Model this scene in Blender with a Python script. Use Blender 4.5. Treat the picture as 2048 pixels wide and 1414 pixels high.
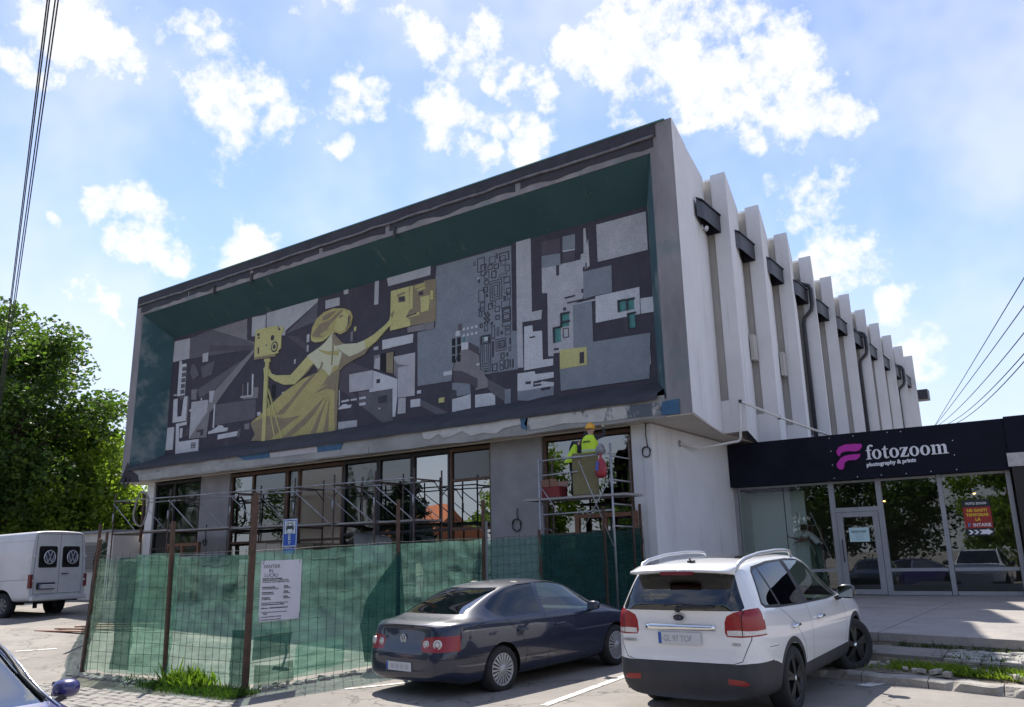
import bpy, bmesh, math, random
from mathutils import Vector, Matrix, noise
from mathutils.geometry import tessellate_polygon
from mathutils.bvhtree import BVHTree

for _o in list(bpy.data.objects):
    bpy.data.objects.remove(_o)
SC = bpy.context.scene
COL = SC.collection
PI = math.pi
RND = random.Random(7)

# ------------------------------------------------------------------ camera
cam_d = bpy.data.cameras.new('camera')
cam = bpy.data.objects.new('camera', cam_d)
COL.objects.link(cam)
cam_d.sensor_fit = 'HORIZONTAL'
cam_d.sensor_width = 36.0
cam_d.lens = 28.9073
cam_d.clip_start = 0.1
cam_d.clip_end = 3000
cam.matrix_world = Matrix(((0.817641,0.155278,0.554393,0),(0.575365,-0.186187,-0.796423,0),(-0.020446,0.970167,-0.241576,1.78),(0,0,0,1)))
SC.camera = cam

# ------------------------------------------------------------------ light
SUN_DIR = Vector((-0.505, 0.46, 1.0)).normalized()
sun_d = bpy.data.lights.new('sun', 'SUN')
sun_d.energy = 4.6
sun_d.angle = math.radians(0.53)
sun_d.color = (1.0, 0.95, 0.87)
sun = bpy.data.objects.new('sun', sun_d)
COL.objects.link(sun)
sun.rotation_euler = SUN_DIR.to_track_quat('Z', 'Y').to_euler()
sun.location = (-30, 40, 60)

SC.render.engine = 'CYCLES'
SC.view_settings.view_transform = 'Standard'
SC.view_settings.look = 'None'
SC.view_settings.gamma = 1.0
SC.view_settings.use_curve_mapping = False
SC.view_settings.exposure = 0.85
SC.cycles.max_bounces = 10
SC.cycles.diffuse_bounces = 4
SC.cycles.glossy_bounces = 4
SC.cycles.transmission_bounces = 6
SC.cycles.transparent_max_bounces = 24
SC.cycles.caustics_reflective = False
SC.cycles.caustics_refractive = False

# ------------------------------------------------------------------ sky with cumulus
world = bpy.data.worlds.new('World')
SC.world = world
world.use_nodes = True
def build_world():
    nt = world.node_tree
    for n in list(nt.nodes):
        nt.nodes.remove(n)
    N, L = nt.nodes.new, nt.links.new
    out = N('ShaderNodeOutputWorld')
    bg = N('ShaderNodeBackground')
    bg.inputs['Strength'].default_value = 0.1
    L(bg.outputs[0], out.inputs[0])
    sky = N('ShaderNodeTexSky')
    sky.sky_type = 'NISHITA'
    sky.sun_disc = False
    sky.sun_elevation = math.asin(SUN_DIR.z)
    sky.sun_rotation = math.atan2(SUN_DIR.x, SUN_DIR.y)
    sky.air_density = 1.0
    sky.dust_density = 0.15
    sky.ozone_density = 1.4
    tc = N('ShaderNodeTexCoord')
    nrm = N('ShaderNodeVectorMath'); nrm.operation = 'NORMALIZE'
    L(tc.outputs['Generated'], nrm.inputs[0])
    D = nrm.outputs[0]
    def noise_tex(scale, detail, rough):
        n = N('ShaderNodeTexNoise'); n.inputs['Scale'].default_value = scale
        n.inputs['Detail'].default_value = detail; n.inputs['Roughness'].default_value = rough
        L(D, n.inputs['Vector'])
        return n
    def vm(op, a, b):
        n = N('ShaderNodeVectorMath'); n.operation = op
        for i, x in enumerate((a, b)):
            if hasattr(x, 'links'): L(x, n.inputs[i])
            else: n.inputs[i].default_value = x
        return n.outputs['Value'] if op == 'DISTANCE' else n.outputs[0]
    def m(op, a, b=0.0, c=0.0, clamp=False):
        n = N('ShaderNodeMath'); n.operation = op; n.use_clamp = clamp
        for i, x in enumerate((a, b, c)):
            if hasattr(x, 'links'): L(x, n.inputs[i])
            else: n.inputs[i].default_value = x
        return n.outputs[0]
    w1 = noise_tex(8.0, 3.0, 0.6)
    w = vm('SUBTRACT', w1.outputs['Color'], (0.5, 0.5, 0.5))
    w = vm('MULTIPLY', w, (0.13, 0.13, 0.13))
    P = vm('ADD', D, w)
    field = None
    for (cx, cy, cz, r) in CLOUDS:
        d = vm('DISTANCE', P, (cx, cy, cz))
        f = m('MULTIPLY_ADD', d, -1.0 / r, 1.0)
        field = f if field is None else m('MAXIMUM', field, f)
    field = m('MAXIMUM', field, -0.6)
    n2 = noise_tex(15.0, 3.0, 0.6); n5 = noise_tex(52.0, 4.0, 0.68)
    f = m('MULTIPLY_ADD', n2.outputs['Fac'], 2.3, -1.15)
    f = m('ADD', f, m('MULTIPLY_ADD', n5.outputs['Fac'], 1.75, -0.95))
    f = m('ADD', m('MULTIPLY', field, 0.95), f)
    ramp = N('ShaderNodeMapRange'); ramp.interpolation_type = 'SMOOTHSTEP'
    L(f, ramp.inputs[0]); ramp.inputs[1].default_value = -0.25; ramp.inputs[2].default_value = 0.72
    # thin veil between the heaps
    n3 = noise_tex(3.5, 4.0, 0.62)
    veil = N('ShaderNodeMapRange'); veil.interpolation_type = 'SMOOTHSTEP'
    L(n3.outputs['Fac'], veil.inputs[0]); veil.inputs[1].default_value = 0.36; veil.inputs[2].default_value = 0.72
    veil.inputs[4].default_value = 0.46
    mask = m('MAXIMUM', ramp.outputs[0], veil.outputs[0])
    # cloud tone: bright rims, faintly grey hearts
    core = N('ShaderNodeMapRange'); core.interpolation_type = 'SMOOTHSTEP'
    L(m('ADD', field, m('MULTIPLY_ADD', n2.outputs['Fac'], 1.8, -0.95)), core.inputs[0])
    core.inputs[1].default_value = 0.34; core.inputs[2].default_value = 0.75
    ccol = N('ShaderNodeMix'); ccol.data_type = 'RGBA'
    L(core.outputs[0], ccol.inputs['Factor'])
    ccol.inputs['A'].default_value = (CLW, CLW, CLW * 1.01, 1); ccol.inputs['B'].default_value = (CLW * .9, CLW * .92, CLW * .95, 1)
    # clear blue overhead, pale haze low down
    sep = N('ShaderNodeSeparateXYZ'); L(D, sep.inputs[0])
    hz = N('ShaderNodeMapRange'); hz.interpolation_type = 'SMOOTHSTEP'
    L(sep.outputs['Z'], hz.inputs[0]); hz.inputs[1].default_value = -0.02; hz.inputs[2].default_value = 0.42; hz.inputs[3].default_value = 0.9; hz.inputs[4].default_value = 0.0
    tint = N('ShaderNodeMix'); tint.data_type = 'RGBA'; tint.blend_type = 'MULTIPLY'
    tint.inputs['Factor'].default_value = 1.0
    L(sky.outputs[0], tint.inputs['A']); tint.inputs['B'].default_value = SKYTINT
    hm = N('ShaderNodeMix'); hm.data_type = 'RGBA'
    L(hz.outputs[0], hm.inputs['Factor']); L(tint.outputs['Result'], hm.inputs['A']); hm.inputs['B'].default_value = HAZECOL
    mx = N('ShaderNodeMix'); mx.data_type = 'RGBA'
    L(mask, mx.inputs['Factor']); L(hm.outputs['Result'], mx.inputs['A']); L(ccol.outputs['Result'], mx.inputs['B'])
    L(mx.outputs['Result'], bg.inputs['Color'])
    world.cycles.sampling_method = 'MANUAL'; world.cycles.sample_map_resolution = 256
CLW = 6.2
HAZECOL = (4.3, 4.75, 5.5, 1)
SKYTINT = (1.08, 1.04, 1.17, 1)
CLOUDS = [(-0.786,0.330,0.523,0.039),(-0.769,0.353,0.533,0.049),(-0.761,0.372,0.531,0.033),(-0.764,0.391,0.513,0.027),(-0.809,0.325,0.490,0.026),(-0.818,0.309,0.485,0.022),(-0.714,0.431,0.551,0.031),(-0.707,0.458,0.539,0.031),(-0.736,0.470,0.488,0.035),(-0.715,0.500,0.489,0.053),(-0.687,0.516,0.511,0.036),(-0.686,0.538,0.490,0.036),(-0.723,0.507,0.470,0.029),(-0.807,0.453,0.378,0.035),(-0.823,0.435,0.367,0.024),(-0.798,0.464,0.385,0.025),(-0.851,0.392,0.350,0.015),(-0.808,0.488,0.330,0.029),(-0.818,0.476,0.323,0.026),(-0.746,0.566,0.351,0.033),(-0.755,0.561,0.340,0.029),(-0.626,0.587,0.514,0.026),(-0.640,0.585,0.499,0.026),(-0.614,0.606,0.506,0.026),(-0.535,0.619,0.575,0.033),(-0.485,0.647,0.589,0.036),(-0.508,0.649,0.567,0.036),(-0.484,0.674,0.558,0.033),(-0.470,0.693,0.547,0.029),(-0.556,0.662,0.502,0.037),(-0.531,0.678,0.507,0.045),(-0.507,0.704,0.498,0.037),(-0.475,0.729,0.492,0.026),(-0.555,0.679,0.480,0.027),(-0.528,0.712,0.463,0.026),(-0.493,0.734,0.467,0.034),(-0.652,0.602,0.460,0.018),(-0.385,0.721,0.576,0.051),(-0.363,0.758,0.542,0.058),(-0.327,0.754,0.570,0.086),(-0.283,0.786,0.550,0.071),(-0.267,0.812,0.520,0.064),(-0.214,0.824,0.524,0.056),(-0.227,0.792,0.567,0.042),(-0.179,0.834,0.522,0.028),(-0.203,0.859,0.470,0.050),(-0.179,0.867,0.465,0.039),(-0.156,0.877,0.455,0.024),(-0.200,0.876,0.439,0.028),(-0.266,0.854,0.446,0.025),(-0.304,0.823,0.479,0.022),(-0.442,0.723,0.532,0.025),(-0.201,0.899,0.388,0.039),(-0.169,0.904,0.393,0.032),(-0.227,0.903,0.366,0.033),(-0.243,0.891,0.384,0.026),(-0.185,0.931,0.316,0.036),(-0.162,0.931,0.328,0.025),(-0.202,0.931,0.302,0.025),(-0.121,0.953,0.279,0.012),(-0.159,0.953,0.258,0.024),(-0.133,0.969,0.206,0.021),(-0.115,0.973,0.198,0.017),(-0.855,0.433,0.285,0.017),(-0.847,0.459,0.267,0.028),(-0.329,0.704,0.629,0.084),(-0.567,0.525,0.634,0.069),(-0.700,0.377,0.607,0.058),(0.780,0.600,0.177,0.096),(0.800,0.554,0.231,0.086),(0.414,0.850,0.326,0.078),(0.349,0.861,0.371,0.073),(0.503,-0.517,0.693,0.095),(0.366,-0.582,0.726,0.132),(-0.441,-0.196,0.876,0.080),(-0.557,-0.213,0.803,0.077),(0.607,0.142,0.782,0.061),(0.581,0.206,0.788,0.063),(-0.725,-0.650,0.228,0.092),(-0.613,-0.737,0.284,0.069),(-0.526,-0.417,0.741,0.082),(-0.560,-0.367,0.743,0.084),(0.534,0.026,0.845,0.083),(0.480,0.067,0.875,0.068),(0.612,0.636,0.470,0.071),(0.589,0.692,0.417,0.076),(0.976,-0.092,0.197,0.093),(0.979,-0.101,0.176,0.086),(0.985,-0.038,0.170,0.069),(0.946,-0.010,0.323,0.055),(0.296,-0.441,0.847,0.079),(0.301,-0.441,0.846,0.072),(-0.535,-0.111,0.837,0.129),(-0.488,-0.201,0.849,0.102)]
build_world()

# ================================================================== helpers
MATS = {}
def mat(name, col, rough=0.8, metal=0.0, var=0.0, vscale=3.0, bump=0.0, bscale=60.0, spec=0.5, coat=0.0, col2=None, detail=5.0, stretch=None):
    """Principled surface whose colour drifts with noise between col and col2."""
    if name in MATS: return MATS[name]
    m = bpy.data.materials.new(name); m.use_nodes = True
    nt = m.node_tree; b = nt.nodes['Principled BSDF']
    b.inputs['Roughness'].default_value = rough; b.inputs['Metallic'].default_value = metal
    b.inputs['Specular IOR Level'].default_value = spec; b.inputs['Coat Weight'].default_value = coat
    b.inputs['Coat Roughness'].default_value = 0.03
    b.inputs['Base Color'].default_value = (*col, 1)
    MATS[name] = m
    if var or col2 or bump:
        tc = nt.nodes.new('ShaderNodeTexCoord')
        src = tc.outputs['Object']
        if stretch:
            mp = nt.nodes.new('ShaderNodeMapping'); mp.inputs['Scale'].default_value = stretch
            nt.links.new(src, mp.inputs[0]); src = mp.outputs[0]
    if var or col2:
        n = nt.nodes.new('ShaderNodeTexNoise'); n.inputs['Scale'].default_value = vscale
        n.inputs['Detail'].default_value = detail; n.inputs['Roughness'].default_value = 0.62
        nt.links.new(src, n.inputs['Vector'])
        r = nt.nodes.new('ShaderNodeMapRange'); r.inputs[1].default_value = 0.33; r.inputs[2].default_value = 0.67
        nt.links.new(n.outputs['Fac'], r.inputs[0])
        mx = nt.nodes.new('ShaderNodeMix'); mx.data_type = 'RGBA'
        nt.links.new(r.outputs[0], mx.inputs['Factor'])
        c2 = col2 or tuple(min(1, c * (1 + var)) for c in col)
        c1 = col if col2 else tuple(c * (1 - var) for c in col)
        mx.inputs['A'].default_value = (*c1, 1); mx.inputs['B'].default_value = (*c2, 1)
        nt.links.new(mx.outputs['Result'], b.inputs['Base Color'])
    if bump:
        n = nt.nodes.new('ShaderNodeTexNoise'); n.inputs['Scale'].default_value = bscale
        n.inputs['Detail'].default_value = 4
        nt.links.new(src, n.inputs['Vector'])
        bp = nt.nodes.new('ShaderNodeBump'); bp.inputs['Strength'].default_value = bump; bp.inputs['Distance'].default_value = 0.02
        nt.links.new(n.outputs['Fac'], bp.inputs['Height']); nt.links.new(bp.outputs[0], b.inputs['Normal'])
    return m

def patch(m, col, scale, lo, hi, seed=0.0, stretch=(1, 1, 1), detail=6.0, fac=1.0):
    """Lay stains / peeled patches of another colour over an existing material."""
    nt = m.node_tree; b = nt.nodes['Principled BSDF']
    tc = nt.nodes.new('ShaderNodeTexCoord'); mp = nt.nodes.new('ShaderNodeMapping')
    mp.inputs['Scale'].default_value = stretch; mp.inputs['Location'].default_value = (seed, seed * 0.7, seed * 1.3)
    n = nt.nodes.new('ShaderNodeTexNoise'); n.inputs['Scale'].default_value = scale; n.inputs['Detail'].default_value = detail
    n.inputs['Roughness'].default_value = 0.65
    r = nt.nodes.new('ShaderNodeMapRange'); r.interpolation_type = 'SMOOTHSTEP'
    r.inputs[1].default_value = lo; r.inputs[2].default_value = hi; r.inputs[4].default_value = fac
    mx = nt.nodes.new('ShaderNodeMix'); mx.data_type = 'RGBA'; mx.inputs['B'].default_value = (*col, 1)
    nt.links.new(tc.outputs['Object'], mp.inputs[0]); nt.links.new(mp.outputs[0], n.inputs['Vector'])
    nt.links.new(n.outputs['Fac'], r.inputs[0]); nt.links.new(r.outputs[0], mx.inputs['Factor'])
    s = b.inputs['Base Color']
    if s.links: nt.links.new(s.links[0].from_socket, mx.inputs['A'])
    else: mx.inputs['A'].default_value = s.default_value
    nt.links.new(mx.outputs['Result'], s)
    return m

def glass(name, tint=(0.5, 0.55, 0.55), refl=0.22, trans=0.75, rough=0.0, wav=0.0, through=True):
    """Window pane: mirror coat over a see-through (or dark) body."""
    if name in MATS: return MATS[name]
    m = bpy.data.materials.new(name); m.use_nodes = True
    nt = m.node_tree
    for n in list(nt.nodes): nt.nodes.remove(n)
    N, L = nt.nodes.new, nt.links.new
    o = N('ShaderNodeOutputMaterial'); mx = N('ShaderNodeMixShader'); gl = N('ShaderNodeBsdfGlossy')
    gl.inputs['Roughness'].default_value = rough; gl.inputs['Color'].default_value = (0.92, 0.95, 0.97, 1)
    if through:
        tr = N('ShaderNodeBsdfTransparent'); tr.inputs['Color'].default_value = (*[t * trans for t in tint], 1)
    else:
        tr = N('ShaderNodeBsdfDiffuse'); tr.inputs['Color'].default_value = (*tint, 1)
    fr = N('ShaderNodeFresnel'); fr.inputs['IOR'].default_value = 1.5
    ad = N('ShaderNodeMath'); ad.operation = 'ADD'; ad.inputs[1].default_value = refl; ad.use_clamp = True
    L(fr.outputs[0], ad.inputs[0]); L(ad.outputs[0], mx.inputs['Fac'])
    L(tr.outputs[0], mx.inputs[1]); L(gl.outputs[0], mx.inputs[2]); L(mx.outputs[0], o.inputs[0])
    if wav:
        tc = N('ShaderNodeTexCoord'); n = N('ShaderNodeTexNoise'); n.inputs['Scale'].default_value = 1.1; n.inputs['Detail'].default_value = 1.5
        L(tc.outputs['Object'], n.inputs['Vector'])
        bp = N('ShaderNodeBump'); bp.inputs['Strength'].default_value = wav; bp.inputs['Distance'].default_value = 0.05
        L(n.outputs['Fac'], bp.inputs['Height']); L(bp.outputs[0], gl.inputs['Normal'])
    MATS[name] = m
    return m

def tag(o, label=None, cat=None, group=None, kind=None):
    if label: o['label'] = label
    if cat: o['category'] = cat
    if group: o['group'] = group
    if kind: o['kind'] = kind
    return o

def thing(name, label, cat, loc=(0, 0, 0), group=None, kind=None):
    o = bpy.data.objects.new(name, None); COL.objects.link(o)
    o.location = loc; o.empty_display_size = 0.3
    o['org'] = tuple(loc)
    return tag(o, label, cat, group, kind)

def place(o, loc, rz=0.0, pitch=0.0):
    o.location = loc
    o.rotation_euler = (0, -pitch, rz)

class MB:
    """Collects shapes, then links them as ONE mesh object."""
    def __init__(s): s.v = []; s.f = []; s.mi = []; s.cur = 0; s.sm = []; s.smooth = False
    def face(s, idx): s.f.append(tuple(idx)); s.mi.append(s.cur); s.sm.append(s.smooth)
    def add(s, verts, faces):
        b = len(s.v); s.v.extend([tuple(v) for v in verts])
        for f in faces: s.face([i + b for i in f])
        return s
    def box(s, a, b, rz=0.0, at=None):
        x0, y0, z0 = a; x1, y1, z1 = b
        vs = [(x0, y0, z0), (x1, y0, z0), (x1, y1, z0), (x0, y1, z0), (x0, y0, z1), (x1, y0, z1), (x1, y1, z1), (x0, y1, z1)]
        if rz:
            c, sn = math.cos(rz), math.sin(rz); cx, cy = at or ((x0 + x1) / 2, (y0 + y1) / 2)
            vs = [(cx + (x - cx) * c - (y - cy) * sn, cy + (x - cx) * sn + (y - cy) * c, z) for x, y, z in vs]
        return s.add(vs, [(0, 3, 2, 1), (4, 5, 6, 7), (0, 1, 5, 4), (1, 2, 6, 5), (2, 3, 7, 6), (3, 0, 4, 7)])
    def quad(s, a, b, c, d): return s.add([a, b, c, d], [(0, 1, 2, 3)])
    def beam(s, p, q, w, h, up=(0, 0, 1)):
        p, q = Vector(p), Vector(q); d = (q - p).normalized(); u = Vector(up)
        if abs(d.dot(u)) > 0.98: u = Vector((1, 0, 0))
        r = d.cross(u).normalized() * (w / 2); t = r.cross(d).normalized() * (h / 2)
        vs = [p - r - t, p + r - t, p + r + t, p - r + t, q - r - t, q + r - t, q + r + t, q - r + t]
        return s.add(vs, [(0, 1, 2, 3), (7, 6, 5, 4), (0, 4, 5, 1), (1, 5, 6, 2), (2, 6, 7, 3), (3, 7, 4, 0)])
    def tube(s, pts, r, n=6, cap=True):
        pts = [Vector(p) for p in pts]; rings = []; pu = None
        sm = s.smooth; s.smooth = True
        for i, p in enumerate(pts):
            d = (pts[min(i + 1, len(pts) - 1)] - pts[max(i - 1, 0)]).normalized()
            u = pu if pu is not None else (Vector((0, 0, 1)) if abs(d.z) < 0.95 else Vector((1, 0, 0)))
            u = (u - d * u.dot(d)).normalized(); w = d.cross(u); pu = u
            rr = r[i] if isinstance(r, (list, tuple)) else r
            b = len(s.v)
            for k in range(n):
                a = 2 * PI * k / n
                s.v.append(tuple(p + (u * math.cos(a) + w * math.sin(a)) * rr))
            rings.append(b)
        for a, b in zip(rings, rings[1:]):
            for k in range(n): s.face((a + k, a + (k + 1) % n, b + (k + 1) % n, b + k))
        s.smooth = sm
        if cap:
            s.face(tuple(rings[0] + k for k in reversed(range(n)))); s.face(tuple(rings[-1] + k for k in range(n)))
        return s
    def prism(s, poly, P0, U, V, depth):
        """2-D outline in the plane P0 + u U + v V, pulled by the vector depth."""
        P0, U, V, W = Vector(P0), Vector(U), Vector(V), Vector(depth)
        A = [P0 + U * u + V * v for u, v in poly]; n = len(A)
        b = len(s.v); s.v.extend([tuple(a + W) for a in A]); s.v.extend([tuple(a) for a in A])
        tr = tessellate_polygon([[Vector((u, v, 0)) for u, v in poly]])
        ar = sum(poly[i][0] * poly[(i + 1) % n][1] - poly[(i + 1) % n][0] * poly[i][1] for i in range(n))
        fl = (U.cross(V).dot(W) > 0)
        for t in tr:
            a = [poly[i] for i in t]
            o = (a[1][0] - a[0][0]) * (a[2][1] - a[0][1]) - (a[2][0] - a[0][0]) * (a[1][1] - a[0][1])
            t = t if (o > 0) == fl else t[::-1]
            s.face([b + i for i in t])
        for i in range(n):
            j = (i + 1) % n
            q = (b + i, b + n + i, b + n + j, b + j)
            s.face(q if (ar > 0) == fl else q[::-1])
        return s
    def lathe(s, prof, c, ax, n=24, up=(0, 0, 1)):
        """prof: (radius, height along ax)."""
        c, ax = Vector(c), Vector(ax).normalized(); u = Vector(up)
        if abs(u.dot(ax)) > 0.9: u = Vector((1, 0, 0))
        u = (u - ax * u.dot(ax)).normalized(); w = ax.cross(u); b = len(s.v)
        for r, h in prof:
            for k in range(n):
                a = 2 * PI * k / n
                s.v.append(tuple(c + ax * h + (u * math.cos(a) + w * math.sin(a)) * r))
        sm = s.smooth; s.smooth = True
        for i in range(len(prof) - 1):
            for k in range(n):
                s.face((b + i * n + k, b + i * n + (k + 1) % n, b + (i + 1) * n + (k + 1) % n, b + (i + 1) * n + k))
        s.smooth = sm
        return s
    def build(s, name, mats, parent=None, bevel=0.0, label=None):
        me = bpy.data.meshes.new(name)
        org = Vector(parent['org']) if parent and 'org' in parent.keys() else Vector((0, 0, 0))
        me.from_pydata([tuple(Vector(v) - org) for v in s.v] if org.length else s.v, [], s.f)
        mats = mats if isinstance(mats, (list, tuple)) else [mats]
        for m in mats: me.materials.append(m)
        if len(mats) > 1: me.polygons.foreach_set('material_index', s.mi)
        me.polygons.foreach_set('use_smooth', s.sm)
        me.update()
        return link(name, me, parent, label, bevel)

def link(name, me, parent=None, label=None, bevel=0.0):
    o = bpy.data.objects.new(name, me); COL.objects.link(o)
    if parent:
        o.parent = parent
        if 'org' in parent.keys(): o['org'] = tuple(parent['org'])
    if label: o['label'] = label
    if bevel:
        md = o.modifiers.new('bevel', 'BEVEL'); md.width = bevel; md.segments = 2; md.limit_method = 'ANGLE'; md.angle_limit = 0.6
    return o

def child_list(o): return [c for c in bpy.data.objects if c.parent == o]
def copy_tree(o, parent=None, kids=None):
    kids = kids or {}
    if not kids:
        for c in bpy.data.objects:
            if c.parent: kids.setdefault(c.parent.name, []).append(c)
    c = o.copy(); COL.objects.link(c)
    if parent: c.parent = parent
    for ch in kids.get(o.name, []): copy_tree(ch, c, kids)
    return c

def text_mesh(body, size, extrude=0.002, align='LEFT', bold=0.0, spacing=1.0, sx=1.0):
    cu = bpy.data.curves.new('lettering', 'FONT'); cu.body = body; cu.size = size; cu.extrude = extrude
    cu.align_x = align; cu.offset = bold; cu.space_character = spacing; cu.resolution_u = 3
    o = bpy.data.objects.new('lettering', cu); COL.objects.link(o); o.scale.x = sx
    dg = bpy.context.evaluated_depsgraph_get()
    me = bpy.data.meshes.new_from_object(o.evaluated_get(dg))
    bpy.data.objects.remove(o)
    if sx != 1.0: me.transform(Matrix.Diagonal((sx, 1, 1, 1)))
    return me
def text(name, body, size, P, U, V, m, parent=None, **kw):
    """Lettering standing in the plane U,V at P."""
    me = text_mesh(body, size, **kw)
    U, V = Vector(U).normalized(), Vector(V).normalized(); W = U.cross(V)
    org = Vector(parent['org']) if parent and 'org' in parent.keys() else Vector((0, 0, 0))
    P = Vector(P) - org
    me.transform(Matrix(((U.x, V.x, W.x, P.x), (U.y, V.y, W.y, P.y), (U.z, V.z, W.z, P.z), (0, 0, 0, 1))))
    me.materials.clear(); me.materials.append(m)
    return link(name, me, parent)

def ground_z(x, y):
    """Street level: rises gently to the building and to the left."""
    z = 0.02 * (y - 9.0)
    if x < -12: z += 0.03 * (-12 - x)
    z = max(z, -0.25)
    return min(z, 0.55 + 0.004 * max(0, y - 14))

# ================================================================== ground, plaza, kerb
M_ASPH = mat('asphalt', (0.225, 0.205, 0.185), 0.92, var=0.14, vscale=0.7, bump=0.5, bscale=90)
patch(M_ASPH, (0.30, 0.275, 0.245), 0.35, 0.5, 0.62, 3.0, fac=0.7)
patch(M_ASPH, (0.12, 0.112, 0.105), 1.6, 0.6, 0.72, 8.0, fac=0.7)
def crack(m, scale, col, width, fac):
    nt = m.node_tree; b = nt.nodes['Principled BSDF']
    tc = nt.nodes.new('ShaderNodeTexCoord'); v = nt.nodes.new('ShaderNodeTexVoronoi'); v.feature = 'DISTANCE_TO_EDGE'
    n = nt.nodes.new('ShaderNodeTexNoise'); n.inputs['Scale'].default_value = 2.5; n.inputs['Detail'].default_value = 6
    ad = nt.nodes.new('ShaderNodeVectorMath'); ad.operation = 'ADD'
    v.inputs['Scale'].default_value = scale
    nt.links.new(tc.outputs['Object'], n.inputs['Vector'])
    nt.links.new(tc.outputs['Object'], ad.inputs[0]); nt.links.new(n.outputs['Color'], ad.inputs[1]); nt.links.new(ad.outputs[0], v.inputs['Vector'])
    r = nt.nodes.new('ShaderNodeMapRange'); r.inputs[1].default_value = 0.0; r.inputs[2].default_value = width; r.inputs[3].default_value = fac; r.inputs[4].default_value = 0
    nt.links.new(v.outputs['Distance'], r.inputs[0])
    mx = nt.nodes.new('ShaderNodeMix'); mx.data_type = 'RGBA'; mx.inputs['B'].default_value = (*col, 1)
    nt.links.new(r.outputs[0], mx.inputs['Factor']); nt.links.new(b.inputs['Base Color'].links[0].from_socket, mx.inputs['A'])
    nt.links.new(mx.outputs['Result'], b.inputs['Base Color'])
patch(M_ASPH, (0.075, 0.07, 0.066), 0.9, 0.66, 0.74, 17.0, fac=0.55)
patch(M_ASPH, (0.33, 0.30, 0.26), 5.0, 0.6, 0.7, 21.0, fac=0.5)
crack(M_ASPH, 0.45, (0.06, 0.055, 0.05), 0.012, 0.8)
crack(M_ASPH, 1.3, (0.1, 0.092, 0.085), 0.008, 0.5)

def make_ground():
    xs = [-1500, -500, -200, -120, -80] + [-60 + 1.0 * i for i in range(81)] + [40, 80, 200, 500, 1500]
    ys = [-1500, -500, -200, -100, -50] + [-30 + 1.0 * i for i in range(76)] + [60, 90, 150, 300, 700, 1500]
    v = []; f = []
    for y in ys:
        for x in xs:
            z = ground_z(x, y)
            if -30 < x < 12 and -5 < y < 30: z += 0.012 * noise.noise(Vector((x * 0.4, y * 0.4, 0)))
            v.append((x, y, z))
    n = len(xs)
    for j in range(len(ys) - 1):
        for i in range(n - 1):
            f.append((j * n + i, j * n + i + 1, (j + 1) * n + i + 1, (j + 1) * n + i))
    me = bpy.data.meshes.new('ground'); me.from_pydata(v, [], f); me.materials.append(M_ASPH)
    me.polygons.foreach_set('use_smooth', [True] * len(f)); me.update()
    return tag(link('ground', me), 'grey asphalt street and yard ground, dusty and cracked', kind='structure')
make_ground()

def K(x): return 12.36 - 0.25 * (x + 2.2)          # kerb line
M_PLAZA = mat('plaza_concrete', (0.285, 0.258, 0.24), 0.9, var=0.15, vscale=1.3, bump=0.6, bscale=70)
patch(M_PLAZA, (0.20, 0.182, 0.172), 0.8, 0.52, 0.68, 2.0, fac=0.8)
patch(M_PLAZA, (0.34, 0.305, 0.265), 20.0, 0.5, 0.6, 5.0, fac=0.7)
M_CONC = mat('old_concrete', (0.34, 0.315, 0.28), 0.93, var=0.2, vscale=4, bump=0.8, bscale=30)
M_STONE = mat('cobble_stone', (0.36, 0.34, 0.31), 0.85, var=0.22, vscale=6, bump=0.6, bscale=40)
M_DIRT = mat('dirt', (0.20, 0.165, 0.125), 0.97, var=0.3, vscale=5, bump=1.0, bscale=25)
M_PAINT = mat('road_paint', (0.62, 0.60, 0.56), 0.8, var=0.1, vscale=8)
patch(M_PAINT, (0.25, 0.235, 0.215), 7.0, 0.52, 0.6, 1.0, fac=0.85)

def clip_poly(poly, nx, ny, d):
    out = []
    for i in range(len(poly)):
        a, b = poly[i], poly[(i + 1) % len(poly)]
        da, db = a[0] * nx + a[1] * ny - d, b[0] * nx + b[1] * ny - d
        if da >= 0: out.append(a)
        if (da >= 0) != (db >= 0):
            t = da / (da - db); out.append((a[0] + (b[0] - a[0]) * t, a[1] + (b[1] - a[1]) * t))
    return out
def plaza_z(y): return 0.64 - (24.05 - y) * 0.007
def make_plaza():
    mb = MB()
    # bed under the slabs
    pts = [(-8.75, K(-8.75) + 1.43), (14, K(14) + 1.43), (14, 23.98), (-8.75, 23.98)]
    mb.prism(pts, (0, 0, 0.3), (1, 0, 0), (0, 1, 0), (0, 0, 0.24))
    root = tag(mb.build('plaza', M_CONC), 'raised concrete plaza in front of the photo shop', kind='structure')
    x0 = -8.75
    for i in range(8):
        for j in range(5):
            xa, xb = x0 + i * 2.85 + 0.008, x0 + (i + 1) * 2.85 - 0.008
            ya, yb = 12.2 + j * 2.36 + 0.008, 12.2 + (j + 1) * 2.36 - 0.008
            if j == 0: ya = 8.0
            p = [(xa, ya), (xb, ya), (xb, yb), (xa, yb)]
            # keep what lies behind the plaza edge
            L = math.hypot(0.25, 1)
            p = clip_poly(p, 0.25 / L, 1 / L, (12.36 - 0.25 * 2.2 + 1.4) / L)
            if len(p) < 3: continue
            s = MB(); n = len(p)
            dz = RND.uniform(-0.004, 0.004)
            top = [(x, y, plaza_z(y) + dz) for x, y in p]; bot = [(x, y, plaza_z(y) - 0.12) for x, y in p]
            s.add(top + bot, [tuple(range(n))] + [(k, n + k, n + (k + 1) % n, (k + 1) % n) for k in range(n)])
            s.build('slab', M_PLAZA, root)
make_plaza()

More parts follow.
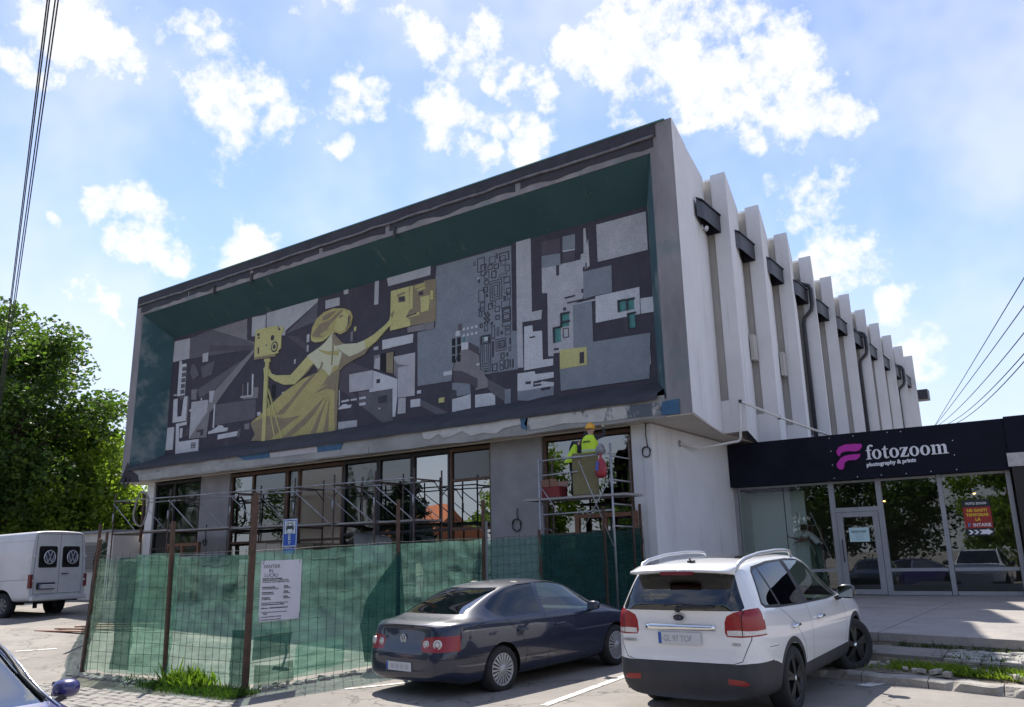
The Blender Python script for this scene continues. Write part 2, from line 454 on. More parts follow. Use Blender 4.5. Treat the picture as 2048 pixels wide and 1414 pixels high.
def make_verge():
    # broken ground between the kerb and the plaza, in low steps
    prof = [(0.0, 0.185), (0.3, 0.21), (0.62, 0.24), (0.66, 0.30), (1.0, 0.34), (1.36, 0.39), (1.42, 0.40)]
    v = []; f = []; xs = [-9.0 + 0.12 * i for i in range(190)]
    for x in xs:
        for d, z in prof:
            n = noise.noise(Vector((x * 2.2, d * 3, 3.1))) * 0.03 + noise.noise(Vector((x * 7, d * 8, 9.1))) * 0.012
            v.append((x, K(x) + d, z + n))
    m = len(prof)
    for i in range(len(xs) - 1):
        for j in range(m - 1): f.append((i * m + j, (i + 1) * m + j, (i + 1) * m + j + 1, i * m + j + 1))
    me = bpy.data.meshes.new('verge'); me.from_pydata(v, [], f); me.materials.append(M_DIRT)
    me.polygons.foreach_set('use_smooth', [True] * len(f)); me.update()
    return tag(link('verge', me), 'broken earth verge between kerb and plaza', kind='structure')
make_verge()

def make_slab_strip():
    # worn asphalt path slab behind the weeds
    s = MB()
    for i in range(6):
        xa, xb = -8.6 + i * 1.1, -8.6 + (i + 1) * 1.1 - 0.012
        if xb > -2.05: xb = -2.05
        v = []
        for d in (0.68, 1.22):
            for x in (xa, xb): v.append((x, K(x) + d + 0.02, 0.35 + (d - 0.68) * 0.1))
        a, b, c, e = v
        s.add([a, b, e, c] + [(p[0], p[1], p[2] - 0.2) for p in (a, b, e, c)], [(0, 1, 2, 3), (0, 4, 5, 1), (1, 5, 6, 2), (2, 6, 7, 3), (3, 7, 4, 0)])
    o = s.build('path', M_ASPH)
    return tag(o, 'sunken asphalt path strip in front of the plaza edge', kind='structure')
make_slab_strip()

def stone_mesh(seed, sx, sy, sz):
    r = random.Random(seed); b = MB()
    t = 0.82
    vs = [(-sx, -sy, -sz), (sx, -sy, -sz), (sx, sy, -sz), (-sx, sy, -sz)]
    vs += [(x * (1 + r.uniform(-.08, .08)), y * (1 + r.uniform(-.08, .08)), sz * 0.55) for x, y in ((-sx, -sy), (sx, -sy), (sx, sy), (-sx, sy))]
    vs += [(x * t, y * t, sz * (1 + r.uniform(-.2, .2))) for x, y in ((-sx, -sy), (sx, -sy), (sx, sy), (-sx, sy))]
    fs = []
    for l in (0, 4):
        for k in range(4): fs.append((l + k, l + (k + 1) % 4, l + 4 + (k + 1) % 4, l + 4 + k))
    fs.append((8, 9, 10, 11))
    me = bpy.data.meshes.new('stone'); me.from_pydata(vs, [], fs); me.update()
    return me
def make_cobbles():
    root = tag(MB().box((-2.04, 0, 0), (-2.03, 0.01, 0.01)).build('cobbled_strip', M_DIRT), 'strip of grey cobbles sunk in grass at the plaza edge', kind='structure')
    # real bed
    v = []
    for x in (-2.0, 6.0): v += [(x, K(x) + 0.64, 0.318), (x, K(x) + 1.34, 0.372)]
    me = root.data; me.clear_geometry(); me.from_pydata([v[0], v[2], v[3], v[1]], [], [(0, 1, 2, 3)]); me.update()
    ms = [stone_mesh(i, 0.105, 0.046, 0.035) for i in range(6)]
    for q in ms: q.materials.append(M_STONE)
    for c in range(28):
        for j in range(7):
            x = -1.92 + c * 0.235 + (0.1 if j % 2 else 0) + RND.uniform(-.02, .02)
            if RND.random() < 0.06: continue
            y = K(x) + 0.70 + j * 0.098
            o = link('paving_stone', ms[RND.randrange(6)], root)
            o.location = (x, y, 0.325 + j * 0.0075 + RND.uniform(-.012, .012)); o.rotation_euler = (RND.uniform(-.05, .05), RND.uniform(-.05, .05), -0.24 + RND.uniform(-.06, .06))
make_cobbles()

def make_kerb():
    root = None
    for i in range(22):
        x0, x1 = -9.0 + i * 0.86, -9.0 + (i + 1) * 0.86 - 0.012
        s = MB(); N = 9; n = 4
        ring = []
        for k in range(N + 1):
            x = x0 + (x1 - x0) * k / N
            w = noise.noise(Vector((x * 5, 1.7, 0))) * 0.02; h = noise.noise(Vector((x * 4, 7.7, 0))) * 0.018
            chip = 0.035 if noise.noise(Vector((x * 3.1, 3.3, 2))) > 0.25 else 0.0
            y = K(x)
            ring.append([(x, y - 0.17 + w * .3, -0.12), (x, y - 0.17 + w * .5, 0.06), (x, y - 0.165 + w + chip, 0.15 + h - chip), (x, y - 0.13 + w + chip, 0.17 + h), (x, y + 0.02, 0.185 + h), (x, y + 0.02, -0.1)])
        vs = [p for r in ring for p in r]; fs = []; m = 6
        for k in range(N):
            for j in range(m - 1): fs.append((k * m + j, (k + 1) * m + j, (k + 1) * m + j + 1, k * m + j + 1))
        fs += [tuple(reversed(range(m))), tuple(N * m + j for j in range(m))]
        s.add(vs, fs)
        o = s.build('kerb' if root is None else 'kerb_stone', M_CONC, root)
        if root is None: root = tag(o, 'broken concrete kerb between street and verge', kind='structure')
make_kerb()

def marking(name, a, b, w, label):
    a, b = Vector((a[0], a[1], 0)), Vector((b[0], b[1], 0)); d = (b - a).normalized(); n = Vector((-d.y, d.x, 0)) * w / 2
    N = 14; v = []; f = []
    for k in range(N + 1):
        p = a.lerp(b, k / N)
        for sgn in (-1, 1):
            q = p + n * sgn * (1 + 0.12 * noise.noise(Vector((k * 1.7, sgn * 4, 1))))
            v.append((q.x, q.y, ground_z(q.x, q.y) + 0.012 * noise.noise(Vector((q.x * 0.4, q.y * 0.4, 0))) + 0.008))
    for k in range(N): f.append((2 * k + 1, 2 * k, 2 * k + 2, 2 * k + 3))
    me = bpy.data.meshes.new(name); me.from_pydata(v, [], f); me.materials.append(M_PAINT); me.update()
    tag(link(name, me), label, kind='structure')
marking('road_marking', (-6.129,11.750,0.030), (-5.988,9.134,0.000), 0.12, 'worn white bay line between the two parked cars')
marking('road_marking', (-9.258,8.925,0.000), (-8.641,9.978,0.030), 0.10, 'faint white bay line beside the fence foot')
marking('road_marking', (-18.148,8.463,0.300), (-17.812,9.127,0.330), 0.14, 'faded white line in the yard behind the fence')
marking('road_marking', (-2.874,12.008,0.030), (-2.739,12.365,0.030), 0.2, 'white paint patch in the shadow of the white car')

# interlocking pavers of the footway in the lower left corner
M_PAVER = mat('paver', (0.27, 0.25, 0.225), 0.92, var=0.16, vscale=2.5, bump=0.6, bscale=60)
def make_pavers():
    root = None
    ms = []
    for i in range(5):
        me = stone_mesh(40 + i, 0.118, 0.078, 0.03); me.materials.append(M_PAVER); ms.append(me)
    bed = MB()
    xs = [-13.9 + 0.5 * i for i in range(9)]; ys = [4.6 + 0.5 * j for j in range(7)]
    P = [(x, y, ground_z(x, y) + 0.012) for y in ys for x in xs]
    bed.add(P, [(j * 9 + i, j * 9 + i + 1, j * 9 + i + 10, j * 9 + i + 9) for j in range(6) for i in range(8)])
    root = tag(bed.build('pavement', M_DIRT), 'grey interlocking paver footway at the corner of the fence', kind='structure')
    k = 0
    for j in range(17):
        for i in range(17):
            x = -13.75 + i * 0.245 + (0.12 if j % 2 else 0); y = 4.75 + j * 0.163
            if y > 7.05 + 0.12 * (x + 13.7): continue
            o = link('paving_stone', ms[k % 5], root); k += 1
            o.location = (x, y, ground_z(x, y) + 0.012 + RND.uniform(-.006, .006)); o.rotation_euler = (RND.uniform(-.03, .03), RND.uniform(-.03, .03), RND.uniform(-.02, .02))
make_pavers()

# ================================================================== the culture hall
M_WALL = mat('white_render', (0.70, 0.69, 0.695), 0.9, var=0.05, vscale=0.8, bump=0.25, bscale=90)
patch(M_WALL, (0.50, 0.48, 0.465), 0.9, 0.54, 0.75, 4.0, stretch=(1, 1, 0.18), fac=0.5)
patch(M_WALL, (0.43, 0.41, 0.39), 2.4, 0.56, 0.74, 13.0, stretch=(1.2, 1.2, 0.07), fac=0.6)
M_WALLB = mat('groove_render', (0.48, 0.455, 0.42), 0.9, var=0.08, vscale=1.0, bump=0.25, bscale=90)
M_SOFF = mat('soffit_render', (0.63, 0.57, 0.50), 0.9, var=0.07, vscale=0.9, bump=0.2, bscale=60)
M_FRAME = mat('weathered_frame_render', (0.175, 0.165, 0.175), 0.93, col2=(0.30, 0.28, 0.29), vscale=0.9, bump=0.6, bscale=18, stretch=(1, 1, 0.35))
patch(M_FRAME, (0.13, 0.19, 0.195), 0.55, 0.52, 0.66, 11.0, fac=0.55)
patch(M_FRAME, (0.15, 0.14, 0.145), 1.8, 0.58, 0.72, 5.0, stretch=(1, 1, .3), fac=0.8)
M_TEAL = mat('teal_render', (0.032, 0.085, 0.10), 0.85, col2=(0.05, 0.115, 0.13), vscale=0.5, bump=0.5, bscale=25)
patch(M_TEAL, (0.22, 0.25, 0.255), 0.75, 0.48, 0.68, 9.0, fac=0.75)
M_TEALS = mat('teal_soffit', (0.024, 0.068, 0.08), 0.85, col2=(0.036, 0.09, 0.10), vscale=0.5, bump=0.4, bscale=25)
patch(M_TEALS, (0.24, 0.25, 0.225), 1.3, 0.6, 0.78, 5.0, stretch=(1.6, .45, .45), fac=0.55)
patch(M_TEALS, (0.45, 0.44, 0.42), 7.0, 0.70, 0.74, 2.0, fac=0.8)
M_FELT = mat('roofing_felt', (0.03, 0.027, 0.036), 0.8, col2=(0.05, 0.046, 0.058), vscale=1.5, bump=1.0, bscale=14)
M_FELT2 = mat('felt_ledge', (0.03, 0.031, 0.042), 0.8, col2=(0.052, 0.052, 0.066), vscale=1.2, bump=1.0, bscale=9)
patch(M_FELT2, (0.35, 0.35, 0.34), 9.0, 0.76, 0.8, 4.0, fac=0.9)
M_FASC = mat('fascia_plaster', (0.25, 0.245, 0.235), 0.92, col2=(0.36, 0.35, 0.335), vscale=1.1, bump=0.9, bscale=16)
patch(M_FASC, (0.11, 0.115, 0.125), 0.9, 0.57, 0.7, 3.0, fac=0.8)
M_FASCW = mat('pale_plaster', (0.50, 0.48, 0.46), 0.9, var=0.1, vscale=3, bump=0.8, bscale=20)
M_FASCM = mat('mottled_plaster', (0.47, 0.45, 0.42), 0.9, var=0.1, vscale=3, bump=1.0, bscale=12)
patch(M_FASCM, (0.10, 0.115, 0.135), 1.6, 0.48, 0.57, 6.0, stretch=(1, 1, .6))
M_BLUE = mat('blue_paint', (0.035, 0.10, 0.19), 0.8, col2=(0.06, 0.14, 0.23), vscale=4, bump=0.4)
M_PINK = mat('pale_pink_render', (0.46, 0.42, 0.43), 0.9, var=0.1, vscale=3, bump=0.5)
M_DMETAL = mat('dark_sheet_metal', (0.028, 0.028, 0.04), 0.5, var=0.15, vscale=4)
M_PIPE = mat('dark_pipe', (0.03, 0.03, 0.04), 0.45)
M_PIER = mat('grey_render', (0.24, 0.225, 0.23), 0.92, col2=(0.31, 0.295, 0.30), vscale=1.3, bump=0.5, bscale=30)
M_RUST = mat('rusty_frame', (0.075, 0.045, 0.035), 0.7, col2=(0.16, 0.085, 0.05), vscale=9, bump=0.4)
M_DFRAME = mat('dark_frame', (0.028, 0.026, 0.028), 0.55, var=0.3, vscale=6)
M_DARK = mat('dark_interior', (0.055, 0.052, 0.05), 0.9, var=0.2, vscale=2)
M_ROOF = mat('roof_sheet', (0.2, 0.2, 0.2), 0.9)
G_WIN = glass('window_glass', (0.55, 0.72, 0.68), refl=0.17, trans=0.6, wav=0.05)
G_FILM = glass('film_covered_glass', (0.30, 0.34, 0.32), refl=0.055, trans=0.6, rough=0.05, wav=0.6)
G_GREEN = glass('green_glass', (0.45, 0.75, 0.68), refl=0.07, trans=0.8, wav=0.08)

BX0, BX1, BY, ZB, ZT = -31.57, -7.42, 18.0, 5.0, 12.66
bld = thing('culture_hall', 'grey concrete hall with a mosaic facade in a deep frame and sawtooth white side wall', 'building', (-19.5, 18.65, 0.3))

def jag(x0, x1, z, amp, step, seed):
    n = max(2, int((x1 - x0) / step)); r = random.Random(seed)
    return [(x0 + (x1 - x0) * i / n, z + r.uniform(-amp, amp) + amp * noise.noise(Vector((i * 0.35, seed, 0)))) for i in range(n + 1)]

def upper_box():
    # side members of the frame, splayed towards the mosaic
    m = MB(); m.prism([(BX0, BY), (-31.1, BY), (-30.46, 19.07), (-30.46, 19.6), (BX0, 19.6)], (0, 0, ZB), (1, 0, 0), (0, 1, 0), (0, 0, ZT - ZB))
    m.build('frame_post', M_FRAME, bld)
    m = MB(); m.prism([(-8.05, BY), (BX1, BY), (-7.75, 19.6), (-8.72, 19.6), (-8.72, 19.07)], (0, 0, ZB), (1, 0, 0), (0, 1, 0), (0, 0, ZT - ZB))
    m.build('frame_post', M_FRAME, bld)
    m = MB(); m.box((-31.1, BY, 11.86), (-8.05, 19.6, ZT - 0.01)).build('frame_beam', M_FRAME, bld)
    # reveals: left splay, right splay, sloping soffit
    m = MB(); m.quad((-31.085, 18.02, 5.45), (-30.44, 19.1, 6.0), (-30.44, 19.1, 11.0), (-31.085, 18.02, 11.86)); m.build('reveal', M_TEAL, bld)
    m = MB(); m.quad((-8.745, 19.1, 6.0), (-8.065, 18.02, 5.45), (-8.065, 18.02, 11.86), (-8.745, 19.1, 11.0)); m.build('reveal', M_TEAL, bld)
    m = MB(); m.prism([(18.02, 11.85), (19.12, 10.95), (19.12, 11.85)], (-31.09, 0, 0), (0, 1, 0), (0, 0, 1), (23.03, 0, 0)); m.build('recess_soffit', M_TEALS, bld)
    # felt along the roof edge, torn at its lower edge
    low = jag(-31.45, -7.87, 12.24, 0.035, 0.45, 3)
    poly = low + [(-7.87, 12.64), (-31.45, 12.64)]
    m = MB(); m.prism(poly, (0, BY - 0.004, 0), (1, 0, 0), (0, 0, 1), (0, -0.035, 0)); m.build('roofing_felt', M_FELT, bld)
    m = MB(); m.tube([(x, BY - 0.05 + 0.02 * noise.noise(Vector((x, 5, 0))), z + 0.02) for x, z in jag(-31.4, -7.9, 12.26, 0.02, 0.5, 5)], 0.045, 6); m.build('felt_roll', mat('felt_roll', (0.16, 0.155, 0.17), 0.6, var=0.35, vscale=3, bump=0.6), bld)
    for xa, xb in ((-31.2, -28.0), (-27.9, -24.2), (-24.0, -20.5), (-20.3, -17.4), (-17.2, -12.3), (-12.1, -7.95)):
        lo = jag(xa, xb, 12.02, 0.05, 0.3, int(-xa)); m = MB()
        m.prism(lo + [(xb, 12.24), (xa, 12.24)], (0, BY - 0.003, 0), (1, 0, 0), (0, 0, 1), (0, -0.018, 0)); m.build('lower_felt', M_FELT2 if int(xa) % 2 else M_FELT, bld)
    m = MB(); m.box((-31.45, BY - 0.05, 12.645), (-7.6, BY + 0.5, 12.68)); m.build('roof_flashing', mat('green_flashing', (0.09, 0.22, 0.19), 0.6), bld)
    for x in (-26.3, -24.1, -17.0):
        m = MB(); m.box((x, BY - 0.06, 11.7), (x + 0.1, BY - 0.03, 12.1)); m.build('torn_felt', M_FELT, bld)
    # ledge below the mosaic: wavy felt over a slope
    xs = [-31.05 + 0.3 * i for i in range(77)]; prof = [(17.90, 5.40), (17.90, 5.50), (17.97, 5.58), (18.35, 5.74), (18.75, 5.92), (19.09, 6.09)]
    v = []; f = []
    for x in xs:
        for k, (y, z) in enumerate(prof):
            w = 0.05 if 1 < k < 5 else 0.03
            v.append((min(x, -8.07), y + 0.03 * noise.noise(Vector((x * .8, k, 2))), z + w * noise.noise(Vector((x * 1.3, k * .7, 5)))))
    n = len(prof)
    for i in range(len(xs) - 1):
        for j in range(n - 1): f.append((i * n + j, (i + 1) * n + j, (i + 1) * n + j + 1, i * n + j + 1))
    m = MB(); m.smooth = True; m.add(v, f); m.build('ledge_felt', M_FELT2, bld)
    m = MB(); m.box((-31.0, 18.02, 5.0), (-8.1, 19.4, 5.45)); m.build('ledge_slab', M_FASC, bld)
    # fascia under the ledge, patched and flaking
    m = MB(); m.prism(jag(-31.5, -8.1, 4.96, 0.02, 0.5, 8) + [(-8.1, 5.5), (-31.5, 5.5)], (0, 18.0, 0), (1, 0, 0), (0, 0, 1), (0, -0.03, 0)); m.build('fascia', M_FASC, bld)
    m = MB(); m.prism(jag(-30.8, -17.9, 4.99, 0.03, 0.35, 18) + [(-17.9, 5.17), (-24, 5.24), (-30.8, 5.22)], (0, 17.97, 0), (1, 0, 0), (0, 0, 1), (0, -0.02, 0)); m.build('plaster_layer', mat('grey_plaster', (0.33, 0.325, 0.315), .92, var=.15, vscale=2, bump=.8, bscale=20), bld)
    for mt, pts in ((M_FASCW, [(-15.749,5.366),(-14.255,5.440),(-12.282,5.425),(-12.263,5.245),(-12.842,5.188),(-13.090,5.073),(-13.513,5.141),(-13.947,5.103),(-14.257,5.267),(-14.680,5.152),(-14.949,5.145),(-15.112,5.271),(-15.441,5.143),(-15.664,5.186)]),
                    (M_FASCM, [(-12.070,5.381),(-10.707,5.379),(-9.436,5.367),(-8.325,5.339),(-8.153,5.339),(-8.212,5.034),(-9.051,5.044),(-9.868,5.040),(-10.939,5.120),(-11.525,5.068),(-12.033,5.063),(-12.145,5.251)]),
                    (M_BLUE, [(-8.153,5.339),(-7.718,5.363),(-7.726,5.006),(-8.194,5.018)]),
                    (M_PINK, [(-22.508,5.378),(-20.205,5.385),(-20.172,5.172),(-21.396,5.127),(-22.450,5.144)]),
                    (M_BLUE, [(-20.176,5.382),(-19.000,5.395),(-19.129,5.163),(-20.135,5.169)]),
                    (M_BLUE, [(-24.411,5.492),(-22.526,5.401),(-22.532,5.171),(-23.808,5.236)]),
                    (M_BLUE, [(-12.259,5.382),(-12.023,5.395),(-12.080,5.068),(-12.257,5.146)])):
        m = MB(); m.prism(pts, (0, 17.968, 0), (1, 0, 0), (0, 0, 1), (0, -0.018, 0)); m.build('plaster_patch', mt, bld)
    m = MB(); m.box((-8.1, 17.985, 4.995), (BX1, 18.0, 5.4)); m.build('plaster_patch', M_FRAME, bld)
    # dark torn corner at the left end
    m = MB(); m.prism([(-31.55, 5.02), (-30.2, 4.94), (-30.3, 5.2), (-30.9, 5.45), (-31.1, 5.75), (-31.3, 5.4)], (0, 17.96, 0), (1, 0, 0), (0, 0, 1), (0, -0.03, 0)); m.build('torn_felt', M_FELT, bld)
    m = MB(); m.tube([(-31.1, 17.9, 5.2), (-31.12, 17.86, 4.95), (-31.0, 17.86, 4.78), (-30.85, 17.88, 4.9), (-30.82, 17.9, 5.1)], 0.035, 6); m.build('cable_loop', M_PIPE, bld)
    # big mass behind and its roof
    m = MB(); m.box((BX0, 19.6, ZB), (-8.32, 53.6, 12.5)); m.build('upper_storey', M_WALL, bld)
    m = MB(); m.box((BX0 + 0.2, 19.6, 12.5), (-8.4, 53.4, 12.52)); m.build('roof', M_ROOF, bld)
    # soffit round the set-back ground floor
    m = MB(); m.prism([(BX0, 18.0), (BX1 - 0.01, 18.0), (-8.13, 21.78), (-8.13, 24.1), (-9.0, 24.1), (-9.0, 18.62), (-30.75, 18.62), (-30.75, 20.9), (BX0, 20.9)], (0, 0, 4.97), (1, 0, 0), (0, 1, 0), (0, 0, 0.028)); m.build('soffit', M_SOFF, bld)
upper_box()

TY = [18.0, 21.8] + [21.8 + 2.93 * k for k in range(1, 11)]
def side_teeth():
    for k, y0 in enumerate(TY):
        y1 = TY[k + 1] if k + 1 < len(TY) else y0 + 2.93
        if k == 0: poly = [(-8.3, 19.62), (-7.74, 19.62), (-8.13, y1), (-8.3, y1)]
        else: poly = [(-8.3, y0 + 0.2), (-7.9, y0 + 0.2), (-7.9, y0), (-7.45, y0), (-8.13, y1), (-8.3, y1)]
        zb = 5.0 if k < 3 else 4.6
        m = MB(); m.prism(poly, (0, 0, zb), (1, 0, 0), (0, 1, 0), (0, 0, ZT - zb)); m.build('sawtooth_panel', M_WALL, bld)
        if k == 0:
            m = MB(); m.prism([(-7.735, 19.6), (-7.42, 18.0), (-7.405, 18.0), (-7.72, 19.61)], (0, 0, ZB + 0.002), (1, 0, 0), (0, 1, 0), (0, 0, ZT - ZB - 0.004)); m.build('side_render', M_WALL, bld)
            continue
        # groove beside the tooth: darker back wall, sill and a sheet metal canopy
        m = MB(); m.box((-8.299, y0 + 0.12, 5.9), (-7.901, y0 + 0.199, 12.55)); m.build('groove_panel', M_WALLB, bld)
        m = MB(); m.box((-8.299, y0 + 0.01, zb), (-7.901, y0 + 0.198, 5.9)); m.build('sill_block', M_WALL, bld)
        yb = y0 - 1.62; xs = -8.13 + 0.68 * (y0 - yb) / 2.93
        m = MB(); m.prism([(xs - 0.01, yb), (-7.70, yb + 0.35), (-7.70, y0 - 0.01), (-8.12, y0 - 0.01)], (0, 0, 10.8), (1, 0, 0), (0, 1, 0), (0, 0, 0.52))
        m.build('canopy', M_DMETAL, bld)
        m = MB(); m.prism([(xs - 0.01, yb - .02), (-7.66, yb + 0.23), (-7.66, y0 - 0.008), (-8.12, y0 - 0.008)], (0, 0, 11.32), (1, 0, 0), (0, 1, 0), (0, 0, 0.03))
        m.build('canopy_rim', M_PIPE, bld)
        if k in (2, 3):
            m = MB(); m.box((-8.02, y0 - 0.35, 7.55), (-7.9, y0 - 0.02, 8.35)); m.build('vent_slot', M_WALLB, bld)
        if k in (4, 7, 10):
            m = MB(); x = -8.0
            m.tube([(x, y0 - 0.12, 11.75), (-7.9, y0 - 0.13, 11.6), (-7.6, y0 - 0.16, 11.45), (-7.54, y0 - 0.16, 11.3), (-7.54, y0 - 0.16, 10.7), (-7.6, y0 - 0.15, 10.5), (-7.88, y0 - 0.12, 10.25), (-7.93, y0 - 0.1, 10.0), (-7.93, y0 - 0.1, 4.7)], 0.075, 8)
            m.build('downpipe', M_PIPE, bld)
    m = MB(); m.box((-8.31, 53.6, 4.6), (-8.12, 54.1, 12.4)); m.build('end_pier', M_WALL, bld)
    m = MB(); m.box((-8.1, 53.8, 10.5), (-7.3, 54.6, 11.1)); m.build('canopy', M_DMETAL, bld)
side_teeth()

def ground_floor():
    # side wall to the shop, corner column, piers
    m = MB(); m.box((-9.03, 18.6, 0.1), (-8.8, 24.6, 4.972)); m.build('side_wall', M_WALL, bld)
    m = MB(); m.box((-9.36, 18.62, 0.1), (-9.03, 18.95, 4.972)); m.build('pier', M_WALL, bld)
    for a, b, mt in ((-13.80, -12.08, M_PIER), (-27.22, -25.52, M_PIER), (-30.72, -30.25, M_WALL)):
        m = MB(); m.box((a, 18.65, 0.1), (b, 19.0, 4.972)); m.build('pier', mt, bld)
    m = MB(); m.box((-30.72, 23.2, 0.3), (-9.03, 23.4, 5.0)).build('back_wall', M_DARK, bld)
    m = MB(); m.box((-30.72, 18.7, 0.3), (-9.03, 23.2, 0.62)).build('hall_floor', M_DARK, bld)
    m = MB(); m.box((-30.74, 19.0, 0.3), (-30.6, 23.2, 4.97)).build('end_wall', M_WALL, bld)
    def window(x0, x1, cols, fr, gl, bars=(), z0=0.65, z1=4.93):
        w = MB(); t = 0.07
        w.box((x0, 18.72, z0), (x0 + t, 18.84, z1)); w.box((x1 - t, 18.72, z0), (x1, 18.84, z1))
        w.box((x0 + t, 18.722, z1 - 0.1), (x1 - t, 18.838, z1)); w.box((x0 + t, 18.722, z0), (x1 - t, 18.838, z0 + 0.1))
        o = w.build('window', fr, bld)
        edges = [x0 + t] + list(cols) + [x1 - t]
        for c in cols:
            q = MB(); q.box((c - 0.05, 18.724, z0 + 0.1), (c + 0.05, 18.836, z1 - 0.1)); q.build('mullion', fr, o)
        for i, (a, b) in enumerate(zip(edges, edges[1:])):
            a2 = a + (0.05 if i else 0); b2 = b - (0.05 if i < len(edges) - 2 else 0)
            zs = [z0 + 0.1] + [z for (bi, z) in bars if bi in (i, -1)] + [z1 - 0.1]
            for j, (za, zb) in enumerate(zip(zs, zs[1:])):
                if j:
                    q = MB(); q.box((a2, 18.726, za - 0.04), (b2, 18.834, za + 0.04)); q.build('transom', fr, o)
                g = gl[i % len(gl)] if isinstance(gl, list) else gl
                if isinstance(g, tuple): g = g[min(j, len(g) - 1)]
                q = MB(); ty = RND.uniform(-.004, .004); q.quad((a2, 18.78 + ty, za + (.04 if j else 0)), (b2, 18.78 - ty, za + (.04 if j else 0)), (b2, 18.78 - ty, zb - .04), (a2, 18.78 + ty, zb - .04)); q.build('pane', g, o)
        return o
    G_DARK = glass('dark_panel_glass', (0.02, 0.022, 0.03), refl=0.03, through=False, rough=0.1)
    window(-12.06, -9.38, [], M_RUST, G_WIN, [(0, 2.35)])
    G_SKY = glass('sky_mirror_glass', (0.5, 0.65, 0.62), refl=0.3, trans=0.5, wav=0.05)
    window(-15.33, -13.82, [], M_RUST, [(G_SKY, G_SKY, G_DARK)], [(0, 2.62), (0, 4.0)])
    window(-16.79, -15.35, [], M_DFRAME, G_SKY, [(0, 2.62)])
    window(-18.2, -16.81, [], M_DFRAME, G_GREEN, [(0, 2.62)])
    window(-19.75, -18.22, [], M_DFRAME, G_FILM, [(0, 2.62)])
    window(-22.5, -19.77, [-21.9], M_RUST, [G_FILM, glass('brown_film_glass', (0.16, 0.11, 0.08), refl=0.07, through=False, rough=0.15)], [(-1, 2.5)])
    window(-25.5, -22.52, [-24.3], M_RUST, [G_WIN, G_GREEN], [(-1, 2.5)])
    window(-30.24, -27.23, [-29.0], M_DFRAME, G_FILM, [(-1, 2.4)])
    # what shows through the glass
    m = MB(); m.box((-22.0, 19.6, 0.62), (-19.9, 20.0, 4.9)).build('inner_partition', mat('brown_board', (0.13, 0.10, 0.08), .8, var=.2, vscale=2), bld)
    m = MB(); m.box((-19.4, 21.2, 0.62), (-14.4, 21.4, 4.6)).build('inner_partition', mat('green_board', (0.10, 0.19, 0.18), .8, var=.15, vscale=1), bld)
    # left end: recessed entrance with its own window
    m = MB(); m.box((-35.9, 21.2, 0.3), (-30.75, 21.4, 5.0)).build('rear_wall', M_WALL, bld)
    w = MB(); w.box((-35.7, 21.1, 3.2), (-31.3, 21.19, 4.9)); wo = w.build('window', M_DFRAME, bld)
    q = MB(); q.quad((-35.6, 21.09, 3.25), (-31.4, 21.09, 3.25), (-31.4, 21.09, 4.85), (-35.6, 21.09, 4.85)); q.build('pane', G_FILM, wo)
    q = MB(); q.box((-34.6, 20.95, 2.4), (-34.25, 21.09, 5.0)).build('pier', M_WALL, bld)
ground_floor()

def drain_pipe():
    W = mat('white_plastic_pipe', (0.62, 0.60, 0.58), 0.5, var=0.06, vscale=5)
    p = [(-8.800,20.303,4.632), (-8.600,21.118,4.559), (-7.629,21.550,4.713), (-7.581,21.550,4.789), (-7.509,21.550,5.735), (-7.478,21.550,5.772), (-6.850,22.800,5.420), (-5.837,24.300,4.933)]
    m = MB(); m.tube(p, 0.035, 8); m.build('drain_pipe', W, bld)
    m = MB(); m.lathe([(0.0, 0.02), (0.09, 0.018), (0.1, 0.0)], (-8.795,20.292,4.631), (1, 0, 0), 12); m.build('pipe_collar', M_PIER, bld)
    for q in (p[5], p[6]):
        m = MB(); m.box((q[0] - .06, q[1] - .03, q[2] - .05), (q[0] + .02, q[1] + .03, q[2] + .05)); m.build('pipe_clip', M_DMETAL, bld)
drain_pipe()

# ================================================================== the mosaic
def tess(name, c, c2):
    """Glass and stone tesserae: fine speckle, a few lost pieces."""
    c = tuple(x * 1.14 for x in c); c2 = tuple(x * 1.14 for x in c2)
    m = mat(name, c, 0.7, col2=c2, vscale=2.2, bump=0.7, bscale=55)
    patch(m, tuple(x * 0.55 for x in c), 38.0, 0.52, 0.62, 1.0, fac=0.55, detail=2)
    patch(m, tuple(min(.7, x * 1.5 + .01) for x in c), 30.0, 0.55, 0.66, 7.0, fac=0.5, detail=2)
    patch(m, (.22, .215, .22), 1.1, .55, .78, 2.0, stretch=(1, 1, .3), fac=.3)
    return m
TM = {'K': tess('mosaic_black', (0.034, 0.030, 0.044), (0.05, 0.043, 0.06)),
      'P': tess('mosaic_plum', (0.062, 0.052, 0.068), (0.085, 0.072, 0.09)),
      'D': tess('mosaic_dark_grey', (0.085, 0.08, 0.095), (0.115, 0.107, 0.125)),
      'M': tess('mosaic_mid_grey', (0.165, 0.155, 0.165), (0.215, 0.20, 0.21)),
      'B': tess('mosaic_blue_grey', (0.165, 0.185, 0.215), (0.21, 0.232, 0.262)),
      'L': tess('mosaic_light_grey', (0.33, 0.33, 0.355), (0.43, 0.43, 0.45)),
      'W': tess('mosaic_white', (0.44, 0.45, 0.48), (0.53, 0.54, 0.57)),
      'Y': tess('mosaic_yellow', (0.43, 0.40, 0.165), (0.50, 0.46, 0.19)),
      'G': tess('mosaic_gold', (0.36, 0.31, 0.12), (0.43, 0.37, 0.15)),
      'V': tess('mosaic_ivory', (0.50, 0.50, 0.33), (0.56, 0.55, 0.38)),
      'N': tess('mosaic_brown', (0.205, 0.165, 0.105), (0.26, 0.21, 0.13)),
      'T': mat('niche_teal', (0.07, 0.22, 0.215), 0.7, var=0.2, vscale=5),
      'X': mat('niche_black', (0.008, 0.008, 0.012), 0.8)}
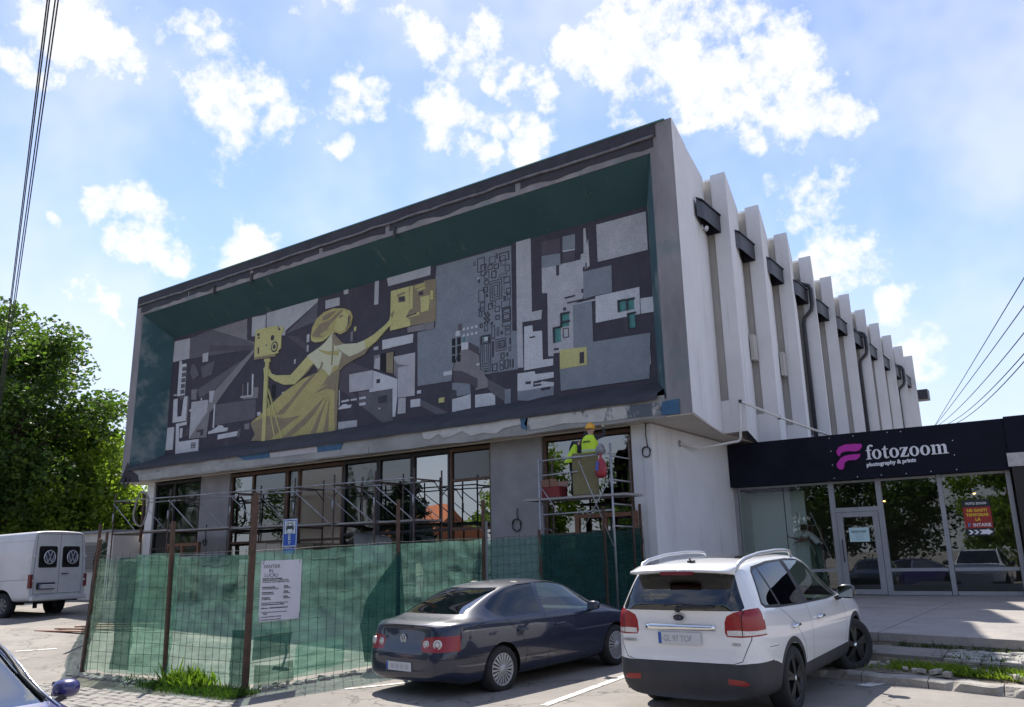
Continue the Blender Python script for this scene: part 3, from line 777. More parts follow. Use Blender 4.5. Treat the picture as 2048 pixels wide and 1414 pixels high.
patch(TM['K'], (0.36, 0.35, 0.36), 11.0, 0.71, 0.75, 3.0, fac=0.8, detail=3)
patch(TM['B'], (0.42, 0.44, 0.46), 13.0, 0.775, 0.80, 3.0, fac=0.8, detail=3)
MY = 19.1
m = MB(); m.box((-30.47, MY, 5.75), (-8.70, MY + 0.2, 11.02))
mural = m.build('mosaic_wall', TM['K'], bld)
PN = [0]
def piece(key, layer, pts, name='mosaic_piece'):
    PN[0] += 1
    a = sum(pts[i][0] * pts[(i + 1) % len(pts)][1] - pts[(i + 1) % len(pts)][0] * pts[i][1] for i in range(len(pts)))
    if a < 0: pts = pts[::-1]
    b = MB(); b.prism(pts, (0, MY, 0), (1, 0, 0), (0, 0, 1), (0, -0.006 * layer - 0.00002 * PN[0], 0))
    return b.build(name, TM[key], mural)
# ---- left third: light rays, harbour, ships
for k, l, p in (
 ('D', 1, [(-29.312,10.769),(-27.928,10.893),(-25.136,9.877),(-25.117,9.662),(-29.259,9.909)]), ('M', 2, [(-27.856,10.880),(-25.662,10.926),(-25.603,10.060)]), ('M', 3, [(-25.662,10.089),(-25.606,10.085),(-25.128,9.894),(-25.123,9.832)]),
 ('P', 1, [(-27.959,10.255),(-25.221,9.800),(-25.205,9.615),(-27.981,10.003)]),
 ('L', 2, [(-30.375,10.817),(-29.314,10.783),(-29.259,9.916),(-30.389,9.940)]), ('L', 2, [(-25.365,10.932),(-24.557,10.885),(-24.541,10.352),(-25.101,10.329),(-25.131,10.139),(-25.336,10.174)]),
 ('L', 2, [(-24.516,10.938),(-21.706,10.956),(-21.715,10.818),(-23.378,10.055),(-23.409,9.876),(-23.583,9.907),(-23.643,10.131),(-23.876,10.340),(-24.471,10.369)]), ('D', 1, [(-21.714,10.800),(-21.693,10.118),(-23.395,9.921)]), ('P', 1, [(-23.366,9.869),(-22.000,8.935),(-22.117,9.285),(-22.763,9.729)]),
 ('L', 2, [(-28.363,9.968),(-27.998,9.974),(-27.987,9.609),(-28.342,9.613)]),
 ('W', 2, [(-29.918,9.907),(-29.757,9.909),(-29.760,9.765),(-29.415,9.725),(-29.386,8.408),(-29.897,8.435)]), ('W', 2, [(-30.120,8.335),(-29.853,8.340),(-29.785,7.579),(-29.489,7.577),(-29.431,8.350),(-29.192,8.364),(-29.169,7.352),(-30.076,7.370)]),
 ('W', 2, [(-30.146,8.532),(-29.930,8.523),(-29.924,8.477),(-30.140,8.486)]), ('M', 2, [(-29.158,8.340),(-29.096,8.345),(-29.080,7.217),(-29.142,7.224)]),
 ('D', 2, [(-25.961,9.278),(-25.579,9.371),(-27.388,8.408),(-28.379,8.184),(-28.572,8.529)]), ('M', 3, [(-25.126,9.663),(-25.148,9.485),(-26.804,8.208),(-27.584,7.511),(-27.812,7.612),(-27.756,7.993),(-27.420,8.338)]),
 ('L', 2, [(-28.876,8.071),(-27.810,8.031),(-27.742,6.557),(-28.870,6.607)]), ('M', 4, [(-27.606,7.710),(-27.734,6.568),(-28.851,6.617)]), ('K', 5, [(-28.376,6.877),(-27.948,6.893),(-27.950,6.650),(-28.120,6.655),(-28.118,6.813),(-28.367,6.802)]),
 ('L', 4, [(-27.748,8.363),(-27.401,8.348),(-27.497,7.881),(-27.699,7.924)]), ('M', 2, [(-28.939,8.584),(-28.577,8.568),(-28.577,8.140),(-28.919,8.171)]), ('W', 2, [(-28.276,8.164),(-28.216,8.169),(-28.213,8.057),(-28.273,8.058)]), ('W', 2, [(-28.975,7.787),(-28.883,7.789),(-28.892,7.696),(-28.975,7.699)]),
 ('W', 4, [(-27.380,7.793),(-27.311,7.784),(-27.290,6.872),(-27.377,6.869)]), ('W', 2, [(-27.647,6.758),(-27.474,6.783),(-27.098,6.882),(-27.056,6.937),(-26.766,6.906),(-26.709,6.822),(-26.422,6.780),(-26.477,6.667),(-27.637,6.667)]), ('W', 2, [(-27.017,6.574),(-25.820,6.599),(-25.875,6.412),(-27.046,6.398)]),
 ('W', 2, [(-30.396,7.201),(-29.934,7.184),(-29.918,6.272),(-30.409,6.285)]), ('W', 2, [(-29.822,7.298),(-29.092,7.312),(-29.097,7.188),(-29.595,7.179),(-29.544,6.549),(-28.235,6.532),(-28.209,6.057),(-29.711,6.068)]), ('W', 2, [(-29.530,7.078),(-29.354,7.091),(-29.346,6.704),(-29.511,6.695)]),
 ('P', 2, [(-28.211,6.756),(-28.141,6.755),(-28.128,6.050),(-28.188,6.055)]), ('P', 2, [(-29.282,6.772),(-28.919,7.169),(-28.896,6.733),(-29.221,6.704)]),
 ('M', 2, [(-25.788,7.925),(-25.055,7.889),(-25.032,8.140),(-24.761,8.115),(-24.773,7.724),(-25.635,7.768)]), ('L', 3, [(-25.786,7.907),(-25.053,7.859),(-25.057,7.801),(-25.781,7.846)]), ('W', 2, [(-25.187,8.679),(-25.096,8.678),(-25.062,7.861),(-25.135,7.870)]), ('W', 2, [(-25.426,8.384),(-25.379,8.377),(-25.346,7.897),(-25.392,7.903)]), ('M', 2, [(-25.709,8.363),(-25.671,8.358),(-25.650,7.925),(-25.687,7.930)]),
 ('D', 1, [(-27.339,7.775),(-24.886,7.691),(-24.842,6.958),(-27.300,6.963)]), ('M', 2, [(-25.458,6.823),(-25.169,6.821),(-25.167,6.601),(-25.438,6.606)]), ('D', 2, [(-25.825,6.658),(-25.643,6.668),(-25.687,6.352),(-25.824,6.354)]), ('X', 1, [(-24.029,8.086),(-23.813,8.091),(-23.810,7.584),(-23.947,7.572)]), ('W', 2, [(-24.754,7.180),(-24.578,7.182),(-24.567,7.054),(-24.743,7.051)]),
 ('D', 2, [(-29.066,9.627),(-28.858,9.628),(-28.490,9.125),(-28.885,8.991),(-29.129,9.282)]), ('D', 2, [(-28.424,9.434),(-27.531,9.551),(-27.670,9.007),(-28.268,8.967)])):
    piece(k, l, p)
for i in range(6):
    for j in range(2):
        z = 0.0
        w = [(-29.687,9.610),(-29.559,9.604),(-29.537,9.432),(-29.665,9.438)]
        dx = j * (w[1][0] - w[0][0]) * 1.08; dz = -i * 0.235
        piece('D', 3, [(x + dx, zz + dz) for x, zz in w], 'mosaic_grid')
# ---- camera on its tripod
cam_fig = piece('Y', 5, [(-25.087,10.376),(-23.831,10.332),(-23.772,10.124),(-23.580,10.108),(-23.591,9.412),(-23.717,9.361),(-23.709,9.254),(-23.882,9.252),(-23.875,9.151),(-25.078,9.202),(-25.100,9.780)], 'painted_camera')
piece('N', 6, [(-25.086,9.294),(-23.882,9.246),(-23.875,9.151),(-25.069,9.201)]); piece('Y', 5, [(-23.660,10.254),(-23.504,10.249),(-23.469,9.993),(-23.624,9.997)])
for p in ([(-24.982,10.210),(-24.845,10.205),(-24.837,10.112),(-24.974,10.118)], [(-24.925,10.073),(-24.834,10.069),(-24.827,9.989),(-24.918,9.992)], [(-24.907,9.651),(-24.835,9.652),(-24.815,9.407),(-24.887,9.407)], [(-24.444,9.695),(-24.382,9.691),(-24.377,9.636),(-24.440,9.640)]): piece('K', 6, p)
def disc(key, layer, c, r, n=16):
    piece(key, layer, [(c[0] + r * math.cos(2 * PI * i / n), c[1] + r * 1.1 * math.sin(2 * PI * i / n)) for i in range(n)], 'mosaic_disc')
disc('K', 6, [(-24.079,9.891)][0], 0.10); disc('K', 6, [(-23.938,9.528)][0], 0.19); disc('Y', 7, [(-23.938,9.528)][0], 0.14); disc('K', 8, [(-23.938,9.528)][0], 0.08)
piece('Y', 9, [(-24.356,9.144),(-24.152,9.118),(-24.125,8.995),(-24.211,8.979),(-24.197,8.565),(-24.213,8.438),(-24.173,6.055),(-24.373,6.074),(-24.418,8.467),(-24.478,8.783),(-24.393,8.829),(-24.390,9.007),(-24.463,9.042),(-24.471,9.138)], 'painted_stand')
piece('Y', 9, [(-24.195,7.980),(-24.152,7.986),(-23.244,6.065),(-23.311,6.072)]); piece('Y', 9, [(-24.174,7.601),(-24.131,7.607),(-23.603,6.056),(-23.662,6.062)])
# ---- the woman
fig = piece('G', 5, [(-21.465,9.118),(-21.531,8.218),(-22.289,8.087),(-23.293,7.737),(-24.235,7.227),(-25.083,6.800),(-24.854,6.610),(-24.791,6.357),(-24.984,6.147),(-24.308,6.071),(-23.176,6.062),(-22.398,6.084),(-21.195,6.044),(-20.510,6.080),(-20.515,7.500),(-20.457,8.166),(-20.364,8.517),(-20.754,9.107)], 'painted_woman')
for k, l, p in (
 ('N', 6, [(-25.083,6.800),(-24.132,6.969),(-23.226,6.774),(-22.348,6.780),(-22.896,6.577),(-23.901,6.106),(-24.308,6.071),(-24.984,6.147),(-24.792,6.368)]),
 ('N', 6, [(-21.833,8.182),(-21.591,8.211),(-22.452,7.573),(-23.238,6.947),(-23.720,6.938),(-22.987,7.346),(-22.277,7.897)]), ('N', 6, [(-20.998,8.009),(-20.438,8.225),(-20.508,7.499),(-20.510,6.080),(-20.603,6.079),(-20.680,7.460),(-21.050,7.562),(-21.531,7.505)]),
 ('N', 6, [(-21.126,7.312),(-21.640,6.751),(-22.112,6.424),(-22.900,6.050),(-23.295,6.063),(-22.202,6.643),(-21.544,7.052)]), ('N', 6, [(-21.035,7.248),(-21.220,6.816),(-21.529,6.078),(-21.804,6.065),(-21.482,6.588)]), ('N', 6, [(-20.910,7.232),(-20.932,6.628),(-20.905,6.060),(-21.159,6.056),(-21.020,6.638)]),
 ('G', 7, [(-20.983,7.693),(-21.422,7.570),(-21.605,7.489),(-21.278,7.681)]),
 ('V', 6, [(-20.833,9.548),(-21.222,9.239),(-21.465,9.118),(-22.142,8.892),(-21.777,8.565),(-21.473,8.263),(-21.295,8.300),(-20.939,8.001),(-20.748,8.313),(-20.413,8.305),(-20.358,8.715),(-20.736,9.024),(-20.754,9.427)]), ('G', 7, [(-21.575,9.055),(-21.040,8.877),(-20.522,8.831),(-20.529,8.647),(-21.110,8.782),(-21.456,8.944)]),
 ('N', 7, [(-21.355,8.591),(-21.275,8.499),(-21.348,8.324),(-21.494,8.240),(-21.611,8.294),(-21.426,8.362)]), ('N', 7, [(-20.862,9.526),(-20.769,9.430),(-20.774,8.898),(-20.823,8.351),(-20.883,8.376),(-20.849,8.910)]),
 ('N', 6, [(-20.817,9.519),(-20.525,9.228),(-20.388,9.088),(-20.152,8.986),(-20.662,9.007),(-20.754,9.107)]),
 ('V', 6, [(-20.750,9.021),(-20.298,9.020),(-19.652,8.944),(-19.304,8.989),(-19.225,8.687),(-19.570,8.588),(-19.991,8.531),(-20.285,8.703),(-20.434,8.811)]), ('Y', 6, [(-19.304,8.989),(-18.893,9.104),(-18.337,9.364),(-18.173,9.487),(-18.098,9.729),(-17.946,9.761),(-17.936,9.616),(-18.037,9.350),(-18.333,9.169),(-18.750,8.864),(-19.020,8.735),(-19.225,8.671)]),
 ('N', 6, [(-20.358,8.736),(-19.991,8.531),(-19.570,8.588),(-19.020,8.735),(-19.288,8.492),(-19.844,8.373),(-20.266,8.230),(-20.419,8.118),(-20.537,8.167)]), ('N', 8, [(-18.097,9.677),(-17.966,9.765),(-18.040,9.513)]),
 ('Y', 6, [(-24.296,8.848),(-24.142,8.701),(-24.046,8.530),(-23.748,8.421),(-22.972,8.320),(-22.554,8.585),(-22.118,8.877),(-21.762,8.563),(-21.995,8.340),(-22.734,7.949),(-23.312,8.012),(-23.858,8.237),(-24.208,8.470),(-24.363,8.633)]), ('N', 7, [(-21.763,8.574),(-21.994,8.329),(-22.633,7.973),(-22.733,7.938),(-22.222,8.266),(-21.926,8.491)]),
 ('G', 5, [(-21.974,9.612),(-21.928,9.895),(-21.712,10.186),(-21.338,10.363),(-20.873,10.410),(-20.351,10.320),(-20.017,10.159),(-19.901,9.934),(-19.977,9.651),(-20.172,9.474),(-20.459,9.397),(-20.758,9.524),(-21.051,9.425),(-21.360,9.295),(-21.726,9.313),(-21.916,9.410)]),
 ('Y', 6, [(-20.779,9.657),(-20.648,10.042),(-20.326,10.250),(-20.122,10.061),(-20.054,9.792),(-20.275,9.524),(-20.610,9.509)]), ('N', 6, [(-21.841,9.715),(-21.509,9.967),(-21.094,10.000),(-20.437,10.282),(-20.348,10.238),(-20.793,9.972),(-21.170,9.716),(-20.989,9.683),(-21.377,9.633),(-21.526,9.561),(-21.331,9.463),(-21.753,9.519),(-21.896,9.598)]),
 ('Y', 7, [(-21.974,9.612),(-21.827,9.461),(-21.365,9.393),(-20.906,9.518),(-21.066,9.417),(-21.360,9.295),(-21.781,9.333),(-21.933,9.424)]), ('N', 7, [(-20.246,9.519),(-20.039,9.768),(-20.028,10.043),(-19.990,9.993),(-19.992,9.686),(-20.173,9.506)]), ('K', 7, [(-20.098,10.003),(-20.045,9.940),(-20.066,9.731),(-20.133,9.584),(-20.112,9.792)]), ('N', 7, [(-21.406,10.195),(-20.958,10.301),(-20.733,10.285),(-21.098,10.082),(-21.399,10.057)]),
 ('N', 7, [(-20.561,10.063),(-20.357,10.106),(-20.354,10.024),(-20.527,9.976)])):
    piece(k, l, p)
# ---- the face she holds up
face = piece('N', 4, [(-18.126,10.477),(-16.693,10.482),(-16.693,10.533),(-16.179,10.493),(-16.176,9.093),(-17.252,9.117),(-18.132,9.113)], 'painted_face')
for k, l, p in (('Y', 5, [(-18.126,10.477),(-17.321,10.473),(-17.285,9.674),(-17.437,9.451),(-17.255,9.317),(-17.252,9.117),(-18.132,9.113)]), ('Y', 6, [(-17.269,10.457),(-17.146,10.457),(-17.143,9.672),(-17.285,9.674)]), ('K', 8, [(-17.748,10.183),(-17.512,10.176),(-17.510,10.012),(-17.720,10.033)]), ('N', 6, [(-17.869,10.289),(-17.514,10.330),(-17.487,10.263),(-17.815,10.217)]), ('N', 6, [(-17.815,10.217),(-17.486,10.181),(-17.457,9.971),(-17.785,10.006)]),
 ('K', 6, [(-16.893,10.191),(-16.716,10.185),(-16.715,10.064),(-16.892,10.070)]), ('Y', 6, [(-16.977,10.289),(-16.628,10.327),(-16.590,10.259),(-16.945,10.232)]), ('Y', 6, [(-16.816,10.004),(-16.426,9.995),(-16.461,9.490),(-16.799,9.491)]), ('Y', 6, [(-16.402,10.125),(-16.284,10.125),(-16.283,9.827),(-16.400,9.825)]), ('K', 7, [(-17.417,9.468),(-17.001,9.509),(-17.001,9.479),(-17.372,9.429)]), ('Y', 6, [(-17.321,9.460),(-16.988,9.472),(-16.962,9.402),(-17.397,9.414)]), ('Y', 6, [(-16.976,9.515),(-16.862,9.518),(-16.861,9.418),(-16.962,9.412)]), ('G', 5, [(-16.692,10.472),(-16.629,10.469),(-16.628,10.338),(-17.074,10.340),(-17.075,10.432)])):
    piece(k, l, p)
# ---- middle: blocks, niches, ship
for k, l, p in (
 ('L', 2, [(-18.340,10.993),(-16.412,11.008),(-16.429,10.678),(-18.265,10.683)]), ('L', 2, [(-18.891,11.011),(-18.703,11.008),(-18.716,10.148),(-18.902,10.159)]), ('L', 2, [(-20.395,11.023),(-20.159,11.012),(-20.166,10.812),(-20.386,10.825)]), ('L', 2, [(-21.306,10.792),(-20.591,10.769),(-20.578,10.472),(-21.291,10.475)]),
 ('L', 2, [(-22.212,9.692),(-22.072,9.700),(-22.071,9.409),(-22.211,9.406)]), ('L', 2, [(-22.189,9.292),(-22.088,9.297),(-22.098,9.059),(-22.191,9.063)]), ('M', 2, [(-19.989,9.400),(-19.875,9.406),(-19.883,9.066),(-19.990,9.058)]), ('Y', 2, [(-19.830,9.551),(-19.723,9.552),(-19.739,9.398),(-19.838,9.394)]), ('M', 5, [(-17.367,9.088),(-16.249,9.092),(-16.261,8.840),(-17.365,8.913)]),
 ('W', 2, [(-18.493,8.856),(-17.134,8.837),(-17.150,8.554),(-18.486,8.536)]), ('L', 2, [(-18.882,8.682),(-18.678,8.684),(-18.675,8.567),(-18.879,8.579)]), ('M', 2, [(-18.867,8.384),(-18.583,8.390),(-18.583,7.862),(-18.855,7.968)]), ('L', 3, [(-18.782,8.270),(-18.580,8.278),(-18.583,7.862),(-18.855,7.958)]),
 ('X', 2, [(-18.563,8.407),(-17.953,8.389),(-17.971,7.624),(-18.535,7.820)]), ('N', 3, [(-18.295,8.384),(-17.985,8.379),(-17.991,7.652),(-18.281,7.743)]), ('L', 2, [(-17.962,8.211),(-17.051,8.204),(-17.046,7.756),(-17.782,7.936),(-17.961,8.132)]), ('M', 1, [(-17.974,8.144),(-17.775,7.935),(-17.046,7.756),(-17.046,7.708),(-17.806,7.478),(-17.964,7.623)]), ('L', 3, [(-17.780,7.817),(-17.047,7.814),(-17.049,6.806),(-17.762,6.830)]),
 ('L', 2, [(-19.996,7.912),(-18.901,7.904),(-18.856,7.268),(-19.972,7.295)]), ('W', 3, [(-18.873,7.880),(-17.792,7.447),(-17.794,6.825),(-17.873,6.228),(-17.976,6.240),(-17.994,7.162),(-19.042,7.173),(-19.025,7.270),(-18.856,7.268)]), ('K', 4, [(-18.716,7.557),(-18.549,7.558),(-18.559,7.426),(-18.712,7.422)]),
 ('D', 1, [(-19.538,7.258),(-17.994,7.162),(-17.974,6.120),(-18.427,6.098),(-19.525,6.865)]), ('P', 1, [(-20.477,8.116),(-19.999,8.356),(-18.873,7.880),(-18.866,7.628),(-19.975,7.377),(-19.531,7.066),(-19.525,6.865),(-18.427,6.098),(-20.479,7.495)]), ('K', 2, [(-18.634,6.986),(-18.238,6.989),(-18.246,6.746),(-18.628,6.754)]), ('W', 2, [(-18.604,6.604),(-18.538,6.606),(-18.537,6.557),(-18.603,6.555)]),
 ('L', 2, [(-17.743,6.809),(-17.425,6.797),(-17.436,6.293),(-17.772,6.303)]), ('W', 2, [(-17.222,6.695),(-16.819,6.682),(-16.817,6.436),(-17.219,6.447)]), ('W', 2, [(-16.957,6.951),(-16.790,6.953),(-16.790,6.848),(-16.956,6.851)]),
 ('W', 2, [(-20.338,7.052),(-19.985,7.063),(-19.982,6.997),(-20.336,6.996)]), ('W', 2, [(-19.900,7.053),(-19.614,7.052),(-19.612,6.986),(-19.898,6.997)]), ('W', 2, [(-19.497,7.062),(-19.202,7.064),(-19.200,6.984),(-19.494,6.991)]), ('W', 2, [(-19.490,6.871),(-19.196,6.864),(-19.193,6.774),(-19.487,6.780)]), ('W', 2, [(-20.472,6.829),(-20.352,6.865),(-20.262,6.925),(-20.084,6.914),(-20.047,6.869),(-19.837,6.863),(-19.903,6.761),(-20.469,6.768)]),
 ('L', 2, [(-20.465,6.342),(-19.574,6.313),(-19.580,6.096),(-20.052,6.097),(-20.454,6.089)]), ('W', 2, [(-20.477,7.444),(-20.441,7.439),(-20.424,6.874),(-20.460,6.878)]), ('Y', 2, [(-16.063,6.600),(-15.838,6.603),(-15.850,6.448),(-16.063,6.447)]), ('D', 1, [(-16.788,6.645),(-15.698,6.118),(-16.062,6.059),(-16.817,6.455)]),
 ('X', 1, [(-23.997,8.106),(-23.807,8.108),(-23.770,7.608),(-23.942,7.602)]), ('L', 2, [(-22.841,8.870),(-22.746,8.877),(-22.767,8.716),(-22.838,8.705)]), ('L', 2, [(-23.439,7.756),(-23.174,7.759),(-23.162,7.704),(-23.419,7.705)])):
    piece(k, l, p)
# ---- right half: circuit panel, columns, blocks
for k, l, p in (
 ('B', 1, [(-16.165,10.912),(-13.238,10.912),(-13.261,8.261),(-13.077,8.215),(-13.092,7.073),(-14.316,7.101),(-14.478,7.379),(-14.473,7.768),(-14.864,8.170),(-15.152,8.218),(-15.535,7.417),(-15.565,7.077),(-16.938,7.097),(-16.954,8.851),(-16.210,8.890),(-16.214,10.470)]), ('M', 2, [(-15.182,7.998),(-14.878,7.949),(-14.501,7.726),(-14.478,7.379),(-14.316,7.101),(-14.181,6.929),(-14.185,6.683),(-14.655,6.656),(-14.567,7.006),(-15.159,7.320),(-15.518,7.387)]),
 ('L', 1, [(-13.055,11.057),(-12.534,11.055),(-12.555,8.699),(-12.206,8.695),(-12.241,8.421),(-12.902,8.449),(-12.899,7.097),(-13.096,7.109),(-13.097,8.467)]), ('W', 1, [(-12.838,8.302),(-12.553,8.296),(-12.543,8.098),(-12.228,8.078),(-12.232,7.222),(-11.885,7.202),(-11.892,7.006),(-12.876,7.006)]), ('K', 2, [(-12.651,7.962),(-12.476,7.962),(-12.477,7.918),(-12.652,7.922)]),
 ('W', 1, [(-13.111,6.944),(-12.520,6.932),(-12.498,6.838),(-11.885,6.817),(-11.891,6.657),(-12.479,6.645),(-11.886,6.520),(-11.900,6.416),(-13.125,6.422)]), ('K', 2, [(-12.834,6.665),(-12.656,6.662),(-12.658,6.584),(-12.837,6.591)]), ('K', 2, [(-12.570,6.637),(-12.303,6.634),(-12.305,6.578),(-12.542,6.577),(-12.545,6.483),(-12.575,6.487)]), ('K', 2, [(-12.543,6.542),(-12.307,6.536),(-12.308,6.493),(-12.545,6.483)]), ('K', 2, [(-12.311,6.417),(-12.013,6.419),(-12.016,6.343),(-12.313,6.340)]), ('B', 1, [(-13.125,6.422),(-11.900,6.416),(-11.910,6.160),(-12.345,6.149),(-12.749,6.102),(-13.132,6.163)]),
 ('L', 1, [(-12.172,9.971),(-11.529,9.907),(-11.453,9.934),(-10.863,9.911),(-10.857,10.056),(-10.758,10.086),(-10.733,10.820),(-10.665,10.816),(-10.650,10.319),(-10.595,10.470),(-10.582,9.669),(-10.794,9.541),(-10.826,8.870),(-10.871,8.740),(-11.173,8.652),(-11.211,7.385),(-11.656,7.402),(-11.682,7.342),(-11.854,7.348),(-11.882,7.267),(-12.045,7.292),(-12.011,9.157),(-12.189,9.193)]),
 ('P', 1, [(-12.160,10.766),(-11.511,10.720),(-11.514,10.265),(-12.160,10.317)]), ('B', 1, [(-11.429,10.746),(-11.012,10.723),(-11.032,10.277),(-11.447,10.317)]), ('W', 2, [(-11.447,10.313),(-11.032,10.272),(-11.033,10.250),(-11.438,10.274)]), ('B', 2, [(-12.160,10.317),(-11.529,10.260),(-11.529,9.907),(-12.172,9.952)]), ('P', 1, [(-11.439,10.270),(-11.033,10.250),(-11.049,9.909),(-11.453,9.925)]), ('K', 2, [(-11.679,9.923),(-11.578,9.918),(-11.591,9.606),(-11.681,9.612)]),
 ('K', 2, [(-10.802,9.671),(-10.739,9.683),(-10.736,9.541),(-10.808,9.544)]), ('K', 2, [(-10.715,9.774),(-10.677,9.779),(-10.678,9.559),(-10.717,9.554)]), ('B', 2, [(-10.794,9.536),(-9.900,9.527),(-9.926,8.745),(-10.509,8.762),(-10.823,8.730)]), ('K', 2, [(-11.421,8.912),(-11.089,8.919),(-11.091,8.871),(-11.423,8.859)]), ('K', 2, [(-11.355,8.745),(-10.822,8.756),(-10.824,8.713),(-11.356,8.701)]), ('K', 2, [(-10.880,9.046),(-10.818,9.042),(-10.824,8.913),(-10.885,8.934)]), ('K', 2, [(-12.078,9.148),(-12.027,9.147),(-12.039,8.805),(-12.085,8.805)]), ('K', 2, [(-12.081,8.777),(-12.035,8.777),(-12.039,8.689),(-12.079,8.688)]),
 ('L', 2, [(-11.188,8.655),(-10.448,8.676),(-10.450,8.621),(-11.180,8.614)]), ('B', 2, [(-11.175,8.626),(-10.567,8.636),(-10.580,7.466),(-8.869,7.426),(-8.971,6.214),(-11.664,6.246),(-11.677,6.872),(-10.787,6.864),(-10.786,7.345),(-11.207,7.367)]),
 ('L', 1, [(-10.313,10.824),(-8.782,10.815),(-8.794,9.713),(-10.323,9.720)]), ('W', 1, [(-10.444,8.740),(-9.107,8.734),(-9.133,7.987),(-10.474,7.986)]), ('W', 1, [(-9.097,8.408),(-8.727,8.387),(-8.746,7.974),(-9.111,7.991)]), ('W', 1, [(-8.920,7.427),(-8.894,7.427),(-8.917,6.580),(-8.938,6.583)]),
 ('K', 2, [(-11.493,8.618),(-11.399,8.613),(-11.403,8.522),(-11.496,8.527)]), ('Y', 3, [(-11.655,7.411),(-10.786,7.357),(-10.796,6.857),(-11.668,6.862)]), ('K', 4, [(-11.013,7.234),(-10.872,7.233),(-10.887,6.921),(-11.028,6.922)]), ('K', 2, [(-11.849,7.490),(-11.686,7.484),(-11.689,7.420),(-11.851,7.425)]),
 ('B', 1, [(-13.595,6.537),(-13.357,6.536),(-13.368,6.114),(-13.594,6.120)]), ('W', 1, [(-14.657,6.521),(-13.928,6.501),(-13.924,6.130),(-14.661,6.140)]), ('W', 1, [(-15.538,6.497),(-14.824,6.565),(-14.829,6.138),(-15.540,6.109)]), ('B', 1, [(-15.537,7.004),(-14.848,6.954),(-14.824,6.565),(-15.365,6.567),(-15.364,6.750),(-15.537,6.796)]),
 ('P', 3, [(-15.506,7.371),(-15.159,7.315),(-14.550,6.999),(-14.571,6.712),(-14.849,6.886),(-15.449,7.015)]), ('P', 3, [(-14.876,8.181),(-14.498,7.956),(-14.501,7.740),(-14.878,7.949)]), ('D', 1, [(-14.181,6.929),(-13.568,6.577),(-13.576,6.184),(-13.999,6.458),(-14.185,6.660)]), ('D', 2, [(-15.294,8.821),(-15.130,8.815),(-15.132,8.611),(-15.295,8.621)]), ('W', 2, [(-15.383,8.608),(-15.219,8.608),(-15.220,8.438),(-15.396,8.449)]), ('W', 3, [(-15.164,8.206),(-14.893,8.184),(-14.895,7.961),(-15.165,7.972)]), ('T', 2, [(-15.110,8.371),(-15.023,8.380),(-15.025,8.206),(-15.100,8.210)]), ('W', 2, [(-15.871,7.392),(-15.547,7.400),(-15.536,7.268),(-15.871,7.270)]), ('W', 2, [(-14.589,7.465),(-14.477,7.461),(-14.478,7.407),(-14.590,7.410)]),
 ('T', 4, [(-14.298,8.245),(-14.131,8.240),(-14.134,8.079),(-14.301,8.084)]), ('W', 5, [(-14.276,8.228),(-14.143,8.223),(-14.145,8.095),(-14.267,8.097)]), ('K', 2, [(-14.013,8.059),(-13.931,8.059),(-13.940,7.578),(-14.016,7.572)]), ('K', 2, [(-14.498,10.109),(-14.429,10.104),(-14.431,9.989),(-14.494,9.993)]), ('K', 2, [(-14.210,9.571),(-14.137,9.570),(-14.138,9.476),(-14.206,9.476)]), ('W', 2, [(-14.526,10.163),(-14.451,10.162),(-14.452,10.109),(-14.521,10.114)])):
    piece(k, l, p)
for p in ([(-15.531,8.396),(-15.408,8.394),(-15.409,8.167),(-15.526,8.168)], [(-15.326,8.399),(-15.197,8.396),(-15.199,8.170),(-15.321,8.171)], [(-15.532,8.121),(-15.409,8.120),(-15.410,7.894),(-15.527,7.894)], [(-15.327,8.125),(-15.199,8.123),(-15.201,7.898),(-15.323,7.899)], [(-15.533,7.848),(-15.410,7.847),(-15.411,7.632),(-15.528,7.631)], [(-15.329,7.853),(-15.201,7.852),(-15.202,7.628),(-15.324,7.628)]):
    piece('X', 3, p, 'mosaic_niche')
w = [(-15.108,8.659),(-15.027,8.659),(-15.027,8.583),(-15.109,8.583)]
for j in range(2):
    for i in range(4): piece('W', 2, [(x + i * 0.16, z - j * 0.20) for x, z in w])
# teal niches with a dark head and jamb
def niche(p):
    (xa, za), (xb, zb) = (min(q[0] for q in p), min(q[1] for q in p)), (max(q[0] for q in p), max(q[1] for q in p))
    piece('T', 2, [(xa, za), (xb, za), (xb, zb), (xa, zb)], 'mosaic_niche')
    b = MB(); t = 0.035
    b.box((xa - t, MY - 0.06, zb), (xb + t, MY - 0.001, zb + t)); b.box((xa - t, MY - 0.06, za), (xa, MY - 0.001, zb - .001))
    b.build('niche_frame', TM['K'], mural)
for p in ([(-9.721,8.441),(-9.538,8.430),(-9.554,8.150),(-9.728,8.158)], [(-9.466,8.432),(-9.290,8.422),(-9.306,8.152),(-9.474,8.159)], [(-9.455,8.031),(-9.284,8.027),(-9.294,7.648),(-9.461,7.653)], [(-11.540,8.426),(-11.310,8.413),(-11.318,8.228),(-11.543,8.243)], [(-11.550,8.175),(-11.321,8.163),(-11.326,8.056),(-11.550,8.070)], [(-11.797,8.054),(-11.605,8.050),(-11.621,7.642),(-11.803,7.651)]):
    niche(p)
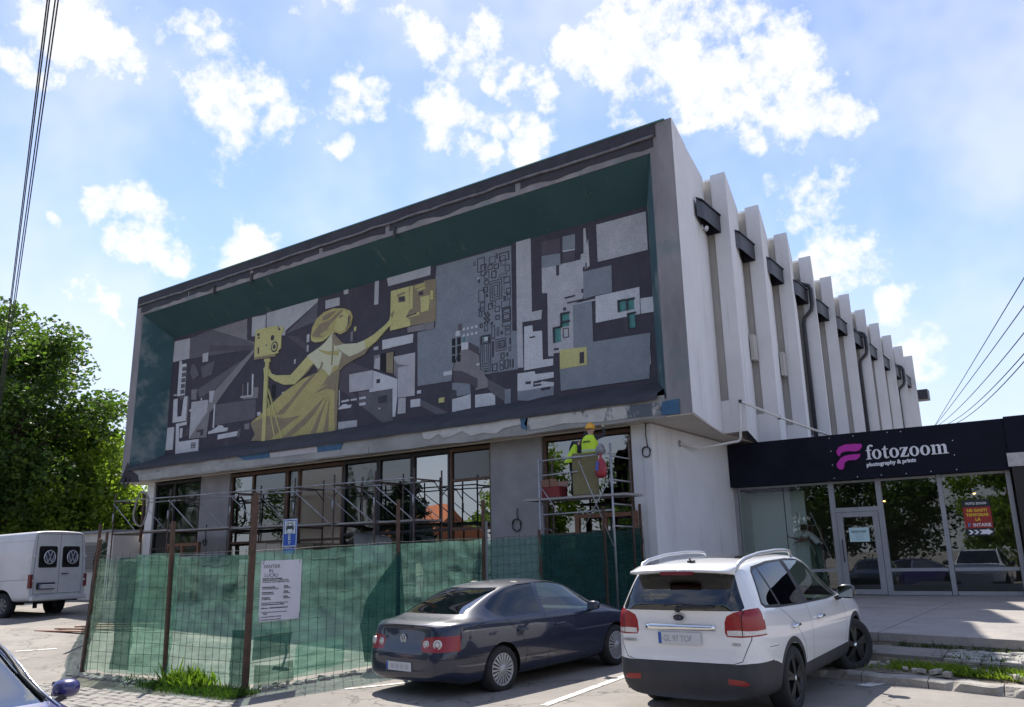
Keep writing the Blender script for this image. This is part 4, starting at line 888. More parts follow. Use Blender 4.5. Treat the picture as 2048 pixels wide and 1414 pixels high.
# line work: thin square outlines of the circuit panel
def outline(boxes, t, key, name):
    b = MB()
    for (xa, za), (xb, zb), lay in boxes:
        y0, y1 = MY - 0.006 * lay, MY - 0.001
        b.box((xa, y0, za), (xb, y1, za + t)); b.box((xa, y0, zb - t), (xb, y1, zb))
        b.box((xa, y0, za + t + .001), (xa + t, y1, zb - t - .001)); b.box((xb - t, y0, za + t + .001), (xb, y1, zb - t - .001))
    o = b.build(name, TM[key], mural); o['kind'] = 'stuff'
    return o
LIN = [(-14.675,10.706),(-14.590,10.585),(-14.518,10.789),(-14.238,10.324),(-14.388,10.555),(-14.183,10.188),(-14.072,10.726),(-13.829,10.493),(-13.806,10.780),(-13.742,10.630),(-13.684,10.757),(-13.325,10.489),(-13.641,10.671),(-13.455,10.348),(-14.121,10.486),(-13.944,10.315),(-13.885,10.456),(-13.704,10.294),(-13.483,10.331),(-13.307,10.134),(-14.267,10.277),(-14.072,10.058),(-13.984,10.253),(-13.804,10.022),(-13.709,10.090),(-13.408,9.976),(-13.535,9.961),(-13.294,9.770),(-14.254,10.028),(-14.104,9.857),(-13.539,9.782),(-13.285,9.458),(-13.444,9.605),(-13.287,9.383),(-13.548,9.375),(-13.474,9.254),(-13.421,9.439),(-13.290,9.257),(-14.491,9.747),(-14.241,9.357),(-14.302,9.808),(-14.136,9.628),(-13.644,9.240),(-13.323,9.008),(-14.440,9.335),(-14.239,9.179),(-14.125,9.251),(-13.950,9.061),(-14.030,9.292),(-13.838,9.147),(-13.883,9.109),(-13.694,8.933),(-14.482,9.162),(-14.398,9.085),(-14.340,9.158),(-14.258,9.035),(-14.483,9.065),(-14.361,8.902),(-13.611,9.001),(-13.296,8.591),(-13.568,8.961),(-13.327,8.843),(-13.571,8.814),(-13.332,8.638),(-13.855,8.837),(-13.710,8.689),(-13.620,8.579),(-13.300,8.441),(-13.526,8.418),(-13.313,8.337),(-14.449,8.685),(-14.349,8.553),(-14.292,8.607),(-14.145,8.413),(-14.015,8.534),(-13.885,8.123),(-14.041,8.648),(-13.959,8.574),(-13.824,8.457),(-13.745,8.338),(-13.827,8.319),(-13.731,8.199),(-13.664,8.315),(-13.612,8.208),(-13.528,8.313),(-13.307,8.156),(-13.373,8.060),(-13.314,7.855),(-13.694,7.648),(-13.558,7.472),(-13.406,7.793),(-13.319,7.655),(-13.490,7.629),(-13.429,7.515),(-14.009,7.365),(-13.823,7.135),(-13.736,7.438),(-13.589,7.299),(-13.739,7.281),(-13.592,7.130),(-13.559,7.420),(-13.422,7.149),(-13.378,7.410),(-13.331,7.165),(-13.283,7.409),(-13.237,7.151),(-14.314,7.212),(-14.205,7.155),(-14.176,7.213),(-14.051,7.151),(-13.751,8.024),(-13.540,7.811),(-14.409,8.291),(-14.080,8.021)]
bx = []
for i in range(0, len(LIN), 2):
    (xa, z1), (xb, z0) = LIN[i], LIN[i + 1]
    bx.append(((xa, z0), (xb, z1), 2 + (i // 2) % 3))
def nest(p, n, st):
    (xa, z1), (xb, z0) = p
    for i in range(n):
        d = i * st
        if xb - xa > 2 * d + .08 and z1 - z0 > 2 * d + .08: bx.append(((xa + d, z0 + d), (xb - d, z1 - d), 3))
nest([(-14.057,9.947),(-13.604,9.317)], 6, 0.075); nest([(-14.455,8.268),(-14.049,7.251)], 4, 0.07); nest([(-13.870,8.094),(-13.488,7.722)], 4, 0.07); nest([(-11.533,8.007),(-11.340,7.731)], 4, 0.07)
outline(bx, 0.021, 'K', 'mosaic_linework')
outline([(( [(-28.653,6.414)][0]), (0, 0), 4)] if 0 else [], 0.02, 'K', 'mosaic_linework') if 0 else None
c = [(-14.286,9.012),(-14.069,8.635)]
b = MB(); nx, nz = 4, 5
for i in range(nx):
    for j in range(nz):
        if (i + j) % 2 == 0:
            xa = c[0][0] + (c[1][0] - c[0][0]) * i / nx; xb = c[0][0] + (c[1][0] - c[0][0]) * (i + 1) / nx
            za = c[1][1] + (c[0][1] - c[1][1]) * j / nz; zb = c[1][1] + (c[0][1] - c[1][1]) * (j + 1) / nz
            b.box((xa, MY - 0.02, za), (xb, MY - 0.001, zb))
b.build('mosaic_checker', TM['K'], mural)['kind'] = 'stuff'
for p in ([(-28.674,6.416),(-28.442,6.418),(-28.417,6.209),(-28.648,6.206)],):
    (xa, za), (xb, zb) = (min(q[0] for q in p), min(q[1] for q in p)), (max(q[0] for q in p), max(q[1] for q in p))
    outline([((xa, za), (xb, zb), 4), ((xa + .07, za + .07), (xb - .07, zb - .07), 4)], 0.03, 'K', 'mosaic_linework')

# ================================================================== the photo shop
M_SIGN = mat('navy_sign_board', (0.0075, 0.0085, 0.018), 0.8, spec=0.2, var=0.25, vscale=1.5, bump=0.1, bscale=5)
M_ALU = mat('grey_aluminium', (0.30, 0.30, 0.315), 0.5, metal=0.2, var=0.08, vscale=4)
M_WHITE = mat('white_letters', (0.72, 0.72, 0.76), 0.6)
M_PINKL = mat('magenta_logo', (0.50, 0.022, 0.36), 0.5)
M_SHOPW = mat('shop_wall_white', (0.78, 0.82, 0.80), 0.8)
M_SHOPD = mat('shop_dark', (0.025, 0.023, 0.022), 0.8)
M_FLOORT = mat('shop_floor', (0.06, 0.058, 0.055), 0.5)
G_SHOP = glass('shop_glass', (0.84, 0.92, 0.89), refl=0.07, trans=0.98, wav=0.015)
SY = 24.05; SZ = 0.645
shop = thing('photo_shop', 'low photo shop with black sign band and full height glass front', 'shop', (-3.5, 24.05, 0.6))
def make_shop():
    m = MB(); m.box((-8.78, SY - 0.3, 3.67), (-1.62, SY + 0.1, 4.925)); m.build('sign_band', M_SIGN, shop)
    m = MB(); m.box((-1.615, SY - 0.34, 4.05), (9.0, SY + 0.1, 4.96)); m.build('sign_band', M_SIGN, shop)
    m = MB(); m.box((-1.66, SY - 0.36, 3.72), (1.2, SY - 0.341, 4.05)); m.build('soffit_panel', mat('pale_board', (0.42, 0.40, 0.40), .8, var=.2, vscale=6), shop)
    m = MB(); m.box((-1.60, SY - 0.33, 0.6), (9.0, SY + 0.1, 4.049)); m.build('dark_cladding', M_SHOPD, shop)
    m = MB(); m.box((-8.78, SY + 0.1, 4.7), (9.0, 33.0, 4.88)); m.build('roof', M_ROOF, shop)
    m = MB(); m.box((-8.78, SY + 0.02, 0.45), (9.0, 31.0, SZ)); m.build('shop_floor', M_FLOORT, shop)
    m = MB(); m.box((-8.79, SY + 0.08, SZ), (-8.65, 31.0, 4.7)); m.build('inner_wall', M_SHOPW, shop)
    m = MB(); m.box((-8.65, 25.0, SZ), (-7.05, 25.1, 3.55)); m.build('inner_wall', M_SHOPW, shop)
    m = MB(); m.box((-8.65, 30.8, SZ), (9.0, 31.0, 4.7)); m.build('back_wall', mat('shop_back', (0.10, 0.09, 0.08), .8, var=.2, vscale=.6), shop)
    m = MB(); m.box((-8.65, SY + 0.1, 3.55), (-1.6, 30.8, 3.66)); m.build('ceiling', M_SHOPD, shop)
    # glazing bars
    X = [-8.74, -6.015, -4.785, -3.285, -1.73]
    Y0, Y1 = SY - 0.04, SY + 0.04
    for x in X:
        w = 0.055 if x not in (-6.015, -4.785) else 0.07
        m = MB(); m.box((x - w, Y0, SZ), (x + w, Y1, 3.668)); m.build('mullion', M_ALU, shop)
    def rail(a, b, z, h=0.04):
        m = MB(); m.box((X[a] + 0.072, Y0 + .004, z - h), (X[b] - 0.072, Y1 - .004, z + h)); m.build('rail', M_ALU, shop)
    for a in (0, 2, 3): rail(a, a + 1, SZ + 0.05, 0.05)
    for a in range(4): rail(a, a + 1, 3.63, 0.03)
    rail(2, 3, 1.28); rail(3, 4, 1.28); rail(1, 2, 2.88, 0.06); rail(0, 1, 1.28)
    def pane(x0, x1, z0, z1):
        m = MB(); m.quad((x0, SY, z0), (x1, SY + RND.uniform(-.004, .004), z0), (x1, SY, z1), (x0, SY, z1)); m.build('pane', G_SHOP, shop)
    pane(X[0] + .05, -7.36, 1.32, 3.6); pane(-7.345, X[1] - .07, 1.32, 3.6); pane(X[0] + .05, X[1] - .07, SZ + .1, 1.24)
    for a in (2, 3): pane(X[a] + .055, X[a + 1] - .055, 1.32, 3.6); pane(X[a] + .055, X[a + 1] - .055, SZ + .1, 1.24)
    pane(X[1] + .07, X[2] - .07, 2.94, 3.6)
    m = MB(); m.box((-7.362, SY - 0.012, 1.32), (-7.343, SY + 0.012, 3.6)); m.build('glass_joint', M_DFRAME, shop)
    # door
    x0, x1, z0, z1 = -5.935, -4.865, SZ + 0.01, 2.81
    d = MB(); t = 0.15; a, b = SY - 0.06, SY + 0.02
    d.box((x0, a, z0), (x0 + t, b, z1)); d.box((x1 - t, a, z0), (x1, b, z1)); d.box((x0 + t, a + .002, z1 - 0.13), (x1 - t, b - .002, z1)); d.box((x0 + t, a + .002, z0), (x1 - t, b - .002, z0 + 0.13))
    door = d.build('door', M_ALU, shop)
    m = MB(); m.quad((x0 + t, SY - 0.02, z0 + .13), (x1 - t, SY - .018, z0 + .13), (x1 - t, SY - .018, z1 - .13), (x0 + t, SY - .02, z1 - .13)); m.build('pane', G_SHOP, door)
    m = MB(); m.tube([(x0 + 0.09, a - 0.01, 1.5), (x0 + 0.09, a - 0.06, 1.53), (x0 + 0.09, a - 0.06, 2.05), (x0 + 0.09, a - 0.01, 2.08)], 0.014, 8); m.build('handle', M_DMETAL, door)
    # screws along the sign edges
    for px in [(-5.835,4.840),(-5.204,4.839),(-4.328,4.851),(-3.998,4.837),(-2.805,4.484),(-2.811,4.114),(-2.810,3.743),(-3.405,3.739),(-3.999,3.726),(-4.612,3.736),(-5.217,3.728),(-5.827,3.731),(-5.829,4.098),(-5.831,4.476)]:
        s = MB(); s.lathe([(0.0, 0.008), (0.012, 0.005), (0.013, 0)], (px[0], SY - 0.3, px[1]), (0, -1, 0), 8); s.build('screw', M_WHITE, shop)
    # magenta mark
    for pts in ([(-5.669,4.363),(-5.681,4.470),(-5.607,4.570),(-5.435,4.628),(-5.209,4.623),(-5.026,4.606),(-4.998,4.555),(-5.033,4.485),(-5.092,4.434),(-5.195,4.415),(-5.386,4.440),(-5.513,4.427),(-5.580,4.388),(-5.611,4.317)],
                [(-5.658,4.186),(-5.581,4.273),(-5.470,4.321),(-5.319,4.340),(-5.069,4.335),(-5.090,4.256),(-5.190,4.188),(-5.407,4.186),(-5.490,4.144),(-5.522,4.065),(-5.529,4.009),(-5.582,3.948),(-5.651,3.962),(-5.707,4.023),(-5.717,4.109)]):
        m = MB(); m.prism(pts[::-1], (0, SY - 0.301, 0), (1, 0, 0), (0, 0, 1), (0, -0.02, 0)); m.build('logo', M_PINKL, shop)
    for px in [(-4.536,3.029),(-2.451,3.101)]:
        pass
make_shop()

def serif_word():
    P = [(-4.936,4.170),(-2.930,4.166),(-4.905,4.433)]
    base0, base1 = P[0], P[1]
    def ring(b, cx, cy, ro, so, ri, si, tilt=0.12, n=28):
        vs = []; fs = []
        for k in range(n):
            a = 2 * PI * k / n
            for rx, ry, t, y in ((ro, so, 0, 1), (ri, si, tilt, 1), (ro, so, 0, 0), (ri, si, tilt, 0)):
                ca, sa = math.cos(a + t), math.sin(a + t)
                vs.append((cx + rx * math.cos(a) , y, cy + ry * math.sin(a + (t if rx == ri else 0) * 0)))
        for k in range(n):
            i, j = 4 * k, 4 * ((k + 1) % n)
            fs += [(i, i + 1, j + 1, j), (i + 2, j + 2, j, i), (i + 3, i + 1, j + 1, j + 3)]
        b.append((vs, fs))
    G = {
     'f': (0.66, [[(.02, 0), (.62, 0), (.62, .07), (.47, .1), (.47, .92), (.68, .92), (.68, 1.0), (.47, 1.0), (.47, 1.25), (.52, 1.42), (.62, 1.4), (.72, 1.3), (.86, 1.34), (.86, 1.48), (.7, 1.56), (.48, 1.54), (.3, 1.42), (.2, 1.2), (.2, 1.0), (.04, 1.0), (.04, .92), (.2, .92), (.2, .1), (.02, .07)]], []),
     'o': (1.1, [], [(.53, .5, .5, .53, .21, .43)]),
     't': (0.74, [[(.02, .92), (.02, .99), (.2, 1.06), (.34, 1.32), (.44, 1.32), (.44, 1.0), (.68, 1.0), (.68, .92), (.44, .92), (.44, .25), (.5, .1), (.6, .1), (.7, .16), (.73, .12), (.6, -.01), (.42, -.03), (.25, .04), (.18, .2), (.18, .92)]], []),
     'z': (0.98, [[(.03, 0), (.9, 0), (.93, .34), (.87, .34), (.76, .1), (.42, .1), (.9, .95), (.9, 1.0), (.08, 1.0), (.05, .68), (.11, .68), (.22, .9), (.5, .9), (.03, .06)]], []),
     'm': (1.82, [[(.02, 0), (.56, 0), (.56, .07), (.43, .1), (.43, .8), (.55, .89), (.68, .86), (.72, .74), (.72, .1), (.61, .07), (.61, 0), (1.12, 0), (1.12, .07), (1.0, .1), (1.0, .78), (1.1, .88), (1.23, .86), (1.28, .74), (1.28, .1), (1.17, .07), (1.17, 0), (1.74, 0), (1.74, .07), (1.57, .1), (1.57, .78), (1.48, .97), (1.3, 1.02), (1.1, .96), (.99, .84), (.9, .97), (.74, 1.02), (.56, .97), (.42, .84), (.42, 1.02), (.02, .96), (.02, .9), (.15, .87), (.15, .1), (.02, .07)]], [])}
    word = 'fotozoom'
    tot = sum(G[c][0] for c in word) - .1
    sc = (base1[0] - base0[0]) / tot; sz = sc * 1.06
    x = 0.0
    for c in word:
        adv, polys, rings = G[c]
        x0 = base0[0] + x * sc; z0 = base0[1] + (base1[1] - base0[1]) * x / tot
        m = MB()
        for p in polys: m.prism([(u * sc, v * sz) for u, v in p][::1], (x0, SY - 0.301, z0), (1, 0, 0), (0, 0, 1), (0, -0.02, 0))
        for (cx, cy, ro, so, ri, si) in rings:
            b = []; ring(b, cx, cy, ro, so, ri, si)
            for vs, fs in b: m.add([(x0 + u * sc, SY - 0.301 - 0.02 * y, z0 + v * sz) for u, y, v in vs], fs)
        m.build('sign_letter', M_WHITE, shop)
        x += adv
    p = [(-4.947,3.983),(-3.727,3.980)]
    w = text_mesh('photography & prints', 1.0).vertices
    ww = max(v.co.x for v in w)
    s = (p[1][0] - p[0][0]) / ww
    text('sign_subtitle', 'photography & prints', s, (p[0][0], SY - 0.303, p[0][1]), (1, 0, 0.03), (0, 0, 1), M_WHITE, shop, bold=0.006)
serif_word()

def flat_text(body, xc, zc, width, y, m, parent, bold=0.0, maxh=None, sx=1.0):
    t = text_mesh(body, 1.0, bold=bold)
    xs = [v.co.x for v in t.vertices]; ys = [v.co.y for v in t.vertices]
    s = width / (max(xs) - min(xs))
    if maxh: s = min(s, maxh / (max(ys) - min(ys)))
    return text('lettering', body, s, (xc - s * (max(xs) + min(xs)) / 2, y, zc - s * (max(ys) + min(ys)) / 2), (1, 0, 0), (0, 0, 1), m, parent, bold=bold * s)

def shop_posters():
    M_RED = mat('poster_red', (0.30, 0.02, 0.015), 0.5); M_YEL = mat('poster_yellow', (0.72, 0.50, 0.02), 0.5); M_BLK = mat('poster_black', (0.012, 0.012, 0.014), 0.5)
    q = [(-2.854,2.988),(-2.119,2.977),(-2.197,2.064),(-2.906,2.116)]
    x0, x1 = q[0][0] + .02, q[2][0] - 0.02; zt = (q[0][1] + q[1][1]) / 2; zb = (q[2][1] + q[3][1]) / 2
    p = thing('poster', 'black and red poster with yellow words and a white arrow on the shop window', 'poster', (x0, 23.98, zb))
    y = 23.985
    H = zt - zb
    m = MB(); m.box((x0, y, zb), (x1, y + 0.01, zt)); m.build('sheet', M_BLK, p)
    m = MB(); m.box((x0, y - 0.003, zb + H * .21), (x1, y - 0.0005, zb + H * .79)); m.build('red_field', M_RED, p)
    xc = (x0 + x1) / 2; w = x1 - x0
    flat_text('FOTO ZOOM', xc, zb + H * .89, w * .74, y - .002, M_WHITE, p, .02)
    for i, (t, ww) in enumerate((('NE GASITI', .78), ('TEMPORAR', .84), ('LA', .2))): flat_text(t, xc, zb + H * (.70 - .125 * i), w * ww, y - .005, M_YEL, p, .03, H * .085)
    flat_text('P', x0 + w * .16, zb + H * .295, w * .1, y - .005, mat('poster_blue', (0.05, 0.25, 0.55), .5), p, .03); flat_text('INTARIE', xc + w * .12, zb + H * .295, w * .64, y - .005, M_WHITE, p, .02)
    zc = zb + H * .10; h = H * .075
    m = MB()
    for k in range(2):
        xa = x0 + w * (.08 + .2 * k)
        m.prism([(xa, zc - h * .8), (xa + w * .1, zc - h * .8), (xa + w * .2, zc), (xa + w * .1, zc + h * .8), (xa, zc + h * .8), (xa + w * .1, zc)], (0, y - .001, 0), (1, 0, 0), (0, 0, 1), (0, -.002, 0))
    xa = x0 + w * .48
    m.prism([(xa, zc - h * .8), (xa + w * .3, zc - h * .8), (xa + w * .3, zc - h * 1.2), (xa + w * .49, zc), (xa + w * .3, zc + h * 1.2), (xa + w * .3, zc + h * .8), (xa, zc + h * .8), (xa + w * .1, zc)], (0, y - .001, 0), (1, 0, 0), (0, 0, 1), (0, -.002, 0))
    m.build('arrow', M_WHITE, p)
    q = [(-5.651,2.394),(-5.115,2.397),(-5.137,2.020),(-5.654,2.027)]
    x0, x1, zt, zb = q[0][0], q[2][0], q[0][1], q[2][1]
    n = thing('door_notice', 'pale blue paper notice taped to the shop door', 'notice', (x0, 23.95, zb))
    m = MB(); m.box((x0, 23.965, zb), (x1, 23.97, zt)); m.build('sheet', mat('pale_blue_paper', (0.50, 0.66, 0.68), .7), n)
    M_INK = mat('ink', (0.10, 0.14, 0.16), .7)
    flat_text('RENOVARE', (x0 + x1) / 2, zt - (zt - zb) * .28, (x1 - x0) * .74, 23.962, M_INK, n, .02)
    m = MB()
    for i in range(5):
        hw = (x1 - x0) * RND.uniform(.15, .3); z = zt - (zt - zb) * (.45 + .1 * i); m.box(((x0 + x1) / 2 - hw, 23.962, z), ((x0 + x1) / 2 + hw, 23.9635, z + .008))
    m.build('small_print', mat('faint_ink', (0.28, 0.40, 0.42), .7), n)
    # two small warm ceiling lamps inside
    for i, px in enumerate([(-4.964,3.147),(-2.682,3.226)]):
        l = thing('ceiling_lamp', ('small warm spot lamp hanging behind the glass door', 'small warm spot lamp hanging behind the poster window')[i], 'lamp', (px[0], 25.5, px[1]))
        s = MB(); s.lathe([(0.005, 0.12), (0.03, 0.11), (0.05, 0.02), (0.05, 0.0)], (px[0], 25.5, px[1]), (0, 0, 1), 10); s.tube([(px[0], 25.5, px[1] + .1), (px[0], 25.5, 3.56)], 0.008, 5); s.build('lamp_shade', M_DMETAL, l)
        e = bpy.data.materials.new('warm_bulb'); e.use_nodes = True; e.node_tree.nodes['Principled BSDF'].inputs['Emission Color'].default_value = (1, .55, .16, 1); e.node_tree.nodes['Principled BSDF'].inputs['Emission Strength'].default_value = 6
        s = MB(); s.lathe([(0.0, -0.03), (0.03, -0.015), (0.035, 0.0)], (px[0], 25.5, px[1]), (0, 0, 1), 10); s.build('bulb', e, l)
    # step ladder behind the left pane
    l = thing('step_ladder', 'light metal step ladder inside the shop beside the painter', 'ladder', (-6.4, 24.75, SZ))
    m = MB()
    for dx in (-.2, .2): m.beam((-7.05 + dx, 24.8, 2.9), (-6.25 + dx, 24.75, SZ), .05, .03)
    m.build('stile', M_ALU, l)
    for i in range(5):
        f = (i + 1) / 6; m = MB(); x = -7.05 + .8 * f; z = 2.9 + (SZ - 2.9) * f; m.beam((x - .19, 24.795, z), (x + .19, 24.795, z), .06, .025); m.build('rung', M_ALU, l)
shop_posters()

# ================================================================== building-site fence
def net_mat(name, c, open_, t=0.5):
    if name in MATS: return MATS[name]
    m = bpy.data.materials.new(name); m.use_nodes = True; nt = m.node_tree
    for n in list(nt.nodes): nt.nodes.remove(n)
    N, L = nt.nodes.new, nt.links.new
    o = N('ShaderNodeOutputMaterial'); d = N('ShaderNodeBsdfDiffuse'); tl = N('ShaderNodeBsdfTranslucent'); tr = N('ShaderNodeBsdfTransparent')
    a = N('ShaderNodeMixShader'); b = N('ShaderNodeMixShader')
    tc = N('ShaderNodeTexCoord'); ns = N('ShaderNodeTexNoise'); ns.inputs['Scale'].default_value = 2.2; ns.inputs['Detail'].default_value = 6
    L(tc.outputs['Object'], ns.inputs['Vector'])
    mx = N('ShaderNodeMix'); mx.data_type = 'RGBA'; mx.inputs['A'].default_value = (*[x * .85 for x in c], 1); mx.inputs['B'].default_value = (*[x * 1.15 for x in c], 1)
    L(ns.outputs['Fac'], mx.inputs['Factor']); L(mx.outputs['Result'], d.inputs[0]); L(mx.outputs['Result'], tl.inputs[0])
    tr.inputs[0].default_value = (0.80, 1.0, 0.93, 1)
    mp = N('ShaderNodeMapping'); mp.inputs['Scale'].default_value = (1.2, 1.2, 5.0); L(tc.outputs['Object'], mp.inputs[0])
    wv = N('ShaderNodeTexNoise'); wv.inputs['Scale'].default_value = 1.6; wv.inputs['Detail'].default_value = 6; wv.inputs['Roughness'].default_value = .6
    L(mp.outputs[0], wv.inputs['Vector'])
    r = N('ShaderNodeMapRange'); r.inputs[1].default_value = .3; r.inputs[2].default_value = .7; r.inputs[3].default_value = open_ * 0.55; r.inputs[4].default_value = min(1, open_ * 1.5); L(wv.outputs['Fac'], r.inputs[0])
    a.inputs[0].default_value = t; L(d.outputs[0], a.inputs[1]); L(tl.outputs[0], a.inputs[2])
    L(r.outputs[0], b.inputs[0]); L(a.outputs[0], b.inputs[1]); L(tr.outputs[0], b.inputs[2]); L(b.outputs[0], o.inputs[0])
    MATS[name] = m
    return m
NET = net_mat('green_shade_net', (0.125, 0.245, 0.20), 0.48)
NETP = net_mat('faded_shade_net', (0.19, 0.28, 0.225), 0.52)
NETD = net_mat('dark_shade_net', (0.022, 0.075, 0.07), 0.22, 0.25)  # for doubled net, and for bays with the hall's shadow put into the colour
NETB = net_mat('black_shade_net', (0.012, 0.02, 0.018), 0.38, 0.3)
M_POST = mat('rusty_post', (0.06, 0.033, 0.024), 0.75, col2=(0.12, 0.062, 0.038), vscale=8, bump=0.5)
M_WIRE = mat('dark_wire', (0.022, 0.04, 0.034), 0.6)

FA = [(-14.30, 7.82), (-12.52, 8.20), (-10.60, 8.27)]          # run facing the street
FB = [(-10.60, 8.27), (-10.2, 11.05), (-9.9, 13.14), (-9.66, 14.8), (-9.35, 17.0), (-9.12, 18.5)]
FTOPA = [1.96, 1.965, 1.97]
def sheet(pts, nu, nv, wob, seed, zlo, zhi, off=0.0, u0=0, u1=1, rag=0.0):
    """Hanging cloth between two foot points, with folds."""
    (xa, ya), (xb, yb) = pts; L = math.hypot(xb - xa, yb - ya); nx, ny = -(yb - ya) / L, (xb - xa) / L
    v = []; f = []
    for i in range(nu + 1):
        u = u0 + (u1 - u0) * i / nu; x = xa + (xb - xa) * u; y = ya + (yb - ya) * u
        lo = zlo(u) if callable(zlo) else zlo; hi = zhi(u) if callable(zhi) else zhi
        hi += rag * noise.noise(Vector((u * L * 2.2, seed, 0))); lo += rag * 0.8 * noise.noise(Vector((u * L * 2.5, seed + 9, 0)))
        for j in range(nv + 1):
            w = j / nv; z = lo + (hi - lo) * w
            d = off + wob * (noise.noise(Vector((u * L * 1.3, z * 2.4, seed))) + 0.4 * (1 - 4 * abs(noise.noise(Vector((u * L * 2.2 + z, z * 2.6, seed + 3))))) + 0.35 * noise.noise(Vector((u * L * 7, z * 6, seed + 5))))
            v.append((x + nx * d, y + ny * d, z))
    m = nv + 1
    for i in range(nu):
        for j in range(nv): f.append((i * m + j, (i + 1) * m + j, (i + 1) * m + j + 1, i * m + j + 1))
    b = MB(); b.smooth = True; b.add(v, f)
    return b
def wire_panel(pts, zlo, zhi, seed, step=0.158, r=0.0042, u0=0.0, u1=1.0):
    (xa, ya), (xb, yb) = pts; L = math.hypot(xb - xa, yb - ya); nx, ny = -(yb - ya) / L, (xb - xa) / L
    b = MB(); n = max(2, int(L * (u1 - u0) / step)); hz = 11
    def P(u, w):
        lo = zlo(u) if callable(zlo) else zlo; hi = zhi(u) if callable(zhi) else zhi
        z = lo + (hi - lo) * w
        d = 0.025 + 0.028 * noise.noise(Vector((u * L * 1.1, z * 1.5, seed + 20)))
        z += 0.02 * noise.noise(Vector((u * L * 2.3, z * 2, seed + 30)))
        return (xa + (xb - xa) * u - nx * d, ya + (yb - ya) * u - ny * d, z)
    for i in range(n + 1):
        u = u0 + (u1 - u0) * i / n
        b.tube([P(u, w / 5) for w in range(5)] + [P(u, 1.0 + RND.uniform(0, .035))], r, 3, cap=False)
    for j in range(hz + 1): b.tube([P(u0 + (u1 - u0) * i / 12, j / hz) for i in range(13)], r, 3, cap=False)
    o = b
    return o
def post(root, x, y, z0, z1, lean=(0, 0), w=0.05):
    b = MB(); b.beam((x, y, z0), (x + lean[0], y + lean[1], z1), w, w); return b.build('post', M_POST, root)
def gz(p): return ground_z(p[0], p[1])
def lerp2(a, b, u): return (a[0] + (b[0] - a[0]) * u, a[1] + (b[1] - a[1]) * u)

fa = thing('construction_fence', 'green netted wire fence with rusty posts facing the street beside the van', 'fence', (FA[1][0], FA[1][1], 0))
for k in range(2):
    p = FA[k], FA[k + 1]; lo = lambda u, k=k: gz(lerp2(FA[k], FA[k + 1], u)) + 0.03; hi = lambda u, k=k: FTOPA[k] + (FTOPA[k + 1] - FTOPA[k]) * u
    sheet(p, 60, 44, 0.06, 3 + k * 7, lambda u, lo=lo: lo(u) + .03, lambda u, hi=hi: hi(u) - .05, rag=0.05).build('shade_net', (NETP if k == 0 else NET), fa)
    w = wire_panel(p, lo, hi, 3 + k * 7).build('wire_mesh', M_WIRE, fa); w['kind'] = 'stuff'
# second layers and patches of net
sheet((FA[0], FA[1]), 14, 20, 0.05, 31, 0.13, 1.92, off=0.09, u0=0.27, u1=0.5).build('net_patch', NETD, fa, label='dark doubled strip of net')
sheet((FA[0], FA[1]), 20, 20, 0.06, 33, 0.1, 1.98, off=0.06, u0=0.5, u1=1.0, rag=.04).build('net_patch', NET, fa)
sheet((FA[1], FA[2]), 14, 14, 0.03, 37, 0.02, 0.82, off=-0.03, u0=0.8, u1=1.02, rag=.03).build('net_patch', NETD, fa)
post(fa, -14.42, 7.85, ground_z(*FA[0]) - .1, 2.25, (0.2, -0.02), 0.06)
post(fa, FA[1][0], FA[1][1] - .04, -.1, 2.49, (-0.08, 0), 0.055)
post(fa, FA[2][0], FA[2][1] - .05, -.15, 2.84, (0.02, 0.0), 0.07)

fb = thing('construction_fence', 'long green netted wire fence with notice board running from corner post to hall', 'fence', (FB[2][0], FB[2][1], 0))
TB = [1.97, 2.10, 2.17, 2.24, 2.36, 2.46]
for k in range(5):
    p = FB[k], FB[k + 1]
    lo = lambda u, k=k: min(.5, gz(lerp2(FB[k], FB[k + 1], u)) + .02 + 0.05 * k); hi = lambda u, k=k: TB[k] + (TB[k + 1] - TB[k]) * u
    sheet(p, 70, 40, 0.05, 50 + k * 7, lambda u, lo=lo: lo(u) + .05, lambda u, hi=hi: hi(u) - .03, rag=0.03).build('shade_net', NET if k < 3 else NETD, fb)  # last bays: hall's shadow put into a darker net colour
    w = wire_panel(p, lo, hi, 50 + k * 7).build('wire_mesh', M_WIRE, fb); w['kind'] = 'stuff'
sheet((FB[3], FB[5]), 20, 12, 0.05, 91, 0.5, 2.26, off=0.08).build('net_patch', NETD, fb)  # dark sheet added to deepen the hall's shadow on the last bays
def net_poly(pts, m, off, name='net_patch'):
    """Flat cloth piece hung on the fence plane: (u along the run in metres from the corner post, z)."""
    a, b_ = Vector((*FB[0], 0)), Vector((*FB[4], 0)); d = (b_ - a).normalized(); n = Vector((-d.y, d.x, 0)) * off
    q = MB(); q.prism(pts, a + n, d, (0, 0, 1), tuple(Vector((d.y, -d.x, 0)) * 0.004)); return q.build(name, m, fb)
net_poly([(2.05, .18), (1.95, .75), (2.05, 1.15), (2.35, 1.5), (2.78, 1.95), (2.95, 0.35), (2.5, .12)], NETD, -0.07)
net_poly([(0.05, 0.0), (0.72, 0.05), (0.7, .35), (.4, .3), (.05, .33)], NETB, -0.075)
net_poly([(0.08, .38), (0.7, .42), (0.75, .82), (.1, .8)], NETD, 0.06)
net_poly([(0.8, .1), (1.75, .18), (1.75, .6), (.85, .55)], NET, 0.08)
for (x, y), zt in zip(FB[1:5], (2.84, 2.91, 2.35, 2.9)):
    post(fb, x, y - .03, -.1, zt - 0.0, (RND.uniform(-.03, .03), 0), 0.05)
post(fb, -9.15, 18.45, .1, 3.0, (0, 0), .05)
